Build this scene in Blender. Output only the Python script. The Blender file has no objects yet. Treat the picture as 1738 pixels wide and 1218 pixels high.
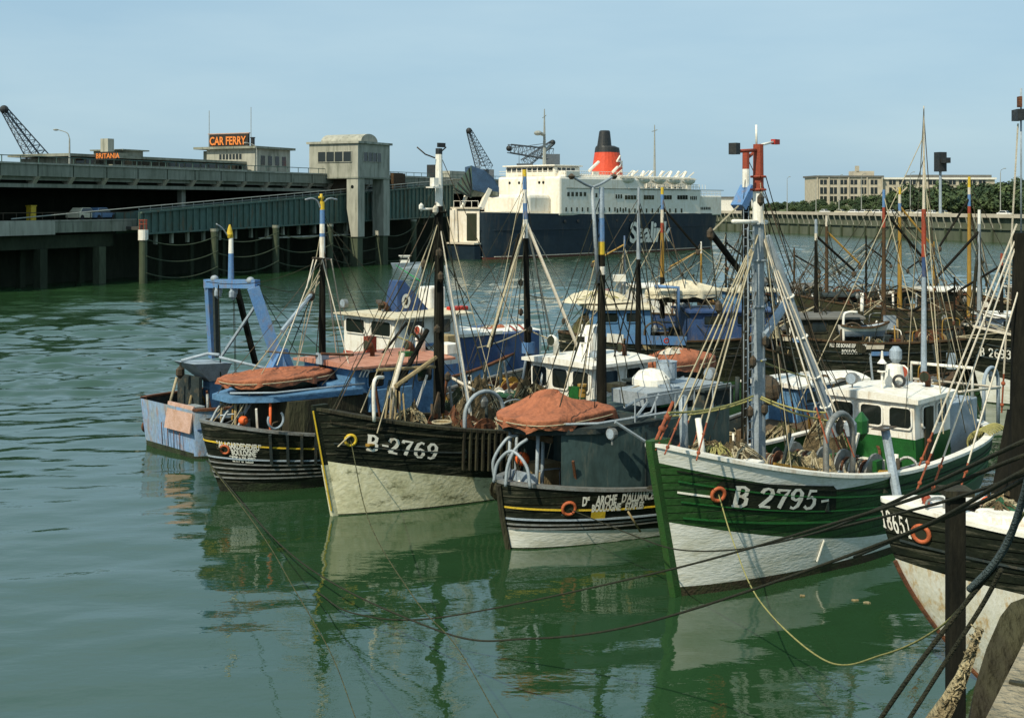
import bpy, math, random
from mathutils import Vector, Matrix, noise
R = math.radians
random.seed(7)
scn = bpy.context.scene
COL = scn.collection
# ---------------------------------------------------------------- camera, sky, sun, exposure
EYE, FPX, CX, CY = 10.0, 2098.0, 869.0, 345.0     # eye height above the water, focal length and horizon in photo pixels
cam_d = bpy.data.cameras.new("camera")
cam = bpy.data.objects.new("camera", cam_d); COL.objects.link(cam)
cam.location = (0, 0, EYE); cam.rotation_euler = (R(90), 0, 0)
cam_d.sensor_width = 36.0; cam_d.lens = 36.0 * FPX / 1738.0
cam_d.shift_y = -(609.0 - CY) / 1738.0
cam_d.clip_start = 0.1; cam_d.clip_end = 12000
scn.camera = cam
scn.view_settings.view_transform = 'Standard'
scn.view_settings.look = 'None'
scn.view_settings.exposure = 0.0
scn.view_settings.gamma = 1.0
scn.cycles.use_denoising = True
scn.cycles.max_bounces = 6; scn.cycles.diffuse_bounces = 2; scn.cycles.glossy_bounces = 3
scn.cycles.caustics_reflective = False; scn.cycles.caustics_refractive = False
SUN_AZ = math.atan2(-0.80, -0.60)          # direction towards the sun, seen from above
SUN_EL = R(47)
sd = Vector((math.cos(SUN_AZ) * math.cos(SUN_EL), math.sin(SUN_AZ) * math.cos(SUN_EL), math.sin(SUN_EL)))
sun_d = bpy.data.lights.new("sun", 'SUN'); sun_d.energy = 4.7; sun_d.angle = R(0.6); sun_d.color = (1.0, 0.93, 0.73)
sun = bpy.data.objects.new("sun", sun_d); COL.objects.link(sun)
sun.rotation_euler = sd.to_track_quat('Z', 'Y').to_euler(); sun.location = (0, 0, 60)
world = bpy.data.worlds.new("World"); scn.world = world; world.use_nodes = True
wn = world.node_tree; wn.nodes.clear()
sky = wn.nodes.new('ShaderNodeTexSky'); sky.sky_type = 'NISHITA'; sky.sun_disc = False
sky.sun_elevation = SUN_EL; sky.sun_rotation = math.atan2(sd.x, sd.y)
sky.air_density = 1.0; sky.dust_density = 1.6; sky.ozone_density = 1.0
# thin even veil over the Nishita sky: a flat pale blue haze layer with faint streaks of cirrus
tc = wn.nodes.new('ShaderNodeTexCoord'); mp = wn.nodes.new('ShaderNodeMapping'); mp.inputs['Scale'].default_value = (1.0, 1.0, 5.0)
nz = wn.nodes.new('ShaderNodeTexNoise'); nz.inputs['Scale'].default_value = 2.2; nz.inputs['Detail'].default_value = 5; nz.inputs['Roughness'].default_value = 0.55
rp = wn.nodes.new('ShaderNodeValToRGB')
rp.color_ramp.elements[0].position = 0.40; rp.color_ramp.elements[0].color = (3.2, 4.95, 6.15, 1)
rp.color_ramp.elements[1].position = 0.70; rp.color_ramp.elements[1].color = (4.05, 5.7, 6.6, 1)
mx = wn.nodes.new('ShaderNodeMixRGB'); mx.inputs[0].default_value = 0.80
bg = wn.nodes.new('ShaderNodeBackground'); bg.inputs['Strength'].default_value = 0.121
ow = wn.nodes.new('ShaderNodeOutputWorld')
L = wn.links
L.new(tc.outputs['Generated'], mp.inputs[0]); L.new(mp.outputs[0], nz.inputs['Vector']); L.new(nz.outputs[0], rp.inputs[0])
L.new(sky.outputs[0], mx.inputs[1]); L.new(rp.outputs[0], mx.inputs[2]); L.new(mx.outputs[0], bg.inputs[0]); L.new(bg.outputs[0], ow.inputs[0])

# ---------------------------------------------------------------- materials
MATS = {}
def M(key, col=None, rough=0.6, dirt=None, amt=0.35, scale=2.0, bump=0.15, spec=0.3, metal=0.0, streak=1.0, planks=0.0, fine=0.12, plank_axis='Z', wear=None):
    """painted / wooden / stone surface: base colour broken up by two noises, patches of wear, optional plank seams"""
    if key in MATS: return MATS[key]
    m = bpy.data.materials.new(key); m.use_nodes = True; nt = m.node_tree; N = nt.nodes; K = nt.links
    b = N['Principled BSDF']
    b.inputs['Roughness'].default_value = rough; b.inputs['Specular IOR Level'].default_value = spec; b.inputs['Metallic'].default_value = metal
    t = N.new('ShaderNodeTexCoord'); mp = N.new('ShaderNodeMapping'); mp.inputs['Scale'].default_value = (1, 1, 1 / streak)
    K.new(t.outputs['Object'], mp.inputs[0])
    n1 = N.new('ShaderNodeTexNoise'); n1.inputs['Scale'].default_value = scale; n1.inputs['Detail'].default_value = 6; n1.inputs['Roughness'].default_value = 0.65
    K.new(mp.outputs[0], n1.inputs['Vector'])
    n2 = N.new('ShaderNodeTexNoise'); n2.inputs['Scale'].default_value = scale * 7; n2.inputs['Detail'].default_value = 4
    K.new(mp.outputs[0], n2.inputs['Vector'])
    r = N.new('ShaderNodeValToRGB'); r.color_ramp.elements[0].position = 0.5 - 0.22 * amt; r.color_ramp.elements[1].position = 0.78 - 0.18 * amt
    K.new(n1.outputs[0], r.inputs[0])
    d = dirt if dirt else tuple(c * 0.45 for c in col)
    mul = N.new('ShaderNodeMath'); mul.operation = 'MULTIPLY'; mul.inputs[1].default_value = min(1.0, amt * 1.6); K.new(r.outputs[0], mul.inputs[0])
    m1 = N.new('ShaderNodeMixRGB'); m1.inputs[1].default_value = (*col, 1); m1.inputs[2].default_value = (*d, 1); K.new(mul.outputs[0], m1.inputs[0])
    m2 = N.new('ShaderNodeMixRGB'); m2.blend_type = 'OVERLAY'; m2.inputs[0].default_value = fine * 3.5
    K.new(m1.outputs[0], m2.inputs[1]); K.new(n2.outputs[0], m2.inputs[2])
    last = m2.outputs[0]; h = n2.outputs[0]
    if planks:
        sp = N.new('ShaderNodeSeparateXYZ'); K.new(t.outputs['Object'], sp.inputs[0])
        q = N.new('ShaderNodeMath'); q.operation = 'DIVIDE'; q.inputs[1].default_value = planks; K.new(sp.outputs[plank_axis], q.inputs[0])
        fr = N.new('ShaderNodeMath'); fr.operation = 'FRACT'; K.new(q.outputs[0], fr.inputs[0])
        pr = N.new('ShaderNodeValToRGB'); e = pr.color_ramp.elements
        e[0].position = 0.0; e[0].color = (0, 0, 0, 1); e[1].position = 0.12; e[1].color = (1, 1, 1, 1)
        K.new(fr.outputs[0], pr.inputs[0])
        mm = N.new('ShaderNodeMixRGB'); mm.blend_type = 'MULTIPLY'; mm.inputs[0].default_value = 0.5
        K.new(last, mm.inputs[1]); K.new(pr.outputs[0], mm.inputs[2]); last = mm.outputs[0]
        ad = N.new('ShaderNodeMath'); ad.operation = 'MULTIPLY_ADD'; ad.inputs[1].default_value = 2.0; K.new(pr.outputs[0], ad.inputs[0]); K.new(h, ad.inputs[2]); h = ad.outputs[0]
    if wear:
        wc, wa, wsc = wear; p3 = N.new('ShaderNodeMapping'); p3.inputs['Scale'].default_value = wsc; K.new(t.outputs['Object'], p3.inputs[0])
        n3 = N.new('ShaderNodeTexNoise'); n3.inputs['Scale'].default_value = 1.0; n3.inputs['Detail'].default_value = 7; n3.inputs['Roughness'].default_value = .7; K.new(p3.outputs[0], n3.inputs['Vector'])
        r3 = N.new('ShaderNodeValToRGB'); r3.color_ramp.elements[0].position = .53; r3.color_ramp.elements[1].position = .63; K.new(n3.outputs[0], r3.inputs[0])
        q3 = N.new('ShaderNodeMath'); q3.operation = 'MULTIPLY'; q3.inputs[1].default_value = wa; K.new(r3.outputs[0], q3.inputs[0])
        m3 = N.new('ShaderNodeMixRGB'); m3.inputs[2].default_value = (*wc, 1); K.new(q3.outputs[0], m3.inputs[0]); K.new(last, m3.inputs[1]); last = m3.outputs[0]
    K.new(last, b.inputs['Base Color'])
    bm = N.new('ShaderNodeBump'); bm.inputs['Strength'].default_value = bump * 2; bm.inputs['Distance'].default_value = 0.03
    K.new(h, bm.inputs['Height']); K.new(bm.outputs[0], b.inputs['Normal'])
    MATS[key] = m
    return m

M('black_paint', (0.010, 0.013, 0.009), .65, (0.035, 0.04, 0.02), .4, 1.2, .3, .15, streak=.4)
M('black_hull', (0.008, 0.011, 0.007), .65, (0.028, 0.032, 0.017), .4, 1.1, .45, .15, planks=.22, wear=((0.13, 0.12, 0.085), .55, (.9, .9, 9)))
M('green_hull', (0.018, 0.070, 0.012), .55, (0.008, 0.026, 0.008), .45, 1.0, .35, .4, planks=.2, wear=((0.05, 0.10, 0.04), .5, (1.1, 1.1, 10)))
M('green_stem', (0.022, 0.085, 0.015), .6, (0.04, 0.075, 0.02), .5, 5, .5)
M('green_paint', (0.014, 0.10, 0.02), .5, (0.01, 0.05, 0.015), .4, 3)
M('white_paint', (0.80, 0.77, 0.69), .45, (0.52, 0.44, 0.30), .25, 2.5, .1, wear=((0.36, 0.22, 0.10), .4, (4, 4, .7)))
M('white_hull', (0.76, 0.75, 0.69), .55, (0.52, 0.50, 0.38), .4, .8, .25, streak=.3, fine=.15, wear=((0.34, 0.31, 0.19), .4, (.35, .35, 3.2)))
M('rust_white_hull', (0.76, 0.73, 0.64), .55, (0.60, 0.50, 0.30), .35, 2.6, .2, streak=5, wear=((0.50, 0.28, 0.05), .7, (5, 5, .35)))
M('cream_hull', (0.70, 0.66, 0.46), .7, (0.42, 0.40, 0.22), .5, 1.1, .25, streak=.8, wear=((0.08, 0.085, 0.03), .8, (1.2, 1.2, 2.2)))
M('boot_black', (0.02, 0.022, 0.014), .7, (0.05, 0.07, 0.03), .5, 2, .6)
M('boot_brown', (0.045, 0.032, 0.018), .8, (0.03, 0.05, 0.015), .5, 2, .6)
M('ferry_white', (0.80, 0.74, 0.63), .5, (0.62, 0.55, 0.42), .2, .25, .02, wear=((0.45, 0.33, 0.2), .35, (.9, .9, .12)))
M('ferry_blue', (0.009, 0.02, 0.032), .5, (0.024, 0.038, 0.045), .3, .15, .05, streak=.5, wear=((0.07, 0.06, 0.05), .4, (.5, .5, .1)))
M('ferry_boot', (0.10, 0.03, 0.02), .7)
M('funnel_red', (0.58, 0.07, 0.03), .5, (0.42, 0.055, 0.03), .2, .3, .03)
M('black_metal', (0.02, 0.024, 0.026), .5, (0.06, 0.05, 0.04), .3)
M('blue_paint', (0.09, 0.20, 0.40), .5, (0.17, 0.24, 0.33), .4, 3, .1, wear=((0.22, 0.14, 0.08), .5, (4, 4, 1.5)))
M('blue_hull', (0.22, 0.34, 0.54), .55, (0.30, 0.30, 0.22), .45, 1.6, .3, streak=2, wear=((0.32, 0.15, 0.05), .6, (3, 3, .8)))
M('blue_dark', (0.035, 0.072, 0.17), .5, (0.03, 0.05, 0.11), .35, 2, wear=((0.16, 0.12, 0.08), .4, (3, 3, 1)))
M('visor_blue', (0.06, 0.11, 0.19), .6, (0.04, 0.06, 0.09), .4, .8)
M('blue_faded', (0.10, 0.22, 0.38), .6, (0.05, 0.09, 0.14), .4, 1.8)
M('blue_grey', (0.30, 0.36, 0.42), .5, (0.16, 0.18, 0.17), .4, 2.5)
M('deckhouse_green', (0.036, 0.064, 0.064), .65, (0.018, 0.03, 0.026), .4, 1.2, .15, streak=2, wear=((0.10, 0.11, 0.09), .5, (3, 3, .5)))
M('slate_paint', (0.032, 0.043, 0.044), .8, (0.018, 0.022, 0.018), .4, spec=.1, wear=((0.11, 0.09, 0.06), .5, (3, 3, 3)))
M('shackle_red', (0.30, 0.075, 0.03), .7, (0.14, 0.05, 0.03), .5, 6)
M('ring_orange', (0.46, 0.11, 0.04), .6, (0.25, 0.07, 0.03), .4, 5)
M('sign_orange', (0.80, 0.24, 0.05), .6)
M('orange_tarp', (0.36, 0.125, 0.062), .85, (0.22, 0.075, 0.038), .5, 1.5, .6, wear=((0.16, 0.07, 0.04), .55, (3, 3, 3)))
M('tan_tarp', (0.62, 0.55, 0.40), .8, (0.36, 0.33, 0.24), .4, 1.8, .5)
M('red_lead', (0.30, 0.055, 0.028), .65, (0.2, 0.045, 0.02), .4, 3)
M('red_paint', (0.45, 0.035, 0.02), .5, (0.22, 0.03, 0.02), .3)
M('orange_paint', (0.75, 0.13, 0.03), .55, (0.4, 0.09, 0.03), .3, 4)
M('pink_paint', (0.50, 0.33, 0.27), .7, (0.36, 0.2, 0.12), .5, 3)
M('roof_rose', (0.46, 0.22, 0.15), .75, (0.30, 0.11, 0.06), .5, 1.8, .2)
M('yellow_paint', (0.62, 0.42, 0.03), .55, (0.3, 0.22, 0.04), .35, 3)
M('ochre_wood', (0.34, 0.20, 0.035), .6, (0.17, 0.09, 0.02), .5, 3, .3, streak=5)
M('brown_wood', (0.085, 0.05, 0.022), .8, (0.035, 0.022, 0.012), .5, 2.5, .5, planks=.16, plank_axis='Y')
M('deck_wood', (0.15, 0.10, 0.055), .8, (0.06, 0.045, 0.025), .6, 2.0, .5, planks=.14, plank_axis='Y')
M('raw_wood', (0.33, 0.25, 0.13), .85, (0.16, 0.12, 0.06), .5, 3, .4, streak=3)
M('dark_wood', (0.020, 0.017, 0.010), .85, (0.06, 0.06, 0.03), .5, 2.5, .8, streak=5)
M('mast_black', (0.008, 0.008, 0.006), .8, (0.03, 0.027, 0.018), .35, 3, .3, .1, streak=4)
M('mast_grey', (0.30, 0.34, 0.37), .5, (0.18, 0.2, 0.19), .4, 3, .1, metal=.1)
M('rusty', (0.16, 0.06, 0.025), .8, (0.05, 0.025, 0.015), .6, 5, .4)
M('steel', (0.26, 0.27, 0.26), .45, (0.11, 0.08, 0.05), .4, 5, .2, metal=.4)
M('gear_dark', (0.05, 0.045, 0.032), .7, (0.12, 0.07, 0.035), .5, 5, .4)
M('rope_pale', (0.46, 0.40, 0.27), .9, (0.26, 0.21, 0.12), .4, 8, .5)
M('rope_white', (0.60, 0.54, 0.44), .8, (0.40, 0.33, 0.22), .4, 4, .2)
M('rope_dark', (0.022, 0.024, 0.014), .9, (0.05, 0.045, 0.025), .4, 8, .6)
M('rope_blue', (0.10, 0.14, 0.15), .9, (0.07, 0.09, 0.08), .5, 8, 1.0)
M('rope_yellow', (0.36, 0.33, 0.12), .9, (0.2, 0.18, 0.07), .4, 8, .5)
M('rope_green', (0.02, 0.28, 0.08), .8)
M('net_brown', (0.16, 0.115, 0.06), .95, (0.05, 0.04, 0.02), .7, 4, 1.0, fine=.28)
M('net_olive', (0.115, 0.11, 0.045), .95, (0.035, 0.04, 0.018), .7, 4, 1.0, fine=.28)
M('net_tan', (0.44, 0.37, 0.22), .95, (0.17, 0.13, 0.07), .6, 4, 1.0, fine=.28)
M('net_green', (0.025, 0.11, 0.055), .95, (0.02, 0.045, 0.02), .6, 4, 1.0, fine=.28)
M('concrete', (0.36, 0.35, 0.29), .9, (0.22, 0.22, 0.17), .4, .18, .1, streak=3, wear=((0.10, 0.11, 0.08), .6, (1.2, 1.2, .14)))
M('concrete_dark', (0.25, 0.255, 0.205), .9, (0.13, 0.14, 0.10), .5, .25, .2, streak=4, wear=((0.07, 0.08, 0.055), .6, (1.2, 1.2, .14)))
M('concrete_wet_shaded', (0.03, 0.04, 0.022), .9, (0.014, 0.02, 0.01), .5, .5, .3, streak=3)  # wet concrete, darkened further to paint in the gloom under the quay
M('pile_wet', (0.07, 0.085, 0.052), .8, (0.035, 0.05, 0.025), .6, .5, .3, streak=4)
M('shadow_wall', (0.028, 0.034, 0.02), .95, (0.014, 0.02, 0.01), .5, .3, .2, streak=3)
M('bridge_green', (0.075, 0.13, 0.11), .6, (0.05, 0.075, 0.05), .4, .4, .1, streak=2, wear=((0.12, 0.075, 0.035), .6, (1.6, 1.6, .25)))
M('asphalt', (0.055, 0.055, 0.05), .95, (0.09, 0.085, 0.07), .4, .1)
M('pale_road', (0.48, 0.42, 0.33), .95, (0.34, 0.3, 0.24), .4, .05)
M('stone', (0.30, 0.255, 0.175), .95, (0.13, 0.115, 0.07), .5, 3, .8)
M('sheet_pile', (0.11, 0.12, 0.085), .8, (0.05, 0.065, 0.035), .5, .12, .2, streak=4)
M('pale_buttress', (0.34, 0.33, 0.27), .8, (0.15, 0.16, 0.1), .4, .3, .1, streak=3)
M('building_cream', (0.48, 0.42, 0.32), .9, (0.34, 0.31, 0.25), .3, .1)
M('slate_roof', (0.14, 0.135, 0.12), .9, (0.09, 0.09, 0.08), .3, .2)
M('sign_dark', (0.03, 0.025, 0.02), .6)
M('crane_grey', (0.10, 0.12, 0.14), .6, (0.12, 0.12, 0.11), .3, .3)
M('lamp_grey', (0.30, 0.31, 0.28), .6)
M('bark', (0.06, 0.05, 0.035), .9)
M('earth', (0.08, 0.10, 0.04), .95, (0.12, 0.12, 0.05), .5, .04, .2)
M('car_white', (0.75, 0.73, 0.68), .3, spec=.5, amt=.1)
M('car_cream', (0.60, 0.55, 0.40), .3, spec=.5, amt=.1)
M('car_blue', (0.12, 0.2, 0.32), .3, spec=.5, amt=.1)
M('car_red', (0.4, 0.05, 0.03), .3, spec=.5, amt=.1)
M('rubber', (0.02, 0.02, 0.02), .8)
M('skin', (0.55, 0.33, 0.24), .6, amt=.1)
M('hair_dark', (0.03, 0.02, 0.015), .7)
M('denim', (0.06, 0.10, 0.2), .9)
def glass():
    m = bpy.data.materials.new('window_glass'); m.use_nodes = True; b = m.node_tree.nodes['Principled BSDF']
    b.inputs['Base Color'].default_value = (0.012, 0.016, 0.014, 1); b.inputs['Roughness'].default_value = 0.08; b.inputs['Specular IOR Level'].default_value = 0.6
    MATS['glass'] = m
glass()
def leaf_mat(key, a, c, sc):
    m = bpy.data.materials.new(key); m.use_nodes = True; nt = m.node_tree; b = nt.nodes['Principled BSDF']
    t = nt.nodes.new('ShaderNodeTexCoord'); n = nt.nodes.new('ShaderNodeTexNoise'); n.inputs['Scale'].default_value = sc; n.inputs['Detail'].default_value = 4
    oi = nt.nodes.new('ShaderNodeObjectInfo'); r = nt.nodes.new('ShaderNodeValToRGB')
    r.color_ramp.elements[0].position = .36; r.color_ramp.elements[0].color = (*a, 1); r.color_ramp.elements[1].position = .66; r.color_ramp.elements[1].color = (*c, 1)
    ad = nt.nodes.new('ShaderNodeMath'); ad.operation = 'MULTIPLY_ADD'; ad.inputs[1].default_value = .25
    sb = nt.nodes.new('ShaderNodeMath'); sb.operation = 'SUBTRACT'; sb.inputs[1].default_value = .12
    nt.links.new(t.outputs['Object'], n.inputs['Vector']); nt.links.new(oi.outputs['Random'], ad.inputs[0]); nt.links.new(n.outputs[0], ad.inputs[2])
    nt.links.new(ad.outputs[0], sb.inputs[0]); nt.links.new(sb.outputs[0], r.inputs[0]); nt.links.new(r.outputs[0], b.inputs['Base Color'])
    b.inputs['Roughness'].default_value = .9; MATS[key] = m
leaf_mat('leaves', (0.022, 0.045, 0.016), (0.075, 0.105, 0.035), .35)

# ---------------------------------------------------------------- mesh helpers
def V(*a): return Vector(a)
class MB:
    def __init__(s): s.v = []; s.f = []; s.m = []
    def add(s, vs, fs, mi=0):
        o = len(s.v); s.v += [tuple(p) for p in vs]
        for f in fs: s.f.append(tuple(i + o for i in f)); s.m.append(mi)
        return s
    def box(s, a, b, mi=0):
        x0, y0, z0 = a; x1, y1, z1 = b
        s.add([(x0,y0,z0),(x1,y0,z0),(x1,y1,z0),(x0,y1,z0),(x0,y0,z1),(x1,y0,z1),(x1,y1,z1),(x0,y1,z1)],
              [(0,3,2,1),(4,5,6,7),(0,1,5,4),(1,2,6,5),(2,3,7,6),(3,0,4,7)], mi); return s
    def hexa(s, lo, hi, mi=0):
        n = len(lo); s.add(list(lo) + list(hi), [tuple(reversed(range(n))), tuple(range(n, 2*n))] + [(i, (i+1) % n, n+(i+1) % n, n+i) for i in range(n)], mi); return s
    def bar(s, p, q, w, h=None, mi=0, up=None):
        p, q = Vector(p), Vector(q); h = h or w; d = (q - p).normalized(); u = Vector(up) if up else Vector((0, 0, 1))
        if abs(d.dot(u)) > .98: u = Vector((1, 0, 0))
        a = d.cross(u).normalized() * w/2; b = a.normalized().cross(d) * h/2
        s.hexa([p-a-b, p+a-b, p+a+b, p-a+b], [q-a-b, q+a-b, q+a+b, q-a+b], mi); return s
    def tube(s, pts, r, n=6, mi=0, caps=True, mis=None):
        pts = [Vector(p) for p in pts]; k = len(pts); rr = r if isinstance(r, (list, tuple)) else [r]*k; base = len(s.v); prev = None
        for i, p in enumerate(pts):
            d = (pts[min(i+1, k-1)] - pts[max(i-1, 0)])
            d = d.normalized() if d.length > 1e-9 else Vector((0,0,1))
            if prev is None:
                u = Vector((0,0,1)) if abs(d.z) < .9 else Vector((1,0,0)); a = d.cross(u).normalized()
            else:
                a = prev - d * prev.dot(d); a = a.normalized() if a.length > 1e-6 else d.orthogonal().normalized()
            prev = a; b = d.cross(a)
            for j in range(n):
                t = 2*math.pi*j/n; s.v.append(tuple(p + (a*math.cos(t) + b*math.sin(t)) * rr[i]))
        for i in range(k-1):
            for j in range(n):
                s.f.append((base+i*n+j, base+i*n+(j+1) % n, base+(i+1)*n+(j+1) % n, base+(i+1)*n+j)); s.m.append(mis[i] if mis else mi)
        if caps:
            s.f.append(tuple(base+j for j in reversed(range(n)))); s.m.append(mis[0] if mis else mi)
            s.f.append(tuple(base+(k-1)*n+j for j in range(n))); s.m.append(mis[-1] if mis else mi)
        return s
    def cyl(s, p, q, r, r1=None, n=12, mi=0): return s.tube([p, q], [r, r1 if r1 is not None else r], n, mi)
    def ring(s, c, axis, RR, r, n=18, m=6, mi=0, arc=2*math.pi):
        ax = Vector(axis).normalized(); a = ax.orthogonal().normalized(); b = ax.cross(a); c = Vector(c)
        pts = [c + (a*math.cos(arc*i/n) + b*math.sin(arc*i/n))*RR for i in range(n+1)]
        return s.tube(pts, r, m, mi, caps=False)
    def ball(s, c, r, sz=1.0, n=12, m=8, mi=0):
        c = Vector(c); o = len(s.v)
        for i in range(m+1):
            ph = math.pi*i/m
            for j in range(n):
                t = 2*math.pi*j/n; s.v.append((c.x + r*math.sin(ph)*math.cos(t), c.y + r*math.sin(ph)*math.sin(t), c.z + r*sz*math.cos(ph)))
        for i in range(m):
            for j in range(n): s.f.append((o+i*n+j, o+(i+1)*n+j, o+(i+1)*n+(j+1) % n, o+i*n+(j+1) % n)); s.m.append(mi)
        return s
    def lathe(s, c, prof, n=16, mi=0, sx=1, sy=1):
        o = len(s.v); k = len(prof)
        for (r, z) in prof:
            for j in range(n): t = 2*math.pi*j/n; s.v.append((c[0]+r*sx*math.cos(t), c[1]+r*sy*math.sin(t), c[2]+z))
        for i in range(k-1):
            for j in range(n): s.f.append((o+i*n+j, o+i*n+(j+1) % n, o+(i+1)*n+(j+1) % n, o+(i+1)*n+j)); s.m.append(mi)
        s.f.append(tuple(o+j for j in reversed(range(n)))); s.m.append(mi); s.f.append(tuple(o+(k-1)*n+j for j in range(n))); s.m.append(mi)
        return s
    def build(s, name, mats, parent=None, smooth=False, loc=None, rz=0, bevel=0):
        me = bpy.data.meshes.new(name); me.from_pydata(s.v, [], s.f)
        if not isinstance(mats, (list, tuple)): mats = [mats]
        for x in mats: me.materials.append(MATS[x])
        if len(mats) > 1: me.polygons.foreach_set('material_index', s.m)
        if smooth: me.polygons.foreach_set('use_smooth', [True]*len(me.polygons))
        me.update(); o = bpy.data.objects.new(name, me); COL.objects.link(o)
        if parent: o.parent = parent
        if loc is not None: o.location = loc
        o.rotation_euler.z = rz
        if bevel:
            b = o.modifiers.new('bevel', 'BEVEL'); b.width = bevel; b.segments = 2; b.limit_method = 'ANGLE'
        return o
def tag(o, label=None, cat=None, group=None, kind=None):
    if label: o['label'] = label
    if cat: o['category'] = cat
    if group: o['group'] = group
    if kind: o['kind'] = kind
    return o
def empty(name, loc=(0,0,0), rz=0, label=None, cat=None, group=None):
    o = bpy.data.objects.new(name, None); COL.objects.link(o); o.location = loc; o.rotation_euler.z = rz
    return tag(o, label, cat, group)
def copy_tree(o, parent=None):
    c = o.copy(); COL.objects.link(c)
    if parent: c.parent = parent
    for ch in list(o.children): copy_tree(ch, c)
    return c
def ray(u, v, D):                    # the point D metres out that lies behind photo pixel (u, v)
    return Vector(((u-CX)/FPX*D, D, EYE-(v-CY)/FPX*D))
def crom(pts, n=10):
    P = [Vector(p) for p in pts]; P = [P[0]*2-P[1]] + P + [P[-1]*2-P[-2]]; out = []
    for i in range(1, len(P)-2):
        for k in range(n):
            t = k/n; a, b, c, d = P[i-1:i+3]
            out.append(.5*((2*b) + (c-a)*t + (2*a-5*b+4*c-d)*t*t + (3*b-a-3*c+d)*t**3))
    out.append(P[-2]); return out
def sag(p, q, s, n=12):
    p, q = Vector(p), Vector(q); return [p.lerp(q, i/n) - Vector((0,0,s*4*(i/n)*(1-i/n))) for i in range(n+1)]

class Frame:
    """a long thing's own axes: x along its heading, y to its left, z up"""
    def __init__(s, o, d):
        s.o = Vector((o[0], o[1])); s.f = Vector(d).normalized(); s.l = Vector((-s.f.y, s.f.x)); s.ang = math.atan2(s.f.y, s.f.x)
    def world(s, p): w = s.o + s.f*p[0] + s.l*p[1]; return Vector((w.x, w.y, p[2]))
    def local(s, w): d = Vector((w[0], w[1])) - s.o; return Vector((d.dot(s.f), d.dot(s.l), w[2]))
    def x_at(s, u, off):
        k = (u-CX)/FPX; b = s.o + s.l*off; return (k*b.y - b.x)/(s.f.x - k*s.f.y)
    def at(s, u, v, off=0.0):
        x = s.x_at(u, off); w = s.o + s.f*x + s.l*off; return Vector((x, off, EYE-(v-CY)/FPX*w.y))
    def col(s, u, z, off=0.0): return Vector((s.x_at(u, off), off, z))
    def pix(s, p): w = s.world(p); return (CX + w.x/w.y*FPX, CY + (EYE-w.z)/w.y*FPX)

# ---------------------------------------------------------------- lettering
def font_text(txt, size, bold=0.0, shear=0.0, spacing=1.0):
    c = bpy.data.curves.new('lettering', 'FONT'); c.body = txt; c.size = size*1.38; c.offset = bold; c.shear = shear; c.space_character = spacing; c.resolution_u = 3
    o = bpy.data.objects.new('lettering', c); COL.objects.link(o)
    bpy.context.view_layer.update()
    me = bpy.data.meshes.new_from_object(o.evaluated_get(bpy.context.evaluated_depsgraph_get()))
    vs = [(p.co.x, p.co.y) for p in me.vertices]; fs = [tuple(p.vertices) for p in me.polygons]
    bpy.data.objects.remove(o); bpy.data.curves.remove(c); bpy.data.meshes.remove(me)
    return vs, fs
GL = {'1': [[(.16,.80),(.32,1),(.32,0)], [(.12,0),(.52,0)]],
 '2': [[(.03,.74),(.10,.93),(.30,1),(.50,.93),(.57,.75),(.48,.52),(.26,.27),(.05,.04)], [(.03,.05),(.30,.05),(.60,.02)]],
 '3': [[(.05,.86),(.25,1),(.5,.92),(.54,.72),(.4,.56),(.22,.54)], [(.4,.56),(.58,.4),(.56,.16),(.36,0),(.14,.02),(.02,.18)]],
 '5': [[(.56,.96),(.18,.96),(.12,.56),(.34,.63),(.54,.5),(.57,.26),(.44,.05),(.2,0),(.03,.14)]],
 '6': [[(.55,.93),(.36,1),(.16,.85),(.05,.5),(.07,.18),(.24,0),(.46,.03),(.58,.24),(.52,.46),(.34,.56),(.1,.44)]],
 '7': [[(.04,.80),(.05,.95),(.6,.95),(.4,.55),(.26,0)]],
 '8': [[(.3,.54),(.1,.68),(.1,.9),(.3,1),(.5,.9),(.5,.68),(.3,.54),(.06,.38),(.06,.12),(.3,0),(.54,.12),(.54,.38),(.3,.54)]],
 '9': [[(.05,.07),(.24,0),(.44,.15),(.55,.5),(.53,.82),(.36,1),(.14,.97),(.02,.76),(.08,.54),(.26,.44),(.5,.56)]],
 'B': [[(.15,0),(.15,1)], [(0,1),(.42,1),(.58,.88),(.56,.64),(.4,.53),(.15,.53)], [(.4,.53),(.62,.40),(.62,.14),(.44,0),(0,0)]],
 '-': [[(.1,.45),(.5,.45)]], '.': [[(.12,.04),(.22,.04)]], ' ': []}
def stroke_text(txt, h, wd=0.17, shear=0.22, adv=0.86):
    vs, fs = [], []; x0 = 0
    for ch in txt:
        for pl in GL[ch]:
            pts = [Vector((x0 + p[0] + shear*p[1], p[1])) for p in pl]; L_ = len(pts); o = len(vs)
            for i, p in enumerate(pts):
                d1 = (pts[i]-pts[i-1]) if i else (pts[1]-pts[0]); d2 = (pts[i+1]-pts[i]) if i < L_-1 else d1
                d = (d1.normalized()+d2.normalized()); d = d.normalized() if d.length > 1e-6 else d1.normalized()
                nn = Vector((-d.y, d.x)); w = wd/2*(0.62 + 0.55*abs(nn.x))
                vs += [tuple((p+nn*w)*h), tuple((p-nn*w)*h)]
            for i in range(L_-1): fs.append((o+2*i, o+2*i+1, o+2*i+3, o+2*i+2))
        x0 += adv*(0.6 if ch in '-. ' else 1)
    return vs, fs
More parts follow.
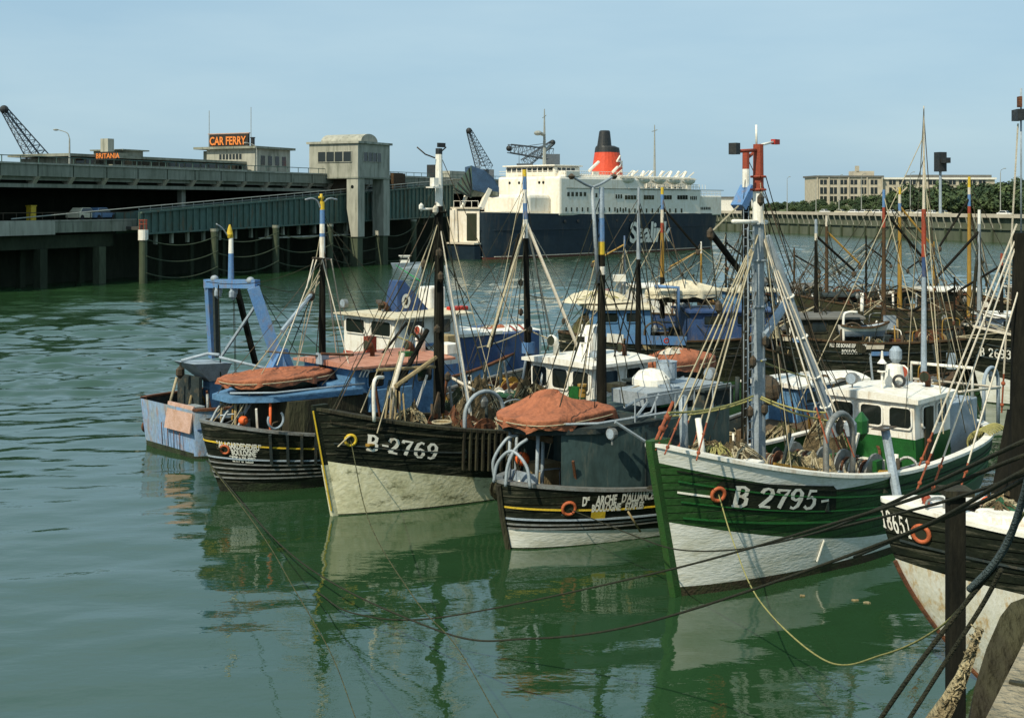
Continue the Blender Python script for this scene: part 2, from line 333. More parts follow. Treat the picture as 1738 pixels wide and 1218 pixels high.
def flat_text(parent, name, vf, mat, origin, right, up, depth=0.03):
    """a flat slab of letters in the plane (right, up) starting at origin"""
    vs, fs = vf; o, r, u = Vector(origin), Vector(right), Vector(up); n = r.cross(u).normalized()
    mb = MB(); mb.add([o + r*x + u*y + n*depth for x, y in vs], fs)
    return mb.build(name, mat, parent)

# ---------------------------------------------------------------- hulls
class Hull:
    def __init__(s, Fr, Ln, B, zt, zm, zb, rake=1.0, rp=1.0, over=0.4, pw=2.5, pww=1.7, round_=2.2, rw=1.3, tw=0.0, zk=-0.8, wl=0.9, tm=0.42, xb=0.5, xs=0.42, sp=.5, spw=None):
        s.sp, s.spw = sp, spw or sp; Fr.hull = s
        s.F, s.L, s.B, s.zt, s.zm, s.zb, s.rake, s.rp, s.over, s.pw, s.pww, s.rd, s.rw, s.tw, s.zk, s.wl, s.tm, s.xb, s.xs = Fr, Ln, B, zt, zm, zb, rake, rp, over, pw, pww, round_, rw, tw, zk, wl, tm, xb, xs
        N = 90
        s.T = [.5-.5*math.cos(math.pi*i/N) for i in range(N+1)]
        zr = zm*.7; s.loop = []                         # bow -> left side -> stern -> right side -> bow
        for t in reversed(s.T): s.loop.append((t, 1))
        for t in s.T[(1 if tw == 0 else 0):]: s.loop.append((t, -1))
        s.arc = [0.0]; pp = s.P(*s.loop[0], zr)
        for t, sd_ in s.loop[1:]:
            q = s.P(t, sd_, zr); s.arc.append(s.arc[-1] + (q-pp).length); pp = q
    def zs(s, t):
        a = max(0, (t-s.tm)/(1-s.tm)); b = max(0, (s.tm-t)/s.tm); return s.zm + (s.zb-s.zm)*a*a + (s.zt-s.zm)*b*b
    def wid(s, t, pb, ps):
        w = 1.0
        if t > s.xb: u = (t-s.xb)/(1-s.xb); w = max(0, 1-u**pb)**.85
        if t < s.xs: u = 1-t/s.xs; w = s.tw + (1-s.tw)*max(0, 1-u**ps)**(s.sp if ps == s.rd else s.spw)
        return w*s.B/2
    def half(s, x): return s.wid(min(1, max(0, x/s.L+.5)), s.pw, s.rd)
    def railx(s, u, inset=.2, sgn=None):
        """local x and y just inside the rail on the camera's side in photo column u"""
        sg = sgn or (1 if s.F.l.y < 0 else -1); off = s.B*.4
        for _ in range(30): x = s.F.x_at(u, sg*off); off += (max(.05, s.half(x)-inset)-off)*.5
        return s.F.x_at(u, sg*off), sg*off
    def P(s, t, side, z):
        k = min(1.15, max(0, (z-s.zk)/(s.zs(t)-s.zk)))
        y = s.wid(t, s.pww, s.rw)*s.wl*(1-k**.8) + s.wid(t, s.pw, s.rd)*k**.8
        kk = min(1, k); xf = s.L/2 - s.rake*(1-kk)**s.rp; xa = -s.L/2 + s.over*(1-kk)**1.3
        return Vector((xa + (xf-xa)*t, side*y, z))
    def ts(s, a):
        A = s.arc; a = min(max(a, 0), A[-1]-1e-6)
        lo, hi = 0, len(A)-1
        while hi-lo > 1:
            m = (lo+hi)//2
            if A[m] <= a: lo = m
            else: hi = m
        k = (a-A[lo])/max(1e-9, A[hi]-A[lo]); (t0, s0), (t1, s1) = s.loop[lo], s.loop[hi]
        if s0 == s1: return t0+(t1-t0)*k, s0
        v = t0*(1-k) - t1*k
        return (abs(v), 1 if v >= 0 else -1)
    def Q(s, a, z): return s.P(*s.ts(a), z)
    def nrm(s, a, z):
        n = (s.Q(a+.06, z)-s.Q(a-.06, z)).cross(s.Q(a, z+.05)-s.Q(a, z-.05)); n.normalize()
        t, sd_ = s.ts(a); p = s.Q(a, z); c = Vector((p.x*.8, 0, p.z))
        return n if n.dot(p-c) > 0 else -n
    def pick(s, u, v):
        best = None
        for i in range(260):
            a = s.arc[-1]*i/259; t, sd_ = s.ts(a); zt = s.zs(t)
            for j in range(50):
                z = zt*j/49; p = s.Q(a, z); px = s.F.pix(p); e = (px[0]-u)**2+(px[1]-v)**2
                if best is None or e < best[0]:
                    w = s.F.world(p); n = s.nrm(a, z); nw = s.F.f*n.x + s.F.l*n.y
                    if nw.dot(Vector((w.x, w.y))) + n.z*(w.z-EYE) < 0: best = (e, a, z)
        a0, z0 = best[1], best[2]; b2 = best[0]; st = s.arc[-1]/259
        for i in range(-12, 13):
            for j in range(-8, 9):
                a = a0+st*i/12; z = max(0, z0+s.zs(.5)*j/8/49); p = s.Q(a, z); px = s.F.pix(p); e = (px[0]-u)**2+(px[1]-v)**2
                if e < b2: b2 = e; best = (e, a, z)
        if best[0] > 16: print('PICK off by', round(best[0]**.5, 1), 'px at', u, v)
        return best[1], best[2]
    def build(s, parent, bands, deckmat='deck_wood', bul=0.75, cap='brown_wood', capw=.16, inner=None):
        """bands: list of (material, z curve of its top edge), bottom to top; the last ends at the sheer"""
        T = s.T; mb = MB(); mats = []
        for side in (1, -1):
            low = lambda t: s.zk
            for bi, (mt, top) in enumerate(bands):
                if mt not in mats: mats.append(mt)
                mi = mats.index(mt); tf = top or s.zs; rows = 6 if bi else 3; o = len(mb.v)
                for r in range(rows+1):
                    for t in T:
                        z0 = low(t); z1 = max(z0, min(tf(t), s.zs(t))); mb.v.append(tuple(s.P(t, side, z0+(z1-z0)*r/rows)))
                n = len(T)
                for r in range(rows):
                    for i in range(n-1):
                        q = (o+r*n+i, o+r*n+i+1, o+(r+1)*n+i+1, o+(r+1)*n+i); mb.f.append(q if side < 0 else q[::-1]); mb.m.append(mi)
                low = (lambda f_, lo_: (lambda t: max(lo_(t), min(f_(t), s.zs(t)))))(tf, low)
        if s.tw > 0:                                      # flat transom
            zz = [s.zk + (s.zs(0)-s.zk)*i/8 for i in range(9)]
            for i in range(8):
                zc = (zz[i]+zz[i+1])/2; mi = len(mats)-1
                for bi, (mt, top) in enumerate(bands):
                    if zc < (top or s.zs)(0): mi = mats.index(mt); break
                mb.add([s.P(0, 1, zz[i]), s.P(0, -1, zz[i]), s.P(0, -1, zz[i+1]), s.P(0, 1, zz[i+1])], [(0, 1, 2, 3)], mi)
        hull = mb.build('hull', mats, parent, smooth=True)
        # inner bulwark, deck and capping rail
        def inn(t, side, z, g):
            p = s.P(t, side, z); q = Vector((p.x*(1-g*2.0/s.L*1.2), 0, z)); y = max(0, abs(p.y)-g); return Vector((q.x, side*y, z))
        mi_ = MB(); dk = MB(); cp = MB(); n = len(T)
        for side in (1, -1):
            o = len(mi_.v)
            for k in range(2):
                for t in T: mi_.v.append(tuple(inn(t, side, s.zs(t)-(bul if k == 0 else 0.01), .09)))
            for i in range(n-1): mi_.f.append((o+i, o+i+1, o+n+i+1, o+n+i)); mi_.m.append(0)
            o = len(cp.v)
            for t in T:
                z = s.zs(t)+.03; a = s.P(t, side, s.zs(t)); b = inn(t, side, z, capw)
                oy = side*(abs(a.y)+.05) if abs(a.y) > .02 else 0
                cp.v += [(a.x, oy, z-.07), (a.x, oy, z+.02), tuple(b+V(0,0,.02)), tuple(b-V(0,0,.06))]
            for i in range(n-1):
                for k in range(4): cp.f.append((o+4*i+k, o+4*i+(k+1) % 4, o+4*i+4+(k+1) % 4, o+4*i+4+k)); cp.m.append(0)
        for t in T:
            for side in (1, -1): dk.v.append(tuple(inn(t, side, s.zs(t)-bul, .08)))
        for i in range(n-1): dk.f.append((2*i, 2*i+1, 2*i+3, 2*i+2)); dk.m.append(0)
        mi_.build('bulwark', inner or 'slate_paint', parent, smooth=True); dk.build('deck', deckmat, parent); cp.build('rail_cap', cap, parent, smooth=False)
        return hull
    def strake(s, parent, mat, zf, w=.06, a0=.3, a1=None, name='rubbing_strake', n=120, h=None, out=.0):
        a1 = a1 if a1 is not None else s.arc[-1]-.3; mb = MB(); o = 0; h = h or w
        for i in range(n+1):
            a = a0+(a1-a0)*i/n; t, sd_ = s.ts(a); z = zf(t); p = s.P(t, sd_, z); nn = s.nrm(a, z); nn.z = 0; nn.normalize() if nn.length else None
            q = p+nn*(w+out); mb.v += [tuple(p-nn*.05+V(0,0,h/2)), tuple(q+V(0,0,h/2)), tuple(q-V(0,0,h/2)), tuple(p-nn*.05-V(0,0,h/2))]
            if i:
                b = 4*(i-1)
                for k in range(4): mb.f.append((b+k, b+(k+1) % 4, b+4+(k+1) % 4, b+4+k)); mb.m.append(0)
        return mb.build(name, mat, parent)
    def stem(s, parent, mats, zsplit=None, w=.13, depth=.4, up=.12, fwd=.09):
        mb = MB(); N = 16; zt = s.zb+up
        for i in range(N+1):
            z = s.zk+(zt-s.zk)*i/N; x = s.P(1, 1, min(z, s.zb)).x
            mb.v += [(x+fwd, w*.55, z), (x-depth, w, z), (x-depth, -w, z), (x+fwd, -w*.55, z)]
            if i:
                b = 4*(i-1); mi = 1 if (zsplit is not None and z <= zsplit) else 0
                for k in range(4): mb.f.append((b+k, b+(k+1) % 4, b+4+(k+1) % 4, b+4+k)); mb.m.append(mi)
        mb.f.append((4*N, 4*N+1, 4*N+2, 4*N+3)); mb.m.append(0)
        return mb.build('stem_post', mats if zsplit is not None else mats[0], parent)
    def letter(s, parent, vf, mat, a, z, tgt=None, name='lettering', dz=None, out=.035):
        """wrap flat letters on the planking, first letter at loop position a, baseline height z"""
        p0 = s.F.pix(s.Q(a-.3, z))[0]; p1 = s.F.pix(s.Q(a+.3, z))[0]; dr = 1 if p1 > p0 else -1; vs, fs = vf; mb = MB(); out_v = []
        for x, y in vs:
            aa = a+dr*x; zz = z+y+(dz(x) if dz else 0); out_v.append(s.Q(aa, zz)+s.nrm(aa, zz)*out)
        mb.add(out_v, fs)
        return mb.build(name, mat, parent)
    def ringat(s, parent, u, v, RR=.2, r=.045, mat='ring_orange', name='mooring_port'):
        a, z = s.pick(u, v); p = s.Q(a, z); n = s.nrm(a, z); mb = MB(); mb.ring(p+n*.03, n, RR, r)
        o = mb.build(name, mat, parent, smooth=True)
        mb2 = MB(); ax = n.orthogonal().normalized(); bx = n.cross(ax)
        mb2.add([p+n*.035+(ax*math.cos(i*math.pi/8)+bx*math.sin(i*math.pi/8))*RR*.9 for i in range(16)], [tuple(range(16))])
        mb2.build('hole', 'shadow_wall', o)
        return s.F.world(p+n*.05)
# ================================================================ water and land
def water():
    m = bpy.data.materials.new('harbour_water'); m.use_nodes = True; nt = m.node_tree; N = nt.nodes; K = nt.links; b = N['Principled BSDF']
    b.inputs['Base Color'].default_value = (0.017, 0.048, 0.018, 1); b.inputs['Roughness'].default_value = 0.015; b.inputs['IOR'].default_value = 1.9
    t = N.new('ShaderNodeTexCoord')
    def ns(sc, mpscale, det, rot=0, rough=.5):
        mp = N.new('ShaderNodeMapping'); mp.inputs['Scale'].default_value = mpscale; mp.inputs['Rotation'].default_value = (0, 0, rot)
        n = N.new('ShaderNodeTexNoise'); n.inputs['Scale'].default_value = sc; n.inputs['Detail'].default_value = det; n.inputs['Roughness'].default_value = rough
        K.new(t.outputs['Object'], mp.inputs[0]); K.new(mp.outputs[0], n.inputs['Vector']); return n
    def mth(op, a, c=None, d=None):
        n = N.new('ShaderNodeMath'); n.operation = op
        for i, x in enumerate((a, c, d)):
            if x is None: continue
            if isinstance(x, (int, float)): n.inputs[i].default_value = x
            else: K.new(x, n.inputs[i])
        return n.outputs[0]
    sp = N.new('ShaderNodeSeparateXYZ'); K.new(t.outputs['Object'], sp.inputs[0])
    rip = ns(4.5, (.55, 1, 1), 3, R(-6)); mid = ns(1.3, (.6, 1, 1), 2, R(9))
    far = N.new('ShaderNodeMapRange'); far.inputs[1].default_value = 90; far.inputs[2].default_value = 190; far.inputs[3].default_value = .010; far.inputs[4].default_value = .16; K.new(sp.outputs['Y'], far.inputs[0])
    hh = mth('MULTIPLY', mth('MULTIPLY_ADD', rip.outputs[0], .6, mid.outputs[0]), far.outputs[0])
    bm = N.new('ShaderNodeBump'); bm.inputs['Strength'].default_value = 1.0; bm.inputs['Distance'].default_value = 1.0
    K.new(hh, bm.inputs['Height']); K.new(bm.outputs[0], b.inputs['Normal'])
    MATS['water'] = m
    # one sheet: real wave trains near and in the basin, finest where seen closest; flat beyond
    import numpy as np
    rg = np.random.RandomState(5); D = [7.0]
    while D[-1] < 430: D.append(D[-1]+max(.12, min(1.6, D[-1]**2/20980*.95)))
    D = np.array(D+[500, 700, 1200, 3000, 6000.]); nt_ = 860; tn = np.linspace(-.95, .95, nt_)
    X = D[:, None]*tn[None, :]; Y = np.repeat(D[:, None], nt_, 1); Z = np.zeros_like(X); cell = np.maximum(np.gradient(D)[:, None], D[:, None]*1.9/nt_)
    def ss(x, a, b_): t_ = np.clip((x-a)/(b_-a), 0, 1); return t_*t_*(3-2*t_)
    west = ss(-X-9, -2.5, 7)*(.10+.90*ss(Y, 50, 68)); lee = 1-.8*ss(Y+1.6*X, 62, 100)*ss(-X, 0, 12); open_ = ss(Y-.15*X, 54, 74)*(1+.5*ss(X, -5, 15)); mask = np.maximum(west*lee, open_*lee)
    pat = np.zeros_like(X)
    for k in range(7):
        th = rg.uniform(0, 6.28); lam = rg.uniform(9, 40); pat += np.sin(2*np.pi/lam*(X*np.cos(th)+Y*np.sin(th)*1.6)+rg.uniform(0, 6.28))
    pat = np.clip(.9+pat*.14, .45, 1.35)
    for k in range(30):
        lam = .8*(6.0**(k/29)); th = np.pi/2+rg.normal(0, .42)+.12; sl = .060*(.5 if lam < 1.5 else 1.0); ph = rg.uniform(0, 6.28); fade = np.clip((lam/cell-2.2)/2, 0, 1)
        wob = .5*np.sin(X*.11+k)+.5*np.sin(Y*.07+k*2)
        Z += sl*lam/(2*np.pi)*(lambda q_: np.sin(q_+.35*np.cos(q_)))(2*np.pi/lam*(X*np.cos(th)+Y*np.sin(th))+ph+wob)*fade*(mask*pat+.10*np.clip(1-mask, 0, 1))
    Z[Y > 440] = 0; Z[:, 0] = 0; Z[:, -1] = 0; Z[0, :] = 0
    n0, n1 = X.shape; vs = np.stack([X, Y, Z], -1).reshape(-1, 3)
    ii = np.arange(n0*n1).reshape(n0, n1); q = np.stack([ii[:-1, :-1], ii[:-1, 1:], ii[1:, 1:], ii[1:, :-1]], -1).reshape(-1, 4)
    ex = [(-2500, -80, 0), (2500, -80, 0), (X[0, -1], Y[0, -1], 0), (X[0, 0], Y[0, 0], 0), (-9000, 6000, 0), (9000, 6000, 0)]; o = len(vs); vs = np.concatenate([vs, np.array(ex)])
    a, b2, c, d = ii[0, 0], ii[0, -1], ii[-1, -1], ii[-1, 0]
    me = bpy.data.meshes.new('water'); extra = [(o, o+1, b2, a), (o+4, o, a, d), (o+1, o+5, c, b2)]
    nq = len(q)+len(extra); me.vertices.add(len(vs)); me.vertices.foreach_set('co', vs.ravel()); allq = np.concatenate([q, np.array(extra)])
    me.loops.add(nq*4); me.loops.foreach_set('vertex_index', allq.ravel().astype(np.int32)); me.polygons.add(nq); me.polygons.foreach_set('loop_start', np.arange(0, nq*4, 4)); me.polygons.foreach_set('loop_total', np.full(nq, 4))
    me.polygons.foreach_set('use_smooth', [True]*nq); me.update(calc_edges=True); me.validate(); me.materials.append(m)
    o_ = bpy.data.objects.new('water', me); COL.objects.link(o_); tag(o_, kind='structure')
water()
JL = Frame((90, 420), (37, -112))              # the far stone jetty, running towards the right edge of the picture
def slab(name, poly, z0, z1, mat):
    mb = MB(); mb.hexa([(x, y, z0) for x, y in poly], [(x, y, z1) for x, y in poly]); return tag(mb.build(name, mat), kind='structure')
slab('ground_far_shore', [(170, 181), (127.5, 308.5), (90.5, 420.5), (72, 476), (-60, 520), (-900, 560), (-900, 4000), (2500, 4000), (2500, 181)], -3, 6.6, 'earth')
slab('ground_port', [(-80.6, 126), (-29, 236), (-6, 292), (40, 400), (-60, 519), (-900, 559), (-900, 126)], -3, 6.4, 'asphalt')
# promenade road on the far jetty
rd = MB()
for i in range(12):
    a, b = -70+i*24, -70+(i+1)*24
    rd.add([JL.world((a, .6, 6.62)), JL.world((b, .6, 6.62)), JL.world((b, 11, 6.62)), JL.world((a, 11, 6.62))], [(0, 1, 2, 3)])
tag(rd.build('road_promenade', 'pale_road'), kind='structure')
# jetty wall
jw = empty('jetty_wall', (*JL.o, 0), JL.ang, 'long dark harbour wall with a row of pale curved ribs under a pink edge, across the basin', 'harbour wall')
m = MB(); m.box((-90, -.5, -2), (170, .8, 6.3)); m.build('wall', 'sheet_pile', jw)
m = MB(); m.box((-90, -1.6, 6.3), (170, .7, 7.25)); m.build('coping', 'pale_road', jw)
m = MB(); m.box((-90, -1.0, 3.2), (170, -.5, 3.5)); m.build('waling', 'sheet_pile', jw)
for i in range(64):
    x = -84+i*3.1
    m = MB(); m.tube(crom([(x, -1.5, 6.3), (x, -1.3, 5.2), (x, -.75, 4.2), (x, -.62, 3.0)], 3), .2, 5); m.build('rib', 'pale_buttress', jw)
    if i % 2 == 0: m = MB(); m.box((x-.25, -1.1, -1), (x+.25, -.5, 3.1)); m.build('fender_pile', 'pile_wet', jw)

# hill behind the jetty
hm = MB(); NX, NY = 60, 14
def hillz(x, y):
    a = max(0, min(1, (x+70)/150)); return 6.6 + (1.5+6.0*a)*math.sin(min(1, max(0, y)/45)*math.pi/2)**1.3 + 1.2*noise.noise(Vector((x*.03, y*.03, 3)))*min(1, y/10) 
for j in range(NY+1):
    for i in range(NX+1):
        x = -170+i*6.5; y = 14+j*9; w = JL.world((x, y, hillz(x, y-14) if -120 < x < 210 else 6.7)); hm.v.append(tuple(w))
for j in range(NY):
    for i in range(NX): q = j*(NX+1)+i; hm.f.append((q, q+1, q+NX+2, q+NX+1)); hm.m.append(0)
tag(hm.build('hill', 'earth', smooth=True), kind='structure')

# trees: a tapered trunk with limbs and a crown of many leaf-sized faces gathered in clumps
def make_tree(seed, H, Wd, label, grp):
    rr = random.Random(seed); t = empty('tree', label=label, cat='tree', group=grp)
    m = MB(); m.tube([(0, 0, -.5), (.1, 0, H*.3), (0, .15, H*.7)], [.28, .2, .08], 7); ends = []
    cl = MB()
    for k in range(9):
        a = rr.random()*6.28; rad = Wd*(.15+.33*rr.random()); z = H*(.35+.5*rr.random())
        c = V(rad*math.cos(a), rad*math.sin(a), z); m.tube([(0, 0, H*(.2+.03*k)), tuple(c*.6+V(0, 0, H*.12)), tuple(c)], [.1, .06, .03], 4)
        R0 = Wd*(.18+.14*rr.random())
        for q in range(95):
            d = V(rr.gauss(0, 1), rr.gauss(0, 1), rr.gauss(0, .8)).normalized()*R0*(rr.random()**.4); p = c+d
            if p.z < .4: continue
            s = .28+.3*rr.random(); n = (d.normalized()+V(rr.gauss(0, .5), rr.gauss(0, .5), rr.gauss(0, .5)+.4)).normalized(); a1 = n.orthogonal().normalized()*s; a2 = n.cross(a1)*.8
            cl.add([p-a1, p-a2*.6, p+a1, p+a2], [(0, 1, 2, 3)])
    m.build('trunk', 'bark', t); cl.build('crown', 'leaves', t); return t
TR = [make_tree(i, 5.5+1.2*(i % 3), 6.5+.8*(i % 2), 'bushy dark green tree in the dense belt behind the far jetty', 'trees on the bank behind the jetty') for i in range(4)]
rr = random.Random(3); first = [True]*4; ti = 0
TOPV = [(1200, 344), (1300, 344), (1385, 340), (1440, 335), (1495, 331), (1530, 322), (1560, 318), (1610, 314), (1700, 306), (1900, 304)]
def topv(u):
    for (u0, v0), (u1, v1) in zip(TOPV, TOPV[1:]):
        if u0 <= u <= u1: return v0+(v1-v0)*(u-u0)/(u1-u0)
    return 344 if u < 1300 else 305
def put_tree(w, jit=0, lab=None, grp=None, low=1.0):
    global ti
    k = ti % 4; ti += 1; u = CX+w.x/w.y*FPX; H_ = 5.5+1.2*(k % 3); z1 = EYE-(topv(u)-CY+jit)/FPX*w.y; s = max(.38, min(1.5, (z1-w.z)*low/(H_*.93)))*rr.uniform(.88, 1.04)
    o = TR[k] if first[k] else copy_tree(TR[k]); first[k] = False
    o.location = w; o.rotation_euler.z = rr.random()*6.28; o.scale = (s*rr.uniform(.95, 1.3), s*1.1, s)
    if lab: o['label'] = lab; o['group'] = grp
for i in range(64):                                      # front row along the promenade, then rows up the bank
    x = -92+i*3.6+rr.uniform(-.8, .8); y = 15+rr.uniform(0, 4); put_tree(JL.world((x, y, 6.6)), 4, low=.62)
for i in range(100):
    x = -86+i*2.3+rr.uniform(-2, 2); y = 23+rr.uniform(0, 22); put_tree(JL.world((x, y, hillz(x, y-14)-.8)), rr.uniform(-1, 6))
for i in range(26):
    w = ray(1228+i*7.5, 350, 560+rr.uniform(-25, 25)); w.z = 6.5; put_tree(w, 2, 'small dark tree in the low line of trees behind the ferry stern', 'trees far beyond the ferry stern')

# large building on the hill
BF = Frame(ray(1385, 345, 520).xy, (1, .06))
bl = empty('office_building', (*BF.o, 0), BF.ang, 'long pale multi-storey building with rows of windows on the wooded hill at the right', 'building')
PX = 520/FPX
def blk(x0, x1, y0, y1, v0, v1, mat='building_cream', name='wing'):
    m = MB(); m.box(((x0-1385)*PX, y0, EYE+(345-v1)*PX), ((x1-1385)*PX, y1, EYE+(345-v0)*PX)); return m.build(name, mat, bl)
blk(1385, 1500, 0, 16, 300, 352); blk(1500.5, 1700, 2, 16, 303, 350); blk(1455, 1490, 3, 10, 290, 301, name='roof_block'); blk(1459, 1464, 3, 5, 281, 292, name='chimney')
blk(1560, 1700, 5, 14, 296, 304, 'slate_roof', 'roof_wing'); blk(1383, 1502, -.5, 17, 298, 301, 'slate_roof', 'roof_edge'); blk(1501, 1702, 1.3, 17, 301, 304.2, 'white_paint', 'roof_band')
for i in range(17):
    for (a, b) in ((305, 313), (318, 329), (333, 342)):
        if a > 330 and i > 6: continue
        u = 1392+i*17.5; y = -.12 if u < 1498 else 1.88
        if 1488 < u < 1502: continue
        m = MB(); m.box(((u-1385)*PX, y, EYE+(345-b)*PX), ((u+11.5-1385)*PX, y+.3, EYE+(345-a)*PX)); w = m.build('window', 'glass', bl)
        m = MB(); m.box(((u+5.2-1385)*PX, y-.06, EYE+(345-b)*PX), ((u+6.2-1385)*PX, y-.01, EYE+(345-a)*PX)); m.build('mullion', 'building_cream', w)
for u in (1386, 1406, 1440, 1472, 1498): m = MB(); m.box(((u-1385)*PX, -.45, 6), ((u+2-1385)*PX, -.02, EYE+(345-301)*PX)); m.build('pillar', 'building_cream', bl)
# white low shed and breakwater beyond the ferry's stern
sh = empty('white_shed', ray(1262, 352, 470).xy.to_3d(), .2, 'low white shed with one dark doorway beyond the ferry stern', 'shed')
m = MB(); m.box((-9, 0, 6), (8, 10, 12)); m.build('wall', 'white_paint', sh); m = MB(); m.box((-9.5, -.5, 12), (8.5, 10.5, 12.5)); m.build('roof', 'slate_roof', sh); m = MB(); m.box((-3, -.1, 6.2), (3, 0, 11)); m.build('doorway', 'glass', sh)
# street lamps and signal mast along the promenade
def lamp(w, h, label, grp, rz=0):
    e = empty('street_lamp', w, rz, label, 'street lamp', grp); m = MB(); m.tube([(0, 0, 0), (0, 0, h)], [.16, .09], 8); m.build('pole', 'lamp_grey', e)
    m = MB(); m.tube(crom([(0, 0, h), (.3, 0, h+.7), (1.4, 0, h+1.1)], 5), .06, 6); m.build('arm', 'lamp_grey', e); m = MB(); m.ball((1.7, 0, h+1.1), .35, .35); m.build('lamp_head', 'lamp_grey', e); return e
lp = lamp((0, 0, 0), 11.5, 'tall grey street lamp on the far promenade in front of the trees', 'promenade street lamps', JL.ang)
for i, u in enumerate((1336, 1385, 1424, 1462, 1545, 1698)):
    o = lp if i == 0 else copy_tree(lp); w = JL.world((JL.x_at(u, 9), 9, 6.6)); o.location = w
sg = empty('signal_mast', JL.world((JL.x_at(1596, 4), 4, 6.6)), JL.ang, 'blue grey mast with a big dark signal box on top, above the promenade', 'signal mast')
m = MB(); m.cyl((0, 0, 0), (0, 0, 13), .42, .36); m.build('pole', 'blue_grey', sg); m = MB(); m.box((-1.2, -1.2, 12.2), (1.2, 1.2, 17.6)); m.build('signal_box', 'black_metal', sg); m = MB(); m.box((1.2, -.8, 14.5), (3.4, .8, 16)); m.build('side_lamp', 'black_metal', sg)
# small cars on the promenade
def small_car(w, rz, paint, label, grp, s=1.0):
    e = empty('parked_car', w, rz, label, 'car', grp); m = MB()
    m.hexa([(-2, -.8, .3), (2, -.8, .3), (2, .8, .3), (-2, .8, .3)], [(-2, -.8, .85), (2, -.8, .8), (2, .8, .8), (-2, .8, .85)]); m.hexa([(-1.6, -.75, .85), (1.0, -.75, .85), (1.0, .75, .85), (-1.6, .75, .85)], [(-1.1, -.6, 1.4), (.4, -.6, 1.4), (.4, .6, 1.4), (-1.1, .6, 1.4)])
    m.build('body', paint, e, bevel=.06)
    for x in (-1.3, 1.3):
        for y in (-.72, .72): k = MB(); k.cyl((x, y-.1, .32), (x, y+.1, .32), .32, n=12); k.build('wheel', 'rubber', e)
    for sy in (-1, 1): k = MB(); k.add([(-1.45, sy*.745, .9), (.85, sy*.745, .9), (.35, sy*.635, 1.33), (-1.0, sy*.635, 1.33)], [(0, 1, 2, 3)]); k.build('side_window', 'glass', e)
    k = MB(); k.add([(1.01, -.68, .88), (1.01, .68, .88), (.46, .55, 1.36), (.46, -.55, 1.36)], [(0, 1, 2, 3)]); k.build('windscreen', 'glass', e)
    e.scale = (s, s, s); return e
for i, u in enumerate((1400, 1427, 1450, 1468, 1478, 1492, 1513, 1545, 1565, 1583, 1602, 1706)):
    w = JL.world((JL.x_at(u, 6.5), 6.5, 6.64)); small_car(w, JL.ang+(.3 if i % 3 else 0), ('car_white', 'car_cream', 'car_white')[i % 3], 'small white car on the road along the far jetty' if i % 3 != 1 else 'small cream car on the road along the far jetty', 'cars parked on the promenade')

# ================================================================ left: viaduct, quay, link bridge, tower, terminal
VF = Frame((-58, 140), (.44, .9))
vd = empty('viaduct', (*VF.o, 0), VF.ang, 'long grey concrete road viaduct on pillars over the dark quay, left half of the picture', 'viaduct')
def vb(par, name, mat, x0, x1, y0, y1, z0, z1, bevel=0): m = MB(); m.box((x0, y0, z0), (x1, y1, z1)); return m.build(name, mat, par, bevel=bevel)
vb(vd, 'parapet', 'concrete_dark', -90, 165, 0, .5, 13.15, 14.55); [vb(vd, 'joint', 'concrete_wet_shaded', -66+i*5.5-.06, -66+i*5.5+.06, -.03, .0, 13.16, 14.54) for i in range(41)]; vb(vd, 'coping', 'concrete', -90, 165, -.15, .65, 14.55, 14.75); vb(vd, 'road_slab', 'concrete_dark', -90, 165, .5, 16, 12.7, 13.4)
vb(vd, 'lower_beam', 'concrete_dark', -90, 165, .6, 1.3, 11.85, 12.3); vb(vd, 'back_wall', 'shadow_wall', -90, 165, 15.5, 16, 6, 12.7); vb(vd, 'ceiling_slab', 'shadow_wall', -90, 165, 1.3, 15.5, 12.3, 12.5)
for i in range(42):
    x = -66+i*5.5
    m = MB(); m.hexa([(x-.3, .6, 12.3), (x+.3, .6, 12.3), (x+.3, 1.6, 12.3), (x-.3, 1.6, 12.3)], [(x-.3, -.1, 13.15), (x+.3, -.1, 13.15), (x+.3, 1.6, 13.15), (x-.3, 1.6, 13.15)]); m.build('corbel', 'building_cream', vd)  # concrete corbels in a paler cream, their sunlight put into the colour
    if i % 6 == 0: vb(vd, 'pillar', 'concrete_dark', x-.4, x+.4, 2, 2.8, 6, 12.3)
m = MB()
for i in range(92): m.box((-86+i*2.7, .2, 14.75), (-85.9+i*2.7, .26, 15.5))
m.box((-88, .2, 15.45), (165, .26, 15.55)); m.build('railing', 'bridge_green', vd)
for u in (118, 436): 
    p = VF.world((VF.x_at(u, 3), 3, 13.4)); lamp(p, 4.6, 'thin curved street lamp standing on the viaduct ' + ('left of the small tower' if u < 200 else 'beside the car ferry sign'), None, VF.ang+2)
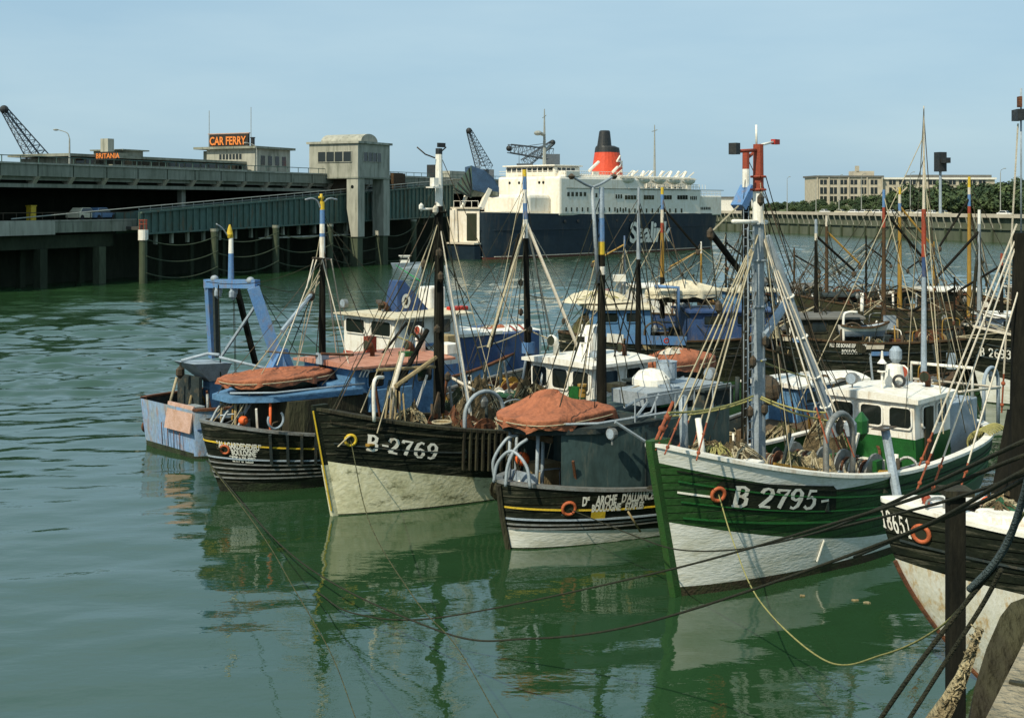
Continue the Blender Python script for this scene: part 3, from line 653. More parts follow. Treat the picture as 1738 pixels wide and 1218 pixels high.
# lower quay platform
qx1 = VF.x_at(231, -.6)
lq = empty('quay_platform', (*VF.o, 0), VF.ang, 'pale concrete quay platform on heavy piles at the left edge, under the viaduct', 'quay')
xs = VF.x_at(92, -.6)
vb(lq, 'deck_slab', 'concrete_dark', -90, qx1, -.5, 14, 7.2, 7.8); vb(lq, 'pale_fascia', 'concrete', -90, xs, -.75, -.5, 6.3, 7.85); vb(lq, 'fascia', 'concrete_dark', xs+.01, qx1, -.65, -.5, 6.5, 7.8); vb(lq, 'kerb', 'concrete', -90, qx1, -.7, -.2, 7.86, 8.0)
vb(lq, 'beam', 'concrete_wet_shaded', -90, qx1-3, .4, 1.2, 4.6, 6.2); vb(lq, 'rear_wall', 'shadow_wall', -90, 170, 6, 7, -2, 7.1)
for i in range(5):
    x = -22+i*9.4
    if x < qx1-1: m = MB(); m.box((x-.55, -.2, -2), (x+.55, .9, 4.6)); m.build('pile', 'concrete_wet_shaded' if i % 2 else 'pile_wet', lq)
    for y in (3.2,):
        m = MB(); m.box((x-.4, y, -2), (x+.4, y+.7, 6)); m.build('pile', 'concrete_wet_shaded', lq)
m = MB()
for i in range(34):
    x = -34+i*1.9
    if x < qx1: m.box((x-.03, -.3, 8.0), (x+.03, -.24, 8.9))
m.box((-34, -.3, 8.85), (qx1, -.24, 8.93)); m.build('railing', 'gear_dark', lq)
for k, (u, paint, lb) in enumerate(((142, 'car_cream', 'rounded cream car parked on the quay platform under the viaduct'), (170, 'car_blue', 'small pale blue car at the right end of the quay platform'))):
    small_car(VF.world((VF.x_at(u, 2), 2, 7.85)), VF.ang+.15, paint, lb, None, 1.15)
vb_ = empty('yellow_bin', VF.world((VF.x_at(53, 3), 3, 7.82)), VF.ang, 'yellow upright box on the dark quay platform', 'bin'); m = MB(); m.box((-.4, -.4, 0), (.4, .4, 1.8)); m.build('body', 'yellow_paint', vb_, bevel=.05); m = MB(); m.box((-.45, -.45, 1.8), (.45, .45, 1.95)); m.build('lid', 'yellow_paint', vb_)
# link bridge: two plate girders climbing away to the right
G0 = VF.at(238, 361, -3.0); G1 = VF.at(770, 313, -3.0); B0 = VF.at(238, 397, -3.0); B1 = VF.at(770, 366, -3.0)
lb = empty('link_bridge', (*VF.o, 0), VF.ang, 'green steel plate girder ramp bridge rising to the ferry berth through the concrete tower', 'bridge')
def gird(y0, y1, nm):
    m = MB(); m.hexa([(B0.x, y0, B0.z), (B1.x, y0, B1.z), (B1.x, y1, B1.z), (B0.x, y1, B0.z)], [(G0.x, y0, G0.z), (G1.x, y0, G1.z), (G1.x, y1, G1.z), (G0.x, y1, G0.z)]); m.build(nm, 'bridge_green', lb)
gird(-3.0, -2.7, 'girder'); gird(1.0, 1.3, 'girder')
for a, b_, nm in ((G0, G1, 'top_flange'), (B0, B1, 'bottom_flange')):
    m = MB(); m.bar((a.x, -3.02, a.z), (b_.x, -3.02, b_.z), .55, .22); m.build(nm, 'bridge_green', lb)
nst = 62
for i in range(nst):
    k = (i+.5)/nst; a = B0.lerp(B1, k); c = G0.lerp(G1, k); m = MB(); m.bar((a.x, -3.1, a.z+.1), (c.x, -3.1, c.z-.1), .14, .2, up=(0, 1, 0)); m.build('stiffener', 'bridge_green', lb)
m = MB(); m.hexa([(B0.x, -2.7, B0.z+.5), (B1.x, -2.7, B1.z+.5), (B1.x, 1, B1.z+.5), (B0.x, 1, B0.z+.5)], [(B0.x, -2.7, B0.z+.9), (B1.x, -2.7, B1.z+.9), (B1.x, 1, B1.z+.9), (B0.x, 1, B0.z+.9)]); m.build('roadway', 'asphalt', lb)
m = MB(); m.tube([(G0.x-18, -.5, G0.z-.6), (G0.x, -2.8, G0.z+.7), (G1.x, -2.8, G1.z+.9)], .07, 5); m.tube([(G0.x, -2.8, G0.z+.35), (G1.x, -2.8, G1.z+.45)], .05, 5)
for i in range(40): k = i/40; c = G0.lerp(G1, k); m.tube([(c.x, -2.8, c.z), (c.x, -2.8, c.z+.8)], .05, 4)
m.build('handrail', 'lamp_grey', lb)
# free piles of the berth with slack chains between
PU = [(243, 390, 'white_paint'), (364, 388, None), (468, 382, None), (560, 380, None), (646, 385, 'white_paint'), (702, 372, None)]
pl = []
for i, (u, v, top) in enumerate(PU):
    p = VF.at(u, v, -4.2); e = empty('mooring_pile', VF.world((p.x, -4.2, 0)), VF.ang, ['concrete pile with a white top standing at the low end of the green bridge', 'thick concrete pile, second from the left under the green bridge', 'slim concrete pile in the middle of the bridge span', 'concrete pile just left of the tower foot', 'concrete pile with a small white box on top, right of the tower foot', 'dark pile between the tower and the ferry bow'][i], 'pile')
    m = MB(); m.cyl((0, 0, -2), (0, 0, p.z-(1.3 if top else 0)), .5, n=14); m.build('shaft', 'pile_wet', e, smooth=False)
    m = MB(); m.cyl((0, 0, p.z-1.3 if top else p.z-.4), (0, 0, p.z), .62 if top else .54, n=14); m.build('pile_cap', top or 'concrete_dark', e)
    if i == 0:
        m = MB()
        for a in range(6): m.tube([(.5*math.cos(a), .5*math.sin(a), p.z), (.5*math.cos(a), .5*math.sin(a), p.z+1.3)], .05, 4)
        m.ring((0, 0, p.z+1.2), (0, 0, 1), .5, .05); m.ring((0, 0, p.z+.7), (0, 0, 1), .5, .05); m.build('guard_rail', 'red_lead', e)
    pl.append((p.x, p.z))
names = ['upper slack chain', 'middle slack chain', 'lower slack chain']
for i in range(len(pl)-1):
    for k in range(3):
        z0 = pl[i][1]-1.2-k*2.1; z1 = pl[i+1][1]-.9-k*2.1; m = MB(); m.tube([tuple(VF.world(q)) for q in sag((pl[i][0], -4.75, z0), (pl[i+1][0], -4.75, z1), 1.0)], .07, 5)
        o = m.build('chain', 'pile_wet'); tag(o, names[k]+' hanging between the '+['first and second', 'second and third', 'third and fourth', 'fourth and fifth', 'fifth and sixth'][i]+' berth piles from the left', 'chain', 'chains between the berth piles')
for i in range(14):                                       # pale raking struts under the bridge girder
    u = 262+i*27; p = VF.x_at(u, -2); k = (p-B0.x)/(B1.x-B0.x); z = B0.z+(B1.z-B0.z)*k
    m = MB(); m.box((p-.2, -2.4, z-1.5), (p+.2, -2.0, z-.1)); m.build('hanger', 'pale_buttress' if i % 3 else 'concrete_dark', lb)
    if i % 2: m = MB(); m.box((p-.3, -.3, -2), (p+.3, .3, z-.3)); m.build('support_pile', 'concrete_wet_shaded', lb)
m = MB(); m.box((VF.x_at(440, -3.4), -3.7, 4.9), (VF.x_at(600, -3.4), -3.3, 5.1)); m.build('walkway', 'concrete', lb)
# concrete lifting tower
tx = VF.x_at(607.5, -6.0); TWW = 9.3; ty0 = -6.0; ty1 = TWW-6.0; tl = 9.5
tw = empty('lifting_tower', (*VF.o, 0), VF.ang, 'tall pale concrete lifting tower on square legs with a windowed cabin on top', 'tower')
Dt = VF.world((tx, -6, 0)).y
zt = lambda v: EYE-(v-CY)/FPX*Dt
z_top, z_bot, z_leg = zt(243), zt(300), zt(402)
m = MB(); m.box((tx, ty0, z_bot), (tx+tl, ty1, z_top)); m.build('cabin', 'concrete', tw)
m = MB(); m.box((tx-.35, ty0-.35, z_top), (tx+tl+.35, ty1+.35, z_top+.35)); m.build('cornice', 'concrete', tw)
m = MB(); m.box((tx-.12, ty0-.12, z_bot-.25), (tx+tl+.12, ty1+.12, z_bot)); m.build('string_course', 'concrete_dark', tw)
m = MB(); prof = [(math.cos(a)*2.5-.6, math.sin(a)*1.35) for a in [math.pi*i/12 for i in range(13)]]
cyy = (ty0+ty1)/2-.8
m.hexa([(tx+5.2+p[0], ty0+.8, z_top+.35+p[1]) for p in prof], [(tx+5.2+p[0], ty1-.8, z_top+.35+p[1]) for p in prof]); m.build('barrel_roof', 'concrete', tw)
for k in range(4):                                        # windows on the front face and on the side face
    y0 = ty1-1.6-(k+1)*1.62; m = MB(); m.box((tx-.06, y0, zt(274)), (tx+.02, y0+1.42, zt(257))); w = m.build('window', 'glass', tw)
    m = MB()
    for (a, b2, c, d) in ((y0-.12, y0, zt(275), zt(256)), (y0+1.42, y0+1.54, zt(275), zt(256))): m.box((tx-.14, a, c), (tx-.003, b2, d))
    m.box((tx-.14, y0, zt(275)), (tx-.003, y0+1.42, zt(274))); m.box((tx-.14, y0, zt(257)), (tx-.003, y0+1.42, zt(256))); m.build('frame', 'concrete', w)
    x0 = tx+1.6+k*1.35; m = MB(); m.box((x0, ty0-.02, zt(273)), (x0+1.15, ty0+.06, zt(258))); w = m.build('window', 'glass', tw)
    m = MB(); m.box((x0-.15, ty0-.1, zt(274)), (x0-.02, ty0+.0, zt(257))); m.box((x0, ty0-.1, zt(274)), (x0+1.15, ty0, zt(273)-.02)); m.build('frame', 'concrete', w)
for (lx, ly, nm) in ((tx, ty0, 0), (tx, ty1-1.5, 1), (tx+tl-1.9, ty0, 2), (tx+tl-1.9, ty1-1.5, 3)):
    m = MB(); w_ = 2.1 if nm in (0, 2) else 1.5
    y0_, y1_ = (ly, ly+w_); x0_, x1_ = lx, lx+1.9
    m.hexa([(x0_, y0_, z_leg), (x1_, y0_, z_leg), (x1_, y1_-(.8 if nm == 0 else 0), z_leg), (x0_, y1_-(.8 if nm == 0 else 0), z_leg)], [(x0_, y0_, z_leg+4.5), (x1_, y0_, z_leg+4.5), (x1_, y1_, z_leg+4.5), (x0_, y1_, z_leg+4.5)])
    m.box((x0_, y0_, z_leg+4.5), (x1_, y1_, z_bot-.25)); m.build('leg', 'concrete', tw)
    m = MB(); m.box((x0_+.2, y0_+.2, -2), (x1_-.2, y1_-.4, z_leg)); m.build('pile_foot', 'pile_wet', tw)
for (ly) in (ty0+1.05, ty1-.75): m = MB(); m.cyl((tx-.03, ly, zt(317)), (tx+.1, ly, zt(317)), .28); m.build('porthole', 'glass', tw)
vb(tw, 'brace', 'concrete_wet_shaded', tx+.5, tx+1.2, ty0+1.5, ty1-1, 1.6, 2.2); vb(tw, 'hoist_beam', 'gear_dark', tx+2, tx+3, ty0+2.2, ty1-1.6, z_bot-2.4, z_bot-.3)
# brown hut and panels right of the tower
for (u0, u1, v0, v1, mt, nm, lbl) in ((668, 688, 294, 322, 'brown_wood', 'shutter_panel', 'brown slatted panel on the viaduct edge just right of the tower'), (691, 706, 311, 333, 'bridge_green', 'cable_cabinet', 'blue green steel cabinet on the viaduct edge right of the tower')):
    a = VF.at(u0, v0, -.8); b2 = VF.at(u1, v1, -.8); e = empty(nm, (*VF.o, 0), VF.ang, lbl, nm.replace('_', ' ')); vb(e, 'panel', mt, a.x, b2.x, -.8, -.3, min(a.z, b2.z), max(a.z, b2.z)); vb(e, 'frame', 'gear_dark', a.x-.1, b2.x+.1, -.25, -.2, min(a.z, b2.z)-.1, max(a.z, b2.z)+.1)
# terminal building
TB = Frame(VF.world((0, 22, 0)).xy, VF.f)
te = empty('ferry_terminal', (*TB.o, 0), TB.ang, 'long low concrete terminal with flat roofs and a taller block behind the viaduct', 'building')
t0, t1 = TB.x_at(120, 0), TB.x_at(430, 0)
vb(te, 'hall', 'concrete_dark', t0, t1, 0, 10, 6, 16.6); vb(te, 'roof', 'concrete_dark', t0-1.5, t1, -1.2, 11, 16.75, 17.15); vb(te, 'canopy', 'concrete_dark', t0+6, t1+4, -2.2, 0, 15.5, 15.75)
for i in range(22): vb(te, 'window', 'glass', t0+1+i*1.95, t0+2.5+i*1.95, -.06, .06, 15.85, 16.5)
c0 = TB.x_at(433, -3); 
vb(te, 'high_block', 'concrete', c0, c0+10, -3, 7.5, 6, 19.4); vb(te, 'high_roof', 'concrete_dark', c0-.8, c0+10.8, -3.6, 9.8, 19.4, 19.8); vb(te, 'side_block', 'concrete_dark', c0+1.5, c0+9, 7.51, 9.5, 6, 19.2)
for k in range(7): vb(te, 'window', 'glass', c0-.05, c0+.04, -.1+k*.72, .38+k*.72, 17.6, 18.5)
for k in range(4): vb(te, 'window', 'glass', c0+1.6+k*2.0, c0+2.7+k*2.0, -3.05, -2.95, 16.6, 18.2)
a = TB.x_at(208, 3); vb(te, 'roof_block', 'concrete_dark', a, a+4.5, 3, 9, 17.16, 18.2); vb(te, 'roof_block_cap', 'concrete_dark', a-.4, a+5.5, 2.6, 9.4, 18.2, 18.4)
a = TB.x_at(183, 3); vb(te, 'stair_turret', 'concrete', a, a+1.3, 3, 4.5, 17.16, 19.9); vb(te, 'turret_base', 'concrete_dark', a-1, a+3, 1.5, 2.99, 17.16, 17.7)
a = TB.x_at(163, -1.3)
e = empty('roof_sign', (*TB.o, 0), TB.ang, 'small orange letter sign on the low terminal roof', 'sign'); vb(e, 'sign_board', 'sign_dark', a-.1, a+.05, -5.1, -1.3, 16.3, 17.5)
flat_text(e, 'lettering', font_text('BRITANIA', .75, .02), 'sign_orange', (a-.12, -1.4, 16.55), (0, -1, 0), (0, 0, 1), .04)
s0 = c0-.1; e = empty('rooftop_sign', (*TB.o, 0), TB.ang, 'large dark sign reading CAR FERRY in orange capitals on the tall block', 'sign')
wy0, wy1 = -1.6, 7.0; vb(e, 'sign_board', 'sign_dark', s0, s0+.4, wy0, wy1, 19.85, 22.0); vb(e, 'frame', 'pink_paint', s0-.02, s0+.42, wy0-.15, wy1+.15, 22.0, 22.15); vb(e, 'lower_frame', 'concrete', s0-.05, s0+.45, wy0-.2, wy1+.2, 19.7, 19.84)
vf = font_text('CAR FERRY', 1.42, .055); kx = (wy1-wy0-.7)/max(v[0] for v in vf[0])
flat_text(e, 'lettering', ([(x*kx, y) for x, y in vf[0]], vf[1]), 'sign_orange', (s0-.06, wy1-.3, 20.15), (0, -1.0, 0), (0, 0, 1), .06)
e = empty('chimney_pipe', (*TB.o, 0), TB.ang, 'dark stovepipe beside the car ferry sign', 'chimney'); m = MB(); m.cyl((c0+.5, -2.1, 19.8), (c0+.5, -2.1, 21.2), .35); m.build('pipe', 'black_metal', e); m = MB(); m.cyl((c0+.5, -2.1, 21.2), (c0+.5, -2.1, 21.35), .45); m.build('cowl', 'black_metal', e)
for u, vt, lbl in ((355, 188, 'thin aerial pole left of the car ferry sign'), (426, 182, 'thin aerial pole right of the car ferry sign')):
    p = TB.at(u, vt, 2); m = MB(); m.tube([TB.world((p.x, 2, 19)), TB.world((p.x, 2, p.z))], .06, 5); tag(m.build('aerial_pole', 'lamp_grey'), lbl, 'aerial', 'aerials')
# buildings beyond the tower
e = empty('harbour_office', (*TB.o, 0), TB.ang, 'low flat-roofed grey building behind the viaduct right of the tower', 'building'); a = TB.x_at(660, 0)
vb(e, 'wall', 'concrete_dark', a, a+70, 0, 12, 6, 15.4); vb(e, 'roof', 'concrete_dark', a-1, a+71, -.8, 13, 15.4, 15.8); b2 = TB.x_at(770, 0); vb(e, 'roof_hut', 'concrete', b2, b2+9, 1, 6, 15.81, 17.4); vb(e, 'chimney', 'black_metal', b2-7, b2-5.5, 1, 3, 15.81, 18.6)
for k in range(18): vb(e, 'window', 'glass', a+2+k*3.6, a+4.2+k*3.6, -.05, .05, 13.4, 14.6)

# cranes
def lattice(par, p, q, w0, w1, nseg, r, name='jib', up=(0, 0, 1)):
    p, q = Vector(p), Vector(q); d = (q-p).normalized(); a = d.cross(Vector(up)).normalized(); b2 = a.cross(d); m = MB(); rows = []
    for i in range(nseg+1):
        k = i/nseg; w = w0+(w1-w0)*k; c = p.lerp(q, k); rows.append([c+a*w+b2*w, c-a*w+b2*w, c-a*w-b2*w, c+a*w-b2*w])
    for j in range(4): m.tube([r_[j] for r_ in rows], r*1.5, 4)
    for i in range(nseg):
        for j in range(4): m.tube([rows[i][j], rows[i+1][(j+1) % 4]], r*.8, 3); m.tube([rows[i][j], rows[i][(j+1) % 4]], r*.8, 3)
    return m.build(name, 'crane_grey', par)
def crane(label, u0, v0, u1, v1, D, D1, cab=True, w0=1.6, w1=.5):
    p = ray(u0, v0, D); q = ray(u1, v1, D1); e = empty('dock_crane', (p.x, p.y, 0), 0, label, 'crane'); o = Vector((p.x, p.y, 0))
    lattice(e, p-o, q-o, w0, w1, 11, .085)
    m = MB(); m.ball(q-o, .8); m.build('jib_head', 'black_metal', e)
    b_ = p-o; m = MB(); m.box((b_.x-2.2, -2, b_.z-3.5), (b_.x+2.4, 2, b_.z)); m.build('cab', 'crane_grey', e)
    for sx in (-3, 3):
        for sy in (-3, 3): m = MB(); m.bar((b_.x+sx*.5, sy*.5, b_.z-3.5), (b_.x+sx, sy, 6), .5); m.build('leg', 'crane_grey', e)
    m = MB(); m.tube([q-o, (b_.x-1.5, 0, b_.z+3), (b_.x-1.5, 0, b_.z)], .09, 4); m.build('stay', 'crane_grey', e)
crane('tall lattice crane jib leaning left behind the viaduct at the left edge', 80, 290, 7, 186, 235, 228, w0=1.7, w1=.45)
crane('slim lattice crane jib rising behind the raised ferry bow', 823, 288, 796, 222, 330, 322, w0=1.7, w1=.5)
crane('low dark crane with a level jib behind the ferry bridge', 935, 262, 864, 252, 340, 335, w0=1.5, w1=1.1)
crane('short crane jib sloping up to the right behind the ferry mast', 890, 278, 938, 242, 350, 348, w0=1.3, w1=.6)

# ================================================================ ferry
FF = Frame(ray(792, 425, 222).xy, (.657, .754))
fe = empty('car_ferry', (*FF.o, 0), FF.ang, 'large ferry with dark blue hull, white decks, red and black funnel, bow raised', 'ferry')
LF = FF.x_at(1226, -6)+3.5
FH_F = Frame(FF.world((LF/2, 0, 0)).xy, FF.f)           # hull is built bow aft: its flat 'transom' is the open bow
FH = Hull(FH_F, LF, 15.5, 8.45, 7.95, 7.75, rake=1.5, over=.6, pw=5, pww=3.5, round_=1.9, rw=1.6, tw=.43, wl=.96, zk=-1.0, xs=.34, xb=.7)
fh = empty('hull_group', (LF/2, 0, 0)); fh.parent = fe
FH.build(fh, [('ferry_boot', lambda t: .35), ('ferry_blue', None)], 'ferry_white', bul=.3, cap='ferry_white', capw=.3, inner='ferry_white')
FH.strake(fh, 'rope_white', lambda t: .45, .06, a0=20, a1=FH.arc[-1]-3, n=60, h=.12)
FH.strake(fh, 'ferry_blue', lambda t: 5.2, .12, a0=20, a1=FH.arc[-1]-3, n=60, h=.2, name='belting')
for o in list(fh.children): o.parent = fe; o.location = (LF/2, 0, 0)
bpy.data.objects.remove(fh)
def fb(name, mat, x0, x1, y0, y1, z0, z1, bevel=.0, par=None): m = MB(); m.box((x0, y0, z0), (x1, y1, z1)); return m.build(name, mat, par or fe, bevel=bevel)
fb('bow_opening', 'ferry_white', -.12, -.02, -3.2, 3.2, 3.0, 9.2); fb('dark_doorway', 'shadow_wall', -.2, -.13, -2.6, -.2, 3.3, 8.2); fb('inner_bulkhead', 'ferry_white', -.9, -.12, 2.3, 3.3, 3.0, 8.8)
fb('apron', 'ferry_blue', -1.6, 0, -3.4, 3.4, -.8, 2.4); fb('apron_edge', 'rope_white', -1.8, 0, -3.5, 3.5, 2.7, 2.95); fb('forecastle_rail', 'rope_white', -.5, .1, -3.6, 3.6, 9.0, 9.3)
for i in range(3): m = MB(); m.tube([(-.6, 2.6-.4*i, 3.0), (-.4, 3.0-.4*i, 9.0)], .18, 6); m.build('door_post', 'ferry_white', fe)
for y in (-3, -1.4, 1.4, 3): m = MB(); m.tube([(-.2, y, 9.2), (-.2, y, 10.4)], .06, 4); m.build('stanchion', 'ferry_white', fe)
m = MB(); m.tube([(-.2, -3, 10.4), (-.2, 3, 10.4)], .05, 4); m.build('bow_rail', 'ferry_white', fe)
m = MB(); m.bar((1.5, -2, 9), (3.2, -2.6, 12.6), .8); m.bar((1.5, 2.6, 9), (3.2, 2.6, 12.6), .5); m.build('visor_arm', 'ferry_white', fe)
# bow visor, raised
def fp(u, v, off): return FF.at(u, v, off)
vis_near = [fp(800, 281, -1.5), fp(822, 289, -2.6), fp(838, 302, -3.4), fp(847, 318, -3.6), fp(847, 334, -3.4), fp(802, 322, -1.5)]
vis_in = [fp(800, 281, -1.5), fp(802, 322, -1.5), fp(798, 336, -.5), fp(768, 322, 3.2)]
m = MB(); m.add(vis_near, [tuple(range(6))]); m.add([p+V(1.5, 3.0, -.2) for p in vis_near], [tuple(reversed(range(6)))]); n0 = 0
for i in range(6): m.f.append((i, (i+1) % 6, 6+(i+1) % 6, 6+i)); m.m.append(0)
vs_ = m.build('bow_visor', 'visor_blue', fe)
m = MB(); m.add(vis_in, [(0, 1, 2, 3)]); m.add([p+V(.6, .3, 0) for p in vis_in], [(3, 2, 1, 0)])
for i in range(4): m.f.append((i, (i+1) % 4, 4+(i+1) % 4, 4+i)); m.m.append(0)
m.build('visor_lining', 'bridge_green', vs_)
for k in range(5): a = vis_in[0].lerp(vis_in[3], k/5+.1); b2 = vis_in[1].lerp(vis_in[2], k/5+.1); mm = MB(); mm.bar(a-V(.15, 0, 0), b2-V(.15, 0, 0), .18); mm.build('visor_rib', 'black_metal', vs_)
lo = [fp(800, 334, -.5), fp(846, 333, -3.4), fp(846, 326, -3.4), fp(802, 320, -1.3)]; m = MB(); m.hexa([p-V(.1, .1, 0) for p in lo], [p+V(.8, 1.2, 0) for p in lo]); m.build('visor_edge', 'concrete_dark', vs_)
# superstructure
HB = 7.75
xA = FF.x_at(950, -HB); xm = FF.x_at(1095, -HB); xe = FF.x_at(1224, -HB+.6)
fb('front_house', 'ferry_white', xA, xm, -HB, HB, 7.6, 15.1, .5); fb('mid_house', 'ferry_white', xm-.3, FF.x_at(1190, -HB), -HB+.02, HB-.02, 7.6, 12.9, .2); fb('after_house', 'ferry_white', FF.x_at(1188, -HB), xe, -HB+.5, HB-.5, 7.4, 11.6, .2)
fb('upper_house', 'ferry_white', FF.x_at(1010, -HB), FF.x_at(1170, -4), -4.6, 4.6, 12.8, 15.6, .2)
fb('foredeck_step', 'ferry_white', xA-6.5, xA+.2, -5.6, 5.6, 7.9, 11.6, .6)
zb_ = FF.at(925, 297, -5).z
fb('bridge_house', 'ferry_white', xA+1.2, xA+9, -5.6, 6.8, 15.0, 17.0, .3); fb('bridge_roof', 'ferry_white', xA+.7, xA+9.4, -5.9, 7.1, 17.0, 17.25, .05); fb('bridge_wing', 'ferry_white', xA+2, xA+6, -7.7, -5.5, 15.0, 16.1, .1)
for k in range(9): y = 6.3-k*1.3; fb('bridge_window', 'glass', xA+1.12, xA+1.22, y-1.0, y, 16.0, 16.75)
for k in range(4): fb('bridge_window', 'glass', xA+2+k*1.4, xA+3+k*1.4, -5.66, -5.58, 16.0, 16.7)
for k, y in enumerate((4.6, 2.2, 1.2, -2.8, -3.8)): m = MB(); m.cyl((xA-.05, y, 13.9), (xA+.05, y, 13.9), .28, n=10); m.build('porthole', 'glass', fe)
def sidewin(u0, u1, v0, v1, off=-HB, name='window'):
    a = FF.at(u0, v0, off-.04); b2 = FF.at(u1, v1, off-.04); fb(name, 'glass', a.x, b2.x, off-.05, off+.03, min(a.z, b2.z), max(a.z, b2.z))
for k in range(5): sidewin(963+k*7, 967+k*7, 326, 333)
for k in range(2): sidewin(1006+k*5, 1009+k*5, 328, 335)
for k in range(3): sidewin(1045+k*4.2, 1047.5+k*4.2, 330, 337)
for (a, b2) in ((1061, 1081), (1093, 1111), (1123, 1141), (1150, 1168)):
    w_ = (b2-a)/4
    for k in range(4): sidewin(a+k*w_, a+(k+.82)*w_, 331.5, 338.5)
for k in range(4): sidewin(1172+k*3, 1173.6+k*3, 333, 339)
for k in range(12): sidewin(960+k*9.2, 962+k*9.2, 352, 359)
for k in range(12): sidewin(1047+k*9.9, 1049.2+k*9.9, 354, 361)
for k in range(7): sidewin(1186+k*3, 1187.8+k*3, 351.5, 356, -HB+.5)
fb('deck_line', 'concrete_dark', xA+2, xe, -HB-.06, -HB-.01, 12.75, 12.9); fb('promenade_roof', 'ferry_white', xm-6, FF.x_at(1165, -HB), -HB-.3, -4.6, 12.9, 13.05)
for k in range(10): sidewin(1072+k*9, 1076+k*9, 318, 323, -4.62, 'cabin_window')
for i in range(26): m = MB(); x = xm+1+i*1.2; m.tube([(x, -HB, 13.0), (x, -HB, 14.0)], .05, 4); m.build('rail_post', 'ferry_white', fe) if x < FF.x_at(1200, -HB) else None
for i in range(5):                                        # lifeboats under davits
    x = FF.x_at(1066, -HB)+i*5.6; b_ = MB()
    prof = [(.0, -.1), (.55, 0), (.8, .5), (.85, .9)]
    for k in range(9):
        t = -1+k/4; w_ = (1-abs(t)**2.6)*.95+.04
        for a in range(9): an = math.pi*a/8; b_.v.append((x+t*2.5, -7.4-math.cos(an)*w_, 15.0-.12*(1-t*t)-math.sin(an)*.95*(w_**.4)))
    for k in range(8):
        for a in range(8): q = k*9+a; b_.f.append((q, q+1, q+10, q+9)); b_.m.append(0)
    lb_ = b_.build('lifeboat', 'ferry_white', fe, smooth=True)
    cv = MB(); cv.hexa([(x-2.3, -8.1, 15.0), (x+2.3, -8.1, 15.0), (x+2.3, -6.7, 15.0), (x-2.3, -6.7, 15.0)], [(x-2, -7.5, 15.35), (x+2, -7.5, 15.35), (x+2, -7.3, 15.35), (x-2, -7.3, 15.35)]); cv.build('boat_cover', 'concrete', lb_)
    for sx in (-1.9, 1.9): dv = MB(); dv.tube([(x+sx, -5.6, 13), (x+sx, -6.2, 15.6), (x+sx, -7.6, 16.6)], .13, 5); dv.build('davit', 'ferry_white', fe)
for (xa_, xb2, yy, z0_, n_) in ((xA+.5, FF.x_at(1000, -HB), -HB+.15, 15.1, 12), (xA+9.5, FF.x_at(1090, -HB), -HB+.15, 15.1, 18), (FF.x_at(1100, -HB), FF.x_at(1188, -HB), -HB+.1, 12.95, 26), (FF.x_at(1190, -HB), xe, -HB+.7, 11.6, 14)):
    m = MB()
    for zz in (.5, 1.0): m.tube([(xa_, yy, z0_+zz), (xb2, yy, z0_+zz)], .045, 4)
    for i in range(n_+1): x = xa_+(xb2-xa_)*i/n_; m.tube([(x, yy, z0_), (x, yy, z0_+1.0)], .045, 4)
    m.build('deck_railing', 'ferry_white', fe)
m = MB()
for zz in (.5, 1.0): m.tube([(xA+.15, -HB+.3, 15.1+zz), (xA+.15, HB-.3, 15.1+zz)], .045, 4)
m.build('deck_railing', 'ferry_white', fe)
for (x_, y_, s_) in ((xA+10.5, -3, 1.2), (xA+12.5, 1, 1.6), (xA+16, -4, 1.0)): fb('deck_locker', 'ferry_white', x_, x_+s_, y_, y_+s_, 15.1, 16.3, .05)
for k in range(6): m = MB(); x_ = FF.x_at(960+k*22, -HB); m.cyl((x_, -HB-.08, 6.6), (x_, -HB+.1, 6.6), .3, n=10); m.build('scuttle', 'black_metal', fe)
# funnel
xf0, xf1 = FF.x_at(999, 2.2), FF.x_at(1062, -2.2); xc = (xf0+xf1)/2; hl = (xf1-xf0)/2
def fun_ring(z, k, kx=0, sh=0): return [(xc+sh+math.cos(2*math.pi*i/24)*hl*k+kx, math.sin(2*math.pi*i/24)*2.9*k, z) for i in range(24)]
def loft(par, name, mat, rings):
    m = MB(); n = len(rings[0])
    for r_ in rings: m.v += [tuple(p) for p in r_]
    for i in range(len(rings)-1):
        for j in range(n): m.f.append((i*n+j, i*n+(j+1) % n, (i+1)*n+(j+1) % n, (i+1)*n+j)); m.m.append(0)
    m.f.append(tuple(range((len(rings)-1)*n, len(rings)*n))); m.m.append(0); return m.build(name, mat, par, smooth=False)
fz = lambda v: EYE-(v-CY)/FPX*FF.world((xc, 0, 0)).y
loft(fe, 'funnel', 'funnel_red', [fun_ring(fz(300), 1.08), fun_ring(fz(259), .84)]); loft(fe, 'funnel_top', 'black_metal', [fun_ring(fz(259), .845), fun_ring(fz(251), .80), fun_ring(fz(248), .6, sh=-.6)])
loft(fe, 'funnel_cap', 'black_metal', [fun_ring(fz(256), .52, sh=-hl*.30), fun_ring(fz(224), .36, sh=-hl*.26), fun_ring(fz(222), .30, sh=-hl*.24)])
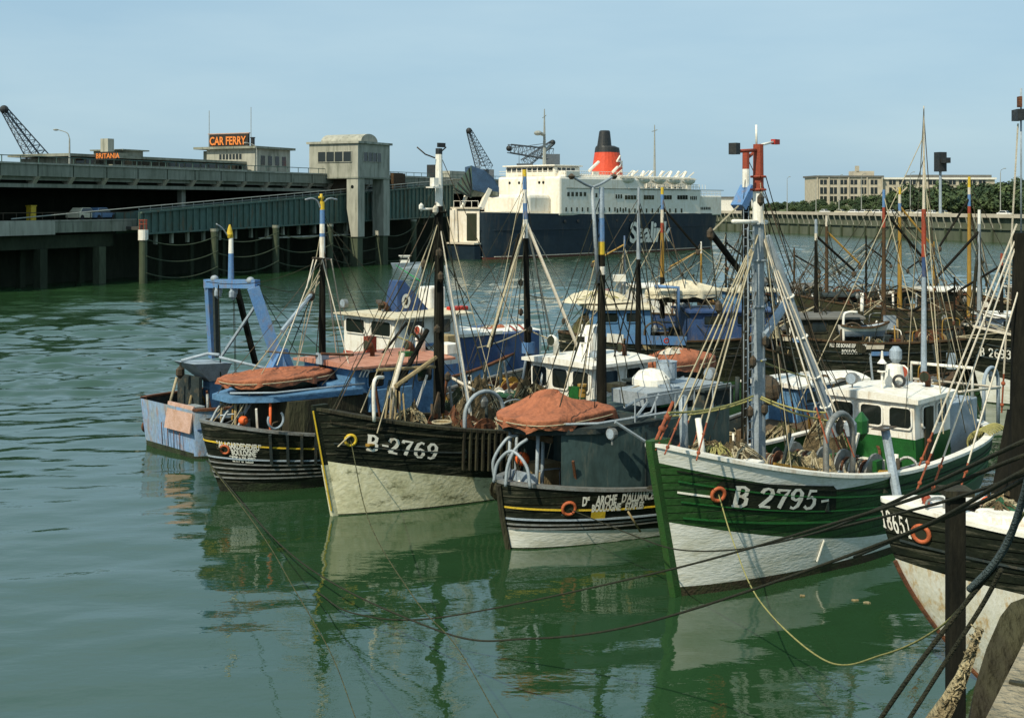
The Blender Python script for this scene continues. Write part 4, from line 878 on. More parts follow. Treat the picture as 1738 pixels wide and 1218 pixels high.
# double arrow on the funnel side
lx, lz = FF.x_at(1044, -2.4), fz(279); FY = lambda x, dz: -(2.9*(.96-.02*dz)*math.sqrt(max(.02, 1-((x-xc)/(hl*.96))**2))+.12)
for (a, b2) in (((0, .45), (2.6, .45)), ((0, -.45), (2.6, -.45)), ((.1, .45), (1.2, 1.3)), ((2.5, -.45), (1.4, -1.3)), ((.7, -.45), (1.9, .45)), ((2.0, -.45), (2.9, .5))):
    m = MB(); m.bar((lx+a[0]*1.1, FY(lx+a[0]*1.1, a[1]), lz+a[1]*1.3), (lx+b2[0]*1.1, FY(lx+b2[0]*1.1, b2[1]), lz+b2[1]*1.3), .3, .3); m.build('emblem_bar', 'white_paint', fe)
for (u0, v0, u1, v1, nm) in ((1000, 290, 1016, 275, 'vent_pipe'), (1040, 292, 1048, 284, 'vent_pipe')):
    m = MB(); m.tube([FF.at(u0, v0, -4), FF.at(u1, v1, -3.4)], .3, 6); m.build(nm, 'ferry_white', fe)
# masts
def fmast(u, vt, vb2, off, arms, r=.28):
    p = FF.at(u, vt, off); q = FF.at(u, vb2, off); m = MB(); m.tube([q, p], [r, .1], 6); mm = m.build('signal_mast', 'lamp_grey', fe)
    for (v, w_) in arms: z = FF.at(u, v, off).z; k = MB(); k.tube([(p.x-w_*.5, off-w_*.5, z), (p.x+w_*.5, off+w_*.5, z)], .08, 4); k.build('crosstree', 'lamp_grey', mm)
    return mm
a = fmast(924, 185, 283, 0, ((198, 5), (240, 4)), .4); k = MB(); k.tube([FF.at(915, 226, 0), FF.at(924, 229, 0)], .35, 6); k.ball(FF.at(913, 226, 0), .8, .6); k.build('radar', 'lamp_grey', a)
k = MB(); k.tube([FF.at(935, 245, 0), FF.at(924, 258, 0)], .2, 5); k.build('spar', 'lamp_grey', a)
fmast(1111, 212, 300, 0, ((222, 4.5),), .32)
for i, u in enumerate((1070, 1086, 1100, 1118, 1133, 1146, 1158)): p = FF.at(u, 303, -2); k = MB(); k.tube([p, (p.x+1.2, -2.2, p.z+1.5)], .3, 6); k.build('deck_vent', 'ferry_white', fe)
# hull lettering
a0, z0 = FH.pick(1066, 411); fl = empty('tmp'); fl.parent = fe
lt = FH.letter(fe, font_text('Sealink', 4.1, .16, spacing=.92), 'white_paint', a0, FH.Q(a0, z0).z-.0, out=.35); lt.location = (LF/2, 0, 0); bpy.data.objects.remove(fl)
# ================================================================ kit for the fishing boats
def make_boat(name, P0, th, Ln, near, label, cat='fishing boat', group=None):
    a = Vector((math.cos(R(th)), math.sin(R(th)))); o = Vector(P0)+a*Ln/2; f = -a if near == 'bow' else a
    Fr = Frame(o, f); e = empty(name, (o.x, o.y, 0), Fr.ang, label, cat, group); return Fr, e
def box(P, name, mat, a, b, bevel=0.0): m = MB(); m.box([min(a[i], b[i]) for i in range(3)], [max(a[i], b[i]) for i in range(3)]); return m.build(name, mat, P, bevel=bevel)
def tube(P, name, mat, pts, r, n=8): m = MB(); m.tube(pts, r, n); return m.build(name, mat, P, smooth=True)
def bar(P, name, mat, p, q, w, h=None): m = MB(); m.bar(p, q, w, h); return m.build(name, mat, P)
def stay(P, p, q, r=.022, mat='rope_pale', sg=0.0, name='stay'): m = MB(); m.tube(sag(p, q, sg, 8) if sg else [p, q], r, 5); return m.build(name, mat, P)
LASTMAST = []
def mast(P, Fr, u, vb, off, segs, r0=.14, r1=.08, ut=None, name='mast', n=10):
    """segs: (photo row of the segment's lower end, material) from the top down; the first row is the masthead"""
    base = Fr.at(u, vb, off); vt = segs[0]; zs_ = []; k = (u-CX)/FPX
    D = Fr.world(base).y; z = lambda v: EYE-(v-CY)/FPX*D
    x1 = Fr.x_at(ut, off) if ut else base.x
    rows = [vt]+[s_[0] for s_ in segs[1:]]; zt, zb = z(rows[0]), z(rows[-1]); mats = []; pts = []; mis = []; rad = []
    for i in range(len(rows)-1, -1, -1):
        zz = z(rows[i]); kk = (zz-zb)/(zt-zb); pts.append((base.x+(x1-base.x)*kk, off, zz)); rad.append(r0+(r1-r0)*kk)
        if i > 0:
            mt = segs[i][1]
            if mt not in mats: mats.append(mt)
            mis.append(mats.index(mt))
    mis.append(mis[-1]); m = MB(); m.tube(pts, rad, n, mis=mis)
    m.build(name, mats, P, smooth=False)
    LASTMAST.append((P, Fr, Vector(pts[-1]), Vector(pts[0]))); return (Vector(pts[0]), Vector(pts[-1]))
def window_on(P, c, right, up, w, h, frame='white_paint', fw=.05, pane='glass', name='window', round_=True):
    """one framed pane on a wall; c = centre on the wall surface"""
    c, r, u = Vector(c), Vector(right).normalized(), Vector(up).normalized(); n = r.cross(u)
    def rr(w_, h_, rad, k=4):
        out = []
        for (sx, sy, a0) in ((1, 1, 0), (-1, 1, 90), (-1, -1, 180), (1, -1, 270)):
            for i in range(k+1): a = R(a0+90*i/k); out.append(((w_/2-rad)*sx+rad*math.cos(a), (h_/2-rad)*sy+rad*math.sin(a)))
        return out
    rd = min(w, h)*.18; i_ = rr(w, h, rd); o_ = rr(w+2*fw, h+2*fw, rd+fw*.6); N = len(i_); m = MB()
    for d, ring in ((.045, i_), (.045, o_), (-.01, o_)): m.v += [tuple(c+r*x+u*y+n*d) for x, y in ring]
    for i in range(N):
        j = (i+1) % N; m.f += [(i, N+i, N+j, j), (N+i, 2*N+i, 2*N+j, N+j)]; m.m += [0, 0]
    wd = m.build(name, frame, P); m = MB(); m.add([c+r*x+u*y+n*.02 for x, y in i_], [tuple(range(N))]); m.build('pane', pane, wd); return wd
def wheelhouse(P, x0, x1, y0, y1, z0, z1, wall='white_paint', roof='white_paint', fwd=1, nf=3, ns=2, wh=.62, over=.18, rt=.12, wy=None, low=None, zlow=None, side=1, name='wheelhouse', aft=0, sidefrac=(.08, .92), camber=.12):
    """cabin with raked front (at x1 when fwd=1, else at x0), windows, overhanging cambered roof"""
    xf, xa = (x1, x0) if fwd > 0 else (x0, x1); sg_ = 1 if fwd > 0 else -1; m = MB(); rk = .12*sg_
    lo = [(min(xf, xa), y0, z0), (max(xf, xa), y0, z0), (max(xf, xa), y1, z0), (min(xf, xa), y1, z0)]
    hi = [(min(xf+(rk if fwd < 0 else 0), xa), y0+.04, z1), (max(xf+(rk if fwd > 0 else 0), xa), y0+.04, z1), (max(xf+(rk if fwd > 0 else 0), xa), y1-.04, z1), (min(xf+(rk if fwd < 0 else 0), xa), y1-.04, z1)]
    if zlow:
        k = (zlow-z0)/(z1-z0); mid = [tuple(Vector(a).lerp(Vector(b), k)) for a, b in zip(lo, hi)]; m.hexa(lo, mid, 0); m.hexa([(a[0], a[1], a[2]) for a in mid], hi, 1); hb = m.build(name, [low, wall], P)
    else: m.hexa(lo, hi); hb = m.build(name, wall, P)
    m = MB(); o = over; X0, X1, Y0, Y1 = min(xf, xa)-o, max(xf, xa)+o+.1, y0-o, y1+o; nx = 6
    for i in range(nx+1):
        y = Y0+(Y1-Y0)*i/nx; c = camber*(1-(2*i/nx-1)**2); m.v += [(X0, y, z1), (X1, y, z1), (X1, y, z1+rt+c), (X0, y, z1+rt+c)]
        if i:
            b = 4*(i-1)
            for k in range(4): m.f.append((b+k, b+4+k, b+4+(k+1) % 4, b+(k+1) % 4)); m.m.append(0)
    m.f += [(0, 1, 2, 3), (4*nx+3, 4*nx+2, 4*nx+1, 4*nx)]; m.m += [0, 0]; m.build('roof', roof, P)
    zc = z1-.18-wh/2 if wy is None else wy; W = y1-y0
    for i in range(nf):
        w = W/nf*.72; c = (xf+rk*((zc-z0)/(z1-z0))+.01*sg_, y0+W*(i+.5)/nf, zc); window_on(P, c, (0, sg_, 0), (0, 0, 1), w, wh, wall)
    Ls = abs(x1-x0)
    for sy, yy in ((1, y1), (-1, y0)):
        for i in range(ns):
            a, b = sidefrac; k = a+(b-a)*(i+.5)/ns; w = Ls*(b-a)/ns*.62; x = xf-sg_*Ls*k; window_on(P, (x, yy-sy*.03+sy*.02, zc), (-sy, 0, 0), (0, 0, 1), w, wh, wall)
    return hb
def winch(P, x, y, z, s=1.0, axis='y', mat='steel'):
    e = MB(); A = (lambda a, b, c: (x+a*s, y+b*s, z+c*s)) if axis == 'y' else (lambda a, b, c: (x+b*s, y+a*s, z+c*s))
    e.box(tuple(min(p, q) for p, q in zip(A(-.4, -1.2, 0), A(.4, 1.2, .15))), tuple(max(p, q) for p, q in zip(A(-.4, -1.2, 0), A(.4, 1.2, .15)))); w = e.build('winch', 'gear_dark', P)
    for c in (-.65, .65):
        m = MB(); m.cyl(A(0, c-.4, .55), A(0, c+.4, .55), .26*s, n=16); m.build('drum', 'steel', w)
        for d in (-.42, .38): m = MB(); m.cyl(A(0, c+d, .55), A(0, c+d+.05, .55), .5*s, n=18); m.build('flange', mat, w)
        for k in range(6): m = MB(); m.ring(A(0, c-.3+.12*k, .55), (0, 1, 0) if axis == 'y' else (1, 0, 0), .3*s, .035*s, 16, 5); m.build('wire_turn', 'rope_pale' if k % 2 else 'rusty', w)
    m = MB(); m.cyl(A(0, -1.5, .55), A(0, -1.15, .55), .17*s, .13*s); m.cyl(A(0, 1.15, .55), A(0, 1.5, .55), .13*s, .17*s); m.build('warping_head', 'ochre_wood', w)
    for c in (-1.12, 0, 1.12): m = MB(); m.bar(A(0, c, .1), A(0, c, .9), .12*s, .3*s); m.build('cheek', 'green_paint' if mat != 'rusty' else 'rusty', w)
    return w
def gallows(P, x, y, z, w, h, mat='steel', r=.07, lean=0, along='x'):
    q = []
    for i in range(13):
        a = math.pi*i/12; q.append((-math.cos(a)*w/2, h-w*.45+math.sin(a)*w*.45))
    pts = [(-w/2, 0)]+q+[(w/2, 0)]
    P3 = [(x+p[0], y+lean*p[1], z+p[1]) if along == 'x' else (x+lean*p[1], y+p[0], z+p[1]) for p in pts]
    g = tube(P, 'gallows', mat, P3, r); c = P3[7]; m = MB(); m.lathe((c[0], c[1], c[2]-.45), [(.02, .32), (.1, .26), (.17, .12), (.13, -.05), (.02, -.14)], 10, sx=1, sy=.5); m.build('towing_block', 'steel' if mat != 'steel' else 'gear_dark', g)
    return g
def block_at(P, p, s=.12, mat='gear_dark', name='block'): m = MB(); m.lathe((p[0], p[1], p[2]), [(.02*s/.12, s*1.5), (s, s*.7), (s, -s*.5), (.02, -s*1.3)], 8, sy=.6); return m.build(name, mat, P)
def vent(P, x, y, z, h=.7, r=.14, mat='white_paint', face=0):
    m = MB(); m.tube([(x, y, z), (x, y, z+h*.75), (x+.1*math.cos(face), y+.1*math.sin(face), z+h), (x+.28*math.cos(face), y+.28*math.sin(face), z+h+.03)], [r*.8, r*.8, r*1.2, r*1.6], 10); o = m.build('cowl_vent', mat, P, smooth=True)
    m = MB(); c = V(x+.285*math.cos(face), y+.285*math.sin(face), z+h+.03); ax = V(math.cos(face), math.sin(face), .08); m.cyl(c, c+ax*.01, r*1.3); m.build('vent_mouth', 'red_lead' if mat == 'white_paint' and h > .6 else 'shadow_wall', o); return o
def searchlight(P, x, y, z, s=.2, face=math.pi):
    m = MB(); m.tube([(x, y, z), (x, y, z+s*1.2)], .03, 6); c = V(x, y, z+s*1.9); d = V(math.cos(face), math.sin(face), 0); m.tube([c-d*s*.8, c-d*s*.5, c+d*s*.5], [s*.4, s*.9, s], 14)
    o = m.build('searchlight', 'steel', P); m = MB(); m.cyl(c+d*s*.5, c+d*(s*.5+.015), s*.85, n=14); m.build('lens', 'blue_grey', o); return o
def lantern(P, x, y, z, h=1.0, mat='white_paint'):
    m = MB(); m.tube([(x, y, z), (x, y, z+h*.45)], .045, 6); m.lathe((x, y, z+h*.45), [(.16, 0), (.16, .04), (.06, .06)], 10); m.lathe((x, y, z+h*.45), [(.06, .26), (.16, .28), (.05, .42), (.03, h*.55)], 10); o = m.build('lantern_post', mat, P)
    m = MB(); m.cyl((x, y, z+h*.45+.06), (x, y, z+h*.45+.26), .1); m.build('lens', 'glass', o); return o
# ---- loose things (top-level) that lie on the boats
def fit(h, x, y, r):
    x = max(-h.L/2+1.0+r*.7, min(h.L/2-1.5-r*.9, x)); w = max(0, min(h.half(x-r), h.half(x+r))-r*.85-.22); return x, max(-w, min(w, y))
def W(Fr, p, r=.35):
    """world position of a deck place, kept inside the planking"""
    h = getattr(Fr, 'hull', None)
    if h is None: return Fr.world(p)
    x, y = fit(h, p[0], p[1], r); return Fr.world((x, y, p[2]))
def house(P, H, name, mat, x0, x1, yl, yr, z0, z1, margin=.28, rise=0.0, n=6, notch=None):
    """deckhouse whose sides follow the hull"""
    xs_ = [x0+(x1-x0)*i/n for i in range(n+1)]; pts = [(x, max(yl, -(H.half(x)-margin))) for x in xs_]+[(x, min(yr, H.half(x)-margin)) for x in reversed(xs_)]
    if notch: pts = pts[:-1]+[(x0+notch, pts[-1][1]), (x0+notch, pts[0][1]+.5)]
    zz = lambda x: z1+rise*(x-x0)/(x1-x0); m = MB(); m.hexa([(x, y, z0) for x, y in pts], [(x, y, zz(x)) for x, y in pts]); return m.build(name, mat, P)
def heap(Fr, p, rx, ry, h, mat, label, seed=0, name='fishing_net', cat='fishing net', group=None, rz=0, ropes=14):
    h_ = getattr(Fr, 'hull', None)
    if h_ is not None and abs(p[2]-h_.zs(min(1, max(0, p[0]/h_.L+.5)))) < 1.3:
        x_ = max(-h_.L/2+1.0+rx*.6, min(h_.L/2-1.5-rx*.8, p[0])); wd = min(h_.half(x_-rx*.7), h_.half(x_+rx*.7)); ry = min(ry, max(.25, wd*.8))
        if rz: rx = min(rx, max(.3, wd*.8))
        w_ = max(0, wd-ry*(1.0 if not rz else max(rx, ry)/ry)-.2); w = Fr.world((x_, max(-w_, min(w_, p[1])), p[2]))
    else: w = Fr.world(p)
    rr = random.Random(seed+11); e = empty(name, w, Fr.ang+rz, label, cat, group); m = MB(); n, k = 30, 11
    for j in range(k+1):
        t = j/k
        for i in range(n):
            a = 2*math.pi*i/n; q = Vector((math.cos(a)*t*2.2+seed, math.sin(a)*t*2.2, seed*1.7)); nn = noise.noise(q)*.5+noise.noise(q*2.7)*.3+noise.noise(q*6)*.22
            rad = t*(1+.28*noise.noise(Vector((math.cos(a)*1.5, math.sin(a)*1.5, seed)))); z = h*(max(0, 1-t**2.3))*(1+nn*.9)+.03*nn
            m.v.append((rx*rad*math.cos(a), ry*rad*math.sin(a), max(z, -.02)))
    for j in range(k):
        for i in range(n): m.f.append((j*n+i, j*n+(i+1) % n, (j+1)*n+(i+1) % n, (j+1)*n+i)); m.m.append(0)
    m.build('mesh_heap', mat, e, smooth=False)
    m = MB()
    for q in range(ropes):
        a = rr.random()*6.28; pts = []; 
        for s_ in range(7):
            a += rr.uniform(-.5, .7); t = rr.uniform(.15, .95); z = h*(1-t**2.3)*1.05+.04; pts.append((rx*t*math.cos(a), ry*t*math.sin(a), z+rr.uniform(0, .06)))
        m.tube(crom(pts, 4), .022, 4)
    m.build('rope_bights', rr.choice(['rope_pale', 'net_brown', 'rope_yellow', 'net_tan']), e); return e
def coil(Fr, p, r, label, grp, mat='rope_pale', turns=5):
    m = MB(); pts = []
    for i in range(turns*14): a = i/14*2*math.pi; pts.append((math.cos(a)*r*(1-.05*math.sin(a*1.3)), math.sin(a)*r*(1+.06*math.cos(a*.7)), .03+.045*(i/14) % 1.0*1.0+.02*math.sin(a*2.1)))
    m.tube(pts, .028, 5); o = m.build('rope_coil', mat, None, loc=W(Fr, p), smooth=True); return tag(o, label, 'rope coil', grp)
def crate(Fr, p, sx, sy, sz, mat, label, grp=None, rz=0.0, fill=None, name='fish_crate', cat='crate'):
    e = empty(name, W(Fr, p), Fr.ang+rz, label, cat, grp); m = MB(); t = .02
    for k in range(3):
        z = sz*(k/3+.02); hgt = sz*.26
        m.box((-sx/2, -sy/2, z), (sx/2, -sy/2+t, z+hgt)); m.box((-sx/2, sy/2-t, z), (sx/2, sy/2, z+hgt)); m.box((-sx/2, -sy/2+t, z), (-sx/2+t, sy/2-t, z+hgt)); m.box((sx/2-t, -sy/2+t, z), (sx/2, sy/2-t, z+hgt))
    m.build('slat_sides', mat, e); m = MB()
    for cx in (-1, 1):
        for cy in (-1, 1): m.box((cx*(sx/2-.045)-.02, cy*(sy/2-.045)-.02, 0), (cx*(sx/2-.045)+.02, cy*(sy/2-.045)+.02, sz))
    m.box((-sx/2+.03, -sy/2+.03, .02), (sx/2-.03, sy/2-.03, .04)); m.build('posts_and_floor', mat, e)
    if fill: m = MB(); m.box((-sx/2+.05, -sy/2+.05, .05), (sx/2-.05, sy/2-.05, sz*.7)); m.build('filling', fill, e)
    return e
def basket(Fr, p, r, label, grp=None):
    e = empty('wicker_basket', W(Fr, p), 0, label, 'basket', grp); m = MB(); m.lathe((0, 0, 0), [(r*.7, 0), (r*.8, .15), (r, .35), (r*.93, .35), (r*.7, .08)], 16); m.build('body', 'raw_wood', e); m = MB(); m.ring((0, 0, .36), (0, 0, 1), r, .03); m.build('rim', 'rope_pale', e); m = MB(); m.ring((0, 0, .36), (0, 1, 0), r*.95, .02, arc=math.pi); m.build('handle', 'rope_pale', e); return e
def drum_(Fr, p, r, h, mat, label, grp=None, name='bucket', cat='bucket'):
    e = empty(name, W(Fr, p), 0, label, cat, grp); m = MB(); m.lathe((0, 0, 0), [(r*.85, 0), (r, h*.15), (r, h*.9), (r*1.06, h), (r*.9, h), (r*.85, h*.85)], 16); m.build('body', mat, e, smooth=False); m = MB(); m.ring((0, 0, h*.96), (1, 0, .3), r*1.02, .018, arc=math.pi); m.build('handle', 'steel', e); return e
def buoy(Fr, p, r, mat, label, grp=None):
    e = empty('float_buoy', W(Fr, p), 0, label, 'buoy', grp); m = MB(); m.ball((0, 0, r), r, .95, 16, 10); m.build('ball', mat, e, smooth=True); m = MB(); m.cyl((0, 0, r*1.85), (0, 0, r*2.2), r*.18); m.ring((0, 0, r*2.25), (1, 0, 0), r*.2, .02); m.build('eye', 'rope_dark', e); return e
def planks(Fr, p, n, Ln, label, grp=None, mat='raw_wood', rz=0):
    e = empty('timber_stack', W(Fr, p), Fr.ang+rz, label, 'planks', grp); rr = random.Random(n*7)
    for i in range(n): m = MB(); y = rr.uniform(-.3, .3); z = .03+.05*(i//3); a = rr.uniform(-.12, .12); m.bar((-Ln/2, y-a, z), (Ln/2, y+a, z+rr.uniform(0, .05)), .14, .04); m.build('board', mat, e)
    return e
def clutter(Fr, where, x0, x1, y0, y1, zf, n, seed, side=1):
    rr = random.Random(seed)
    for i in range(n):
        x, y = rr.uniform(x0, x1), rr.uniform(y0, y1); z = zf(x) if callable(zf) else zf; k = rr.randrange(8); p = (x, y, z)
        if k == 0: coil(Fr, p, rr.uniform(.22, .38), 'coil of pale rope on the '+where, 'rope coils on the '+where, rr.choice(['rope_pale', 'rope_pale', 'rope_yellow']))
        elif k == 1: crate(Fr, p, .75, .48, .26, rr.choice(['raw_wood', 'raw_wood', 'blue_faded', 'brown_wood']), 'open slatted fish crate on the '+where, 'fish crates on the '+where, rr.uniform(0, 3), rr.choice([None, 'net_brown', 'gear_dark']))
        elif k == 2: basket(Fr, p, .3, 'round wicker basket on the '+where, 'baskets on the '+where)
        elif k == 3: buoy(Fr, p, rr.uniform(.15, .24), rr.choice(['orange_paint', 'orange_paint', 'tan_tarp', 'rusty']), 'small round float on the '+where, 'floats on the '+where)
        elif k == 4: drum_(Fr, p, .2, .4, rr.choice(['blue_grey', 'green_paint', 'rusty', 'steel']), 'small metal drum on the '+where, 'drums on the '+where, 'metal_drum', 'drum')
        elif k == 5: planks(Fr, p, 5, rr.uniform(1.2, 2.4), 'loose boards lying on the '+where, 'boards on the '+where, rr.choice(['raw_wood', 'dark_wood', 'ochre_wood']), rr.uniform(-.4, .4))
        else: heap(Fr, p, rr.uniform(.5, .9), rr.uniform(.35, .6), rr.uniform(.25, .5), rr.choice(['net_brown', 'net_olive', 'net_brown', 'net_tan', 'net_green']), 'small heap of net on the '+where, seed*31+i, group='net heaps on the '+where, rz=rr.random()*3, ropes=8)
def covered_boat(Fr, c, Lx, Ly, h, label, mat='orange_tarp', peak=.0, peakh=0.0, seed=1, rz=0, hullmat='dark_wood', skirt=.3, power=3.0):
    """small boat under a lashed tarpaulin"""
    e = empty('covered_dinghy', Fr.world(c), Fr.ang+rz, label, 'dinghy'); m = MB(); n, k = 96, 22; k0 = 7
    def outl(a): ca, sa = math.cos(a), math.sin(a); r_ = (abs(ca)**power+abs(sa)**power)**(-1/power); return ca*r_*Lx/2, sa*r_*Ly/2*(1-.16*ca)
    for j in range(k+1):
        t = j/k
        for i in range(n):
            a = 2*math.pi*i/n; x, y = outl(a); w_ = noise.noise(Vector((x*1.6, y*1.6, seed)))*.05+noise.noise(Vector((x*5, y*5, seed)))*.02
            fold = noise.noise(Vector((math.cos(a)*5, math.sin(a)*5, seed)))*.035+.014*math.sin(a*22+seed+3*math.sin(a*3))+.075*max(0, 1-abs(math.sin(a*4+seed+.6*math.sin(a*2)))*3.2)
            if j < k0: e_ = 1-j/k0; s_ = 1.0+.02*(1-e_)+fold*(.3+.7*e_)*1.3; z = skirt*(j/(k0-1))+(.05*math.sin(a*9+seed)+.03*math.sin(a*17))*e_*e_
            else:
                q = (j-k0+1)/(k-k0+1); s_ = 1.02*(1-q)+.02*q+fold*.3*(1-q); z = skirt+h*(q**.75)*(1+.06*math.sin(a*8+seed)*(1-q))+w_*1.5+fold*1.0*min(1, q*4)*(1-q*.6)
                X = x*s_; z += peakh*math.exp(-((X-peak)/(Lx*.2))**2)*q**1.2-.06*math.sin(min(1, q*1.6)*math.pi)*.5
            m.v.append((x*s_, y*s_, z))
    for j in range(k):
        for i in range(n): m.f.append((j*n+i, j*n+(i+1) % n, (j+1)*n+(i+1) % n, (j+1)*n+i)); m.m.append(0)
    m.f.append(tuple(range(k*n, k*n+n))); m.m.append(0); m.build('tarpaulin', mat, e, smooth=True)
    m = MB()
    for j in range(6):
        t = j/5; s_ = .55+.42*t**.5
        for i in range(n): a = 2*math.pi*i/n; x, y = outl(a); m.v.append((x*s_*.98, y*s_*.97, -.28+.36*t))
    for j in range(5):
        for i in range(n): m.f.append((j*n+i, j*n+(i+1) % n, (j+1)*n+(i+1) % n, (j+1)*n+i)); m.m.append(0)
    m.f.append(tuple(reversed(range(n)))); m.m.append(0); m.build('hull', hullmat, e)
    pts = [];
    for i in range(n+1): x, y = outl(2*math.pi*i/n); pts.append((x*1.035, y*1.035, skirt*.55))
    m = MB(); m.tube(pts, .018, 4); m.build('lashing', 'rope_pale', e)
    m = MB()
    for sx in (-.28, .28): m.box((Lx*sx-.06, -Ly*.35, -.42), (Lx*sx+.06, Ly*.35, -.24))
    m.build('chock', 'brown_wood', e); return e
def open_dinghy(Fr, c, Lx, Ly, label, outer, inner, rz=0):
    F2 = Frame(W(Fr, c).xy, Vector((math.cos(Fr.ang+rz), math.sin(Fr.ang+rz)))); e = empty('dinghy', W(Fr, c), Fr.ang+rz, label, 'dinghy')
    Hn = Hull(F2, Lx, Ly, .62, .5, .75, rake=.35, over=.1, pw=2.2, pww=1.8, tw=.6, zk=-.0, wl=.55)
    Hn.build(e, [(outer[0], lambda t: .3), (outer[1], None)], inner, bul=.34, cap='brown_wood', capw=.07, inner=inner)
    for x in (-.25, .15): box(e, 'thwart', 'raw_wood', (Lx*x-.12, -Ly*.42, .42), (Lx*x+.12, Ly*.42, .46))
    return e

def rig(P, Fr, H, a, b, n, seed, r=.013, mats=('rope_dark', 'rope_dark', 'rope_pale', 'gear_dark'), spread=6.5):
    """running rigging: thin lines from the upper mast (a..b) down to the rails and deck"""
    rr = random.Random(seed); a, b = Vector(a), Vector(b)
    for i in range(n):
        p = a.lerp(b, rr.uniform(0, .45)); x = max(-H.L/2+.6, min(H.L/2-.4, b.x+rr.uniform(-spread, spread))); s = rr.choice((-1, 1)); q = Vector((x, s*H.half(x)*rr.uniform(.3, .97), H.zs(x/H.L+.5)+rr.uniform(-.5, .9)))
        o = stay(P, p, q, r*rr.uniform(.8, 1.4), rr.choice(mats), rr.choice((0, .05, .25)), 'rigging_line')
        if rr.random() < .18: block_at(P, p.lerp(q, rr.uniform(.3, .85)), rr.uniform(.05, .1), rr.choice(('gear_dark', 'dark_wood', 'rusty')))
def deckfit(P, H, x0, x1, zd, n, seed, big=1.0, kinds=range(9)):
    rr = random.Random(seed)
    for i in range(n):
        x = rr.uniform(x0, x1); w = H.half(x)-.3
        if w < .3: continue
        y = rr.uniform(-w, w); z = zd(x) if callable(zd) else zd; k = rr.choice(kinds); mt = rr.choice(('gear_dark', 'rusty', 'steel', 'dark_wood', 'mast_grey', 'raw_wood', 'slate_paint', 'white_paint', 'ochre_wood'))
        if k == 0: tube(P, 'deck_post', mt, [(x, y, z), (x+rr.uniform(-.1, .1), y, z+rr.uniform(.6, 1.5)*big)], rr.uniform(.04, .08), 6)
        elif k == 1: hh = rr.uniform(.7, 1.5)*big; tube(P, 'guard_pipe', mt, crom([(x, y, z), (x, y, z+hh*.8), (x+.15, y, z+hh), (x+.8, y+rr.uniform(-.2, .2), z+hh), (x+.95, y, z+hh*.8), (x+.95, y, z)], 3), .03, 5)
        elif k == 2: s_ = min(.4, w*.4); y = max(-w+s_, min(w-s_, y)); box(P, 'deck_box', mt, (x, y-s_, z), (x+rr.uniform(.4, .9), y+s_, z+rr.uniform(.25, .6)), .02)
        elif k == 3: bar(P, 'pound_board', mt, (x, y, z+.35), (x+rr.uniform(.6, 1.6), y+rr.uniform(-.2, .2), z+.35+rr.uniform(-.1, .4)), .05, .3)
        elif k == 4: m = MB(); m.cyl((x, y, z), (x, y, z+.35), .13, .1); m.cyl((x, y, z+.35), (x, y, z+.42), .17, .17); m.build('bollard', mt, P)
        elif k == 5: bar(P, 'leaning_spar', mt, (x, y, z), (x+rr.uniform(-.8, .8), max(-w, min(w, y+rr.uniform(-.6, .6))), z+rr.uniform(1.0, 2.0)*big), .07)
        elif k == 6: m = MB(); m.ring((x, y, z+.5), (rr.uniform(-1, 1), rr.uniform(-1, 1), .2), .3, .05, 16); m.build('wheel_rim', mt, P)
        elif k == 7: m = MB(); m.cyl((x, y-.3, z+.4), (x, y+.3, z+.4), .22); m.cyl((x, y-.34, z+.4), (x, y-.3, z+.4), .34); m.cyl((x, y+.3, z+.4), (x, y+.34, z+.4), .34); m.build('line_roller', mt, P)
        else: m = MB(); m.tube(crom([(x, y, z+.1), (x+.3, y+.15, z+.35), (x+.7, y-.15, z+.2), (x+1.1, y+.1, z+.4), (x+1.5, y, z+.1)], 4), .03, 5); m.build('loose_line', rr.choice(('rope_pale', 'rope_yellow', 'net_brown')), P)
# ================================================================ A: green and white boat, bow towards us
A, ea = make_boat('fishing_boat', (3.45, 30.75), 47.6, 19, 'bow', 'green and white wooden trawler numbered B 2795, bow nearest the camera right of centre')
def up2(t, a, b, p=2.0, t0=.5): return a+(b-a)*max(0, (t-t0)/(1-t0))**p
HA = Hull(A, 19, 5.5, 2.25, 2.25, 4.0, rake=1.25, over=.6, pw=2.6, pww=1.55, round_=2.4, wl=.86)
HA.build(ea, [('boot_brown', lambda t: .24), ('white_hull', lambda t: up2(t, .62, 2.0, 1.7, .52)), ('green_hull', lambda t: HA.zs(t)-.44*min(1, max(0, (t-.56)/.2))), ('white_hull', None)], cap='white_paint', capw=.2, inner='green_paint', bul=.85)
HA.stem(ea, ['green_stem', 'green_stem'], None, w=.17, depth=.62, up=.1, fwd=.1)
for k, (f_, w_, mt) in enumerate(((.66, .035, 'green_paint'), (.55, .045, 'green_paint'), (.80, .04, 'green_paint'), (.87, .03, 'black_paint'))): HA.strake(ea, mt, lambda t, f_=f_: HA.zs(t)*f_-.05, w_, a0=.5, a1=22)
a0, z0 = HA.pick(1199, 832); a1, z1 = HA.pick(1215, 835); HA.strake(ea, 'white_paint', lambda t: HA.zs(t)*.71, .02, a0=.45, a1=a1, name='name_line', n=20, h=.05)
a0, z0 = HA.pick(1240, 857); a1, z1 = HA.pick(1384, 862)
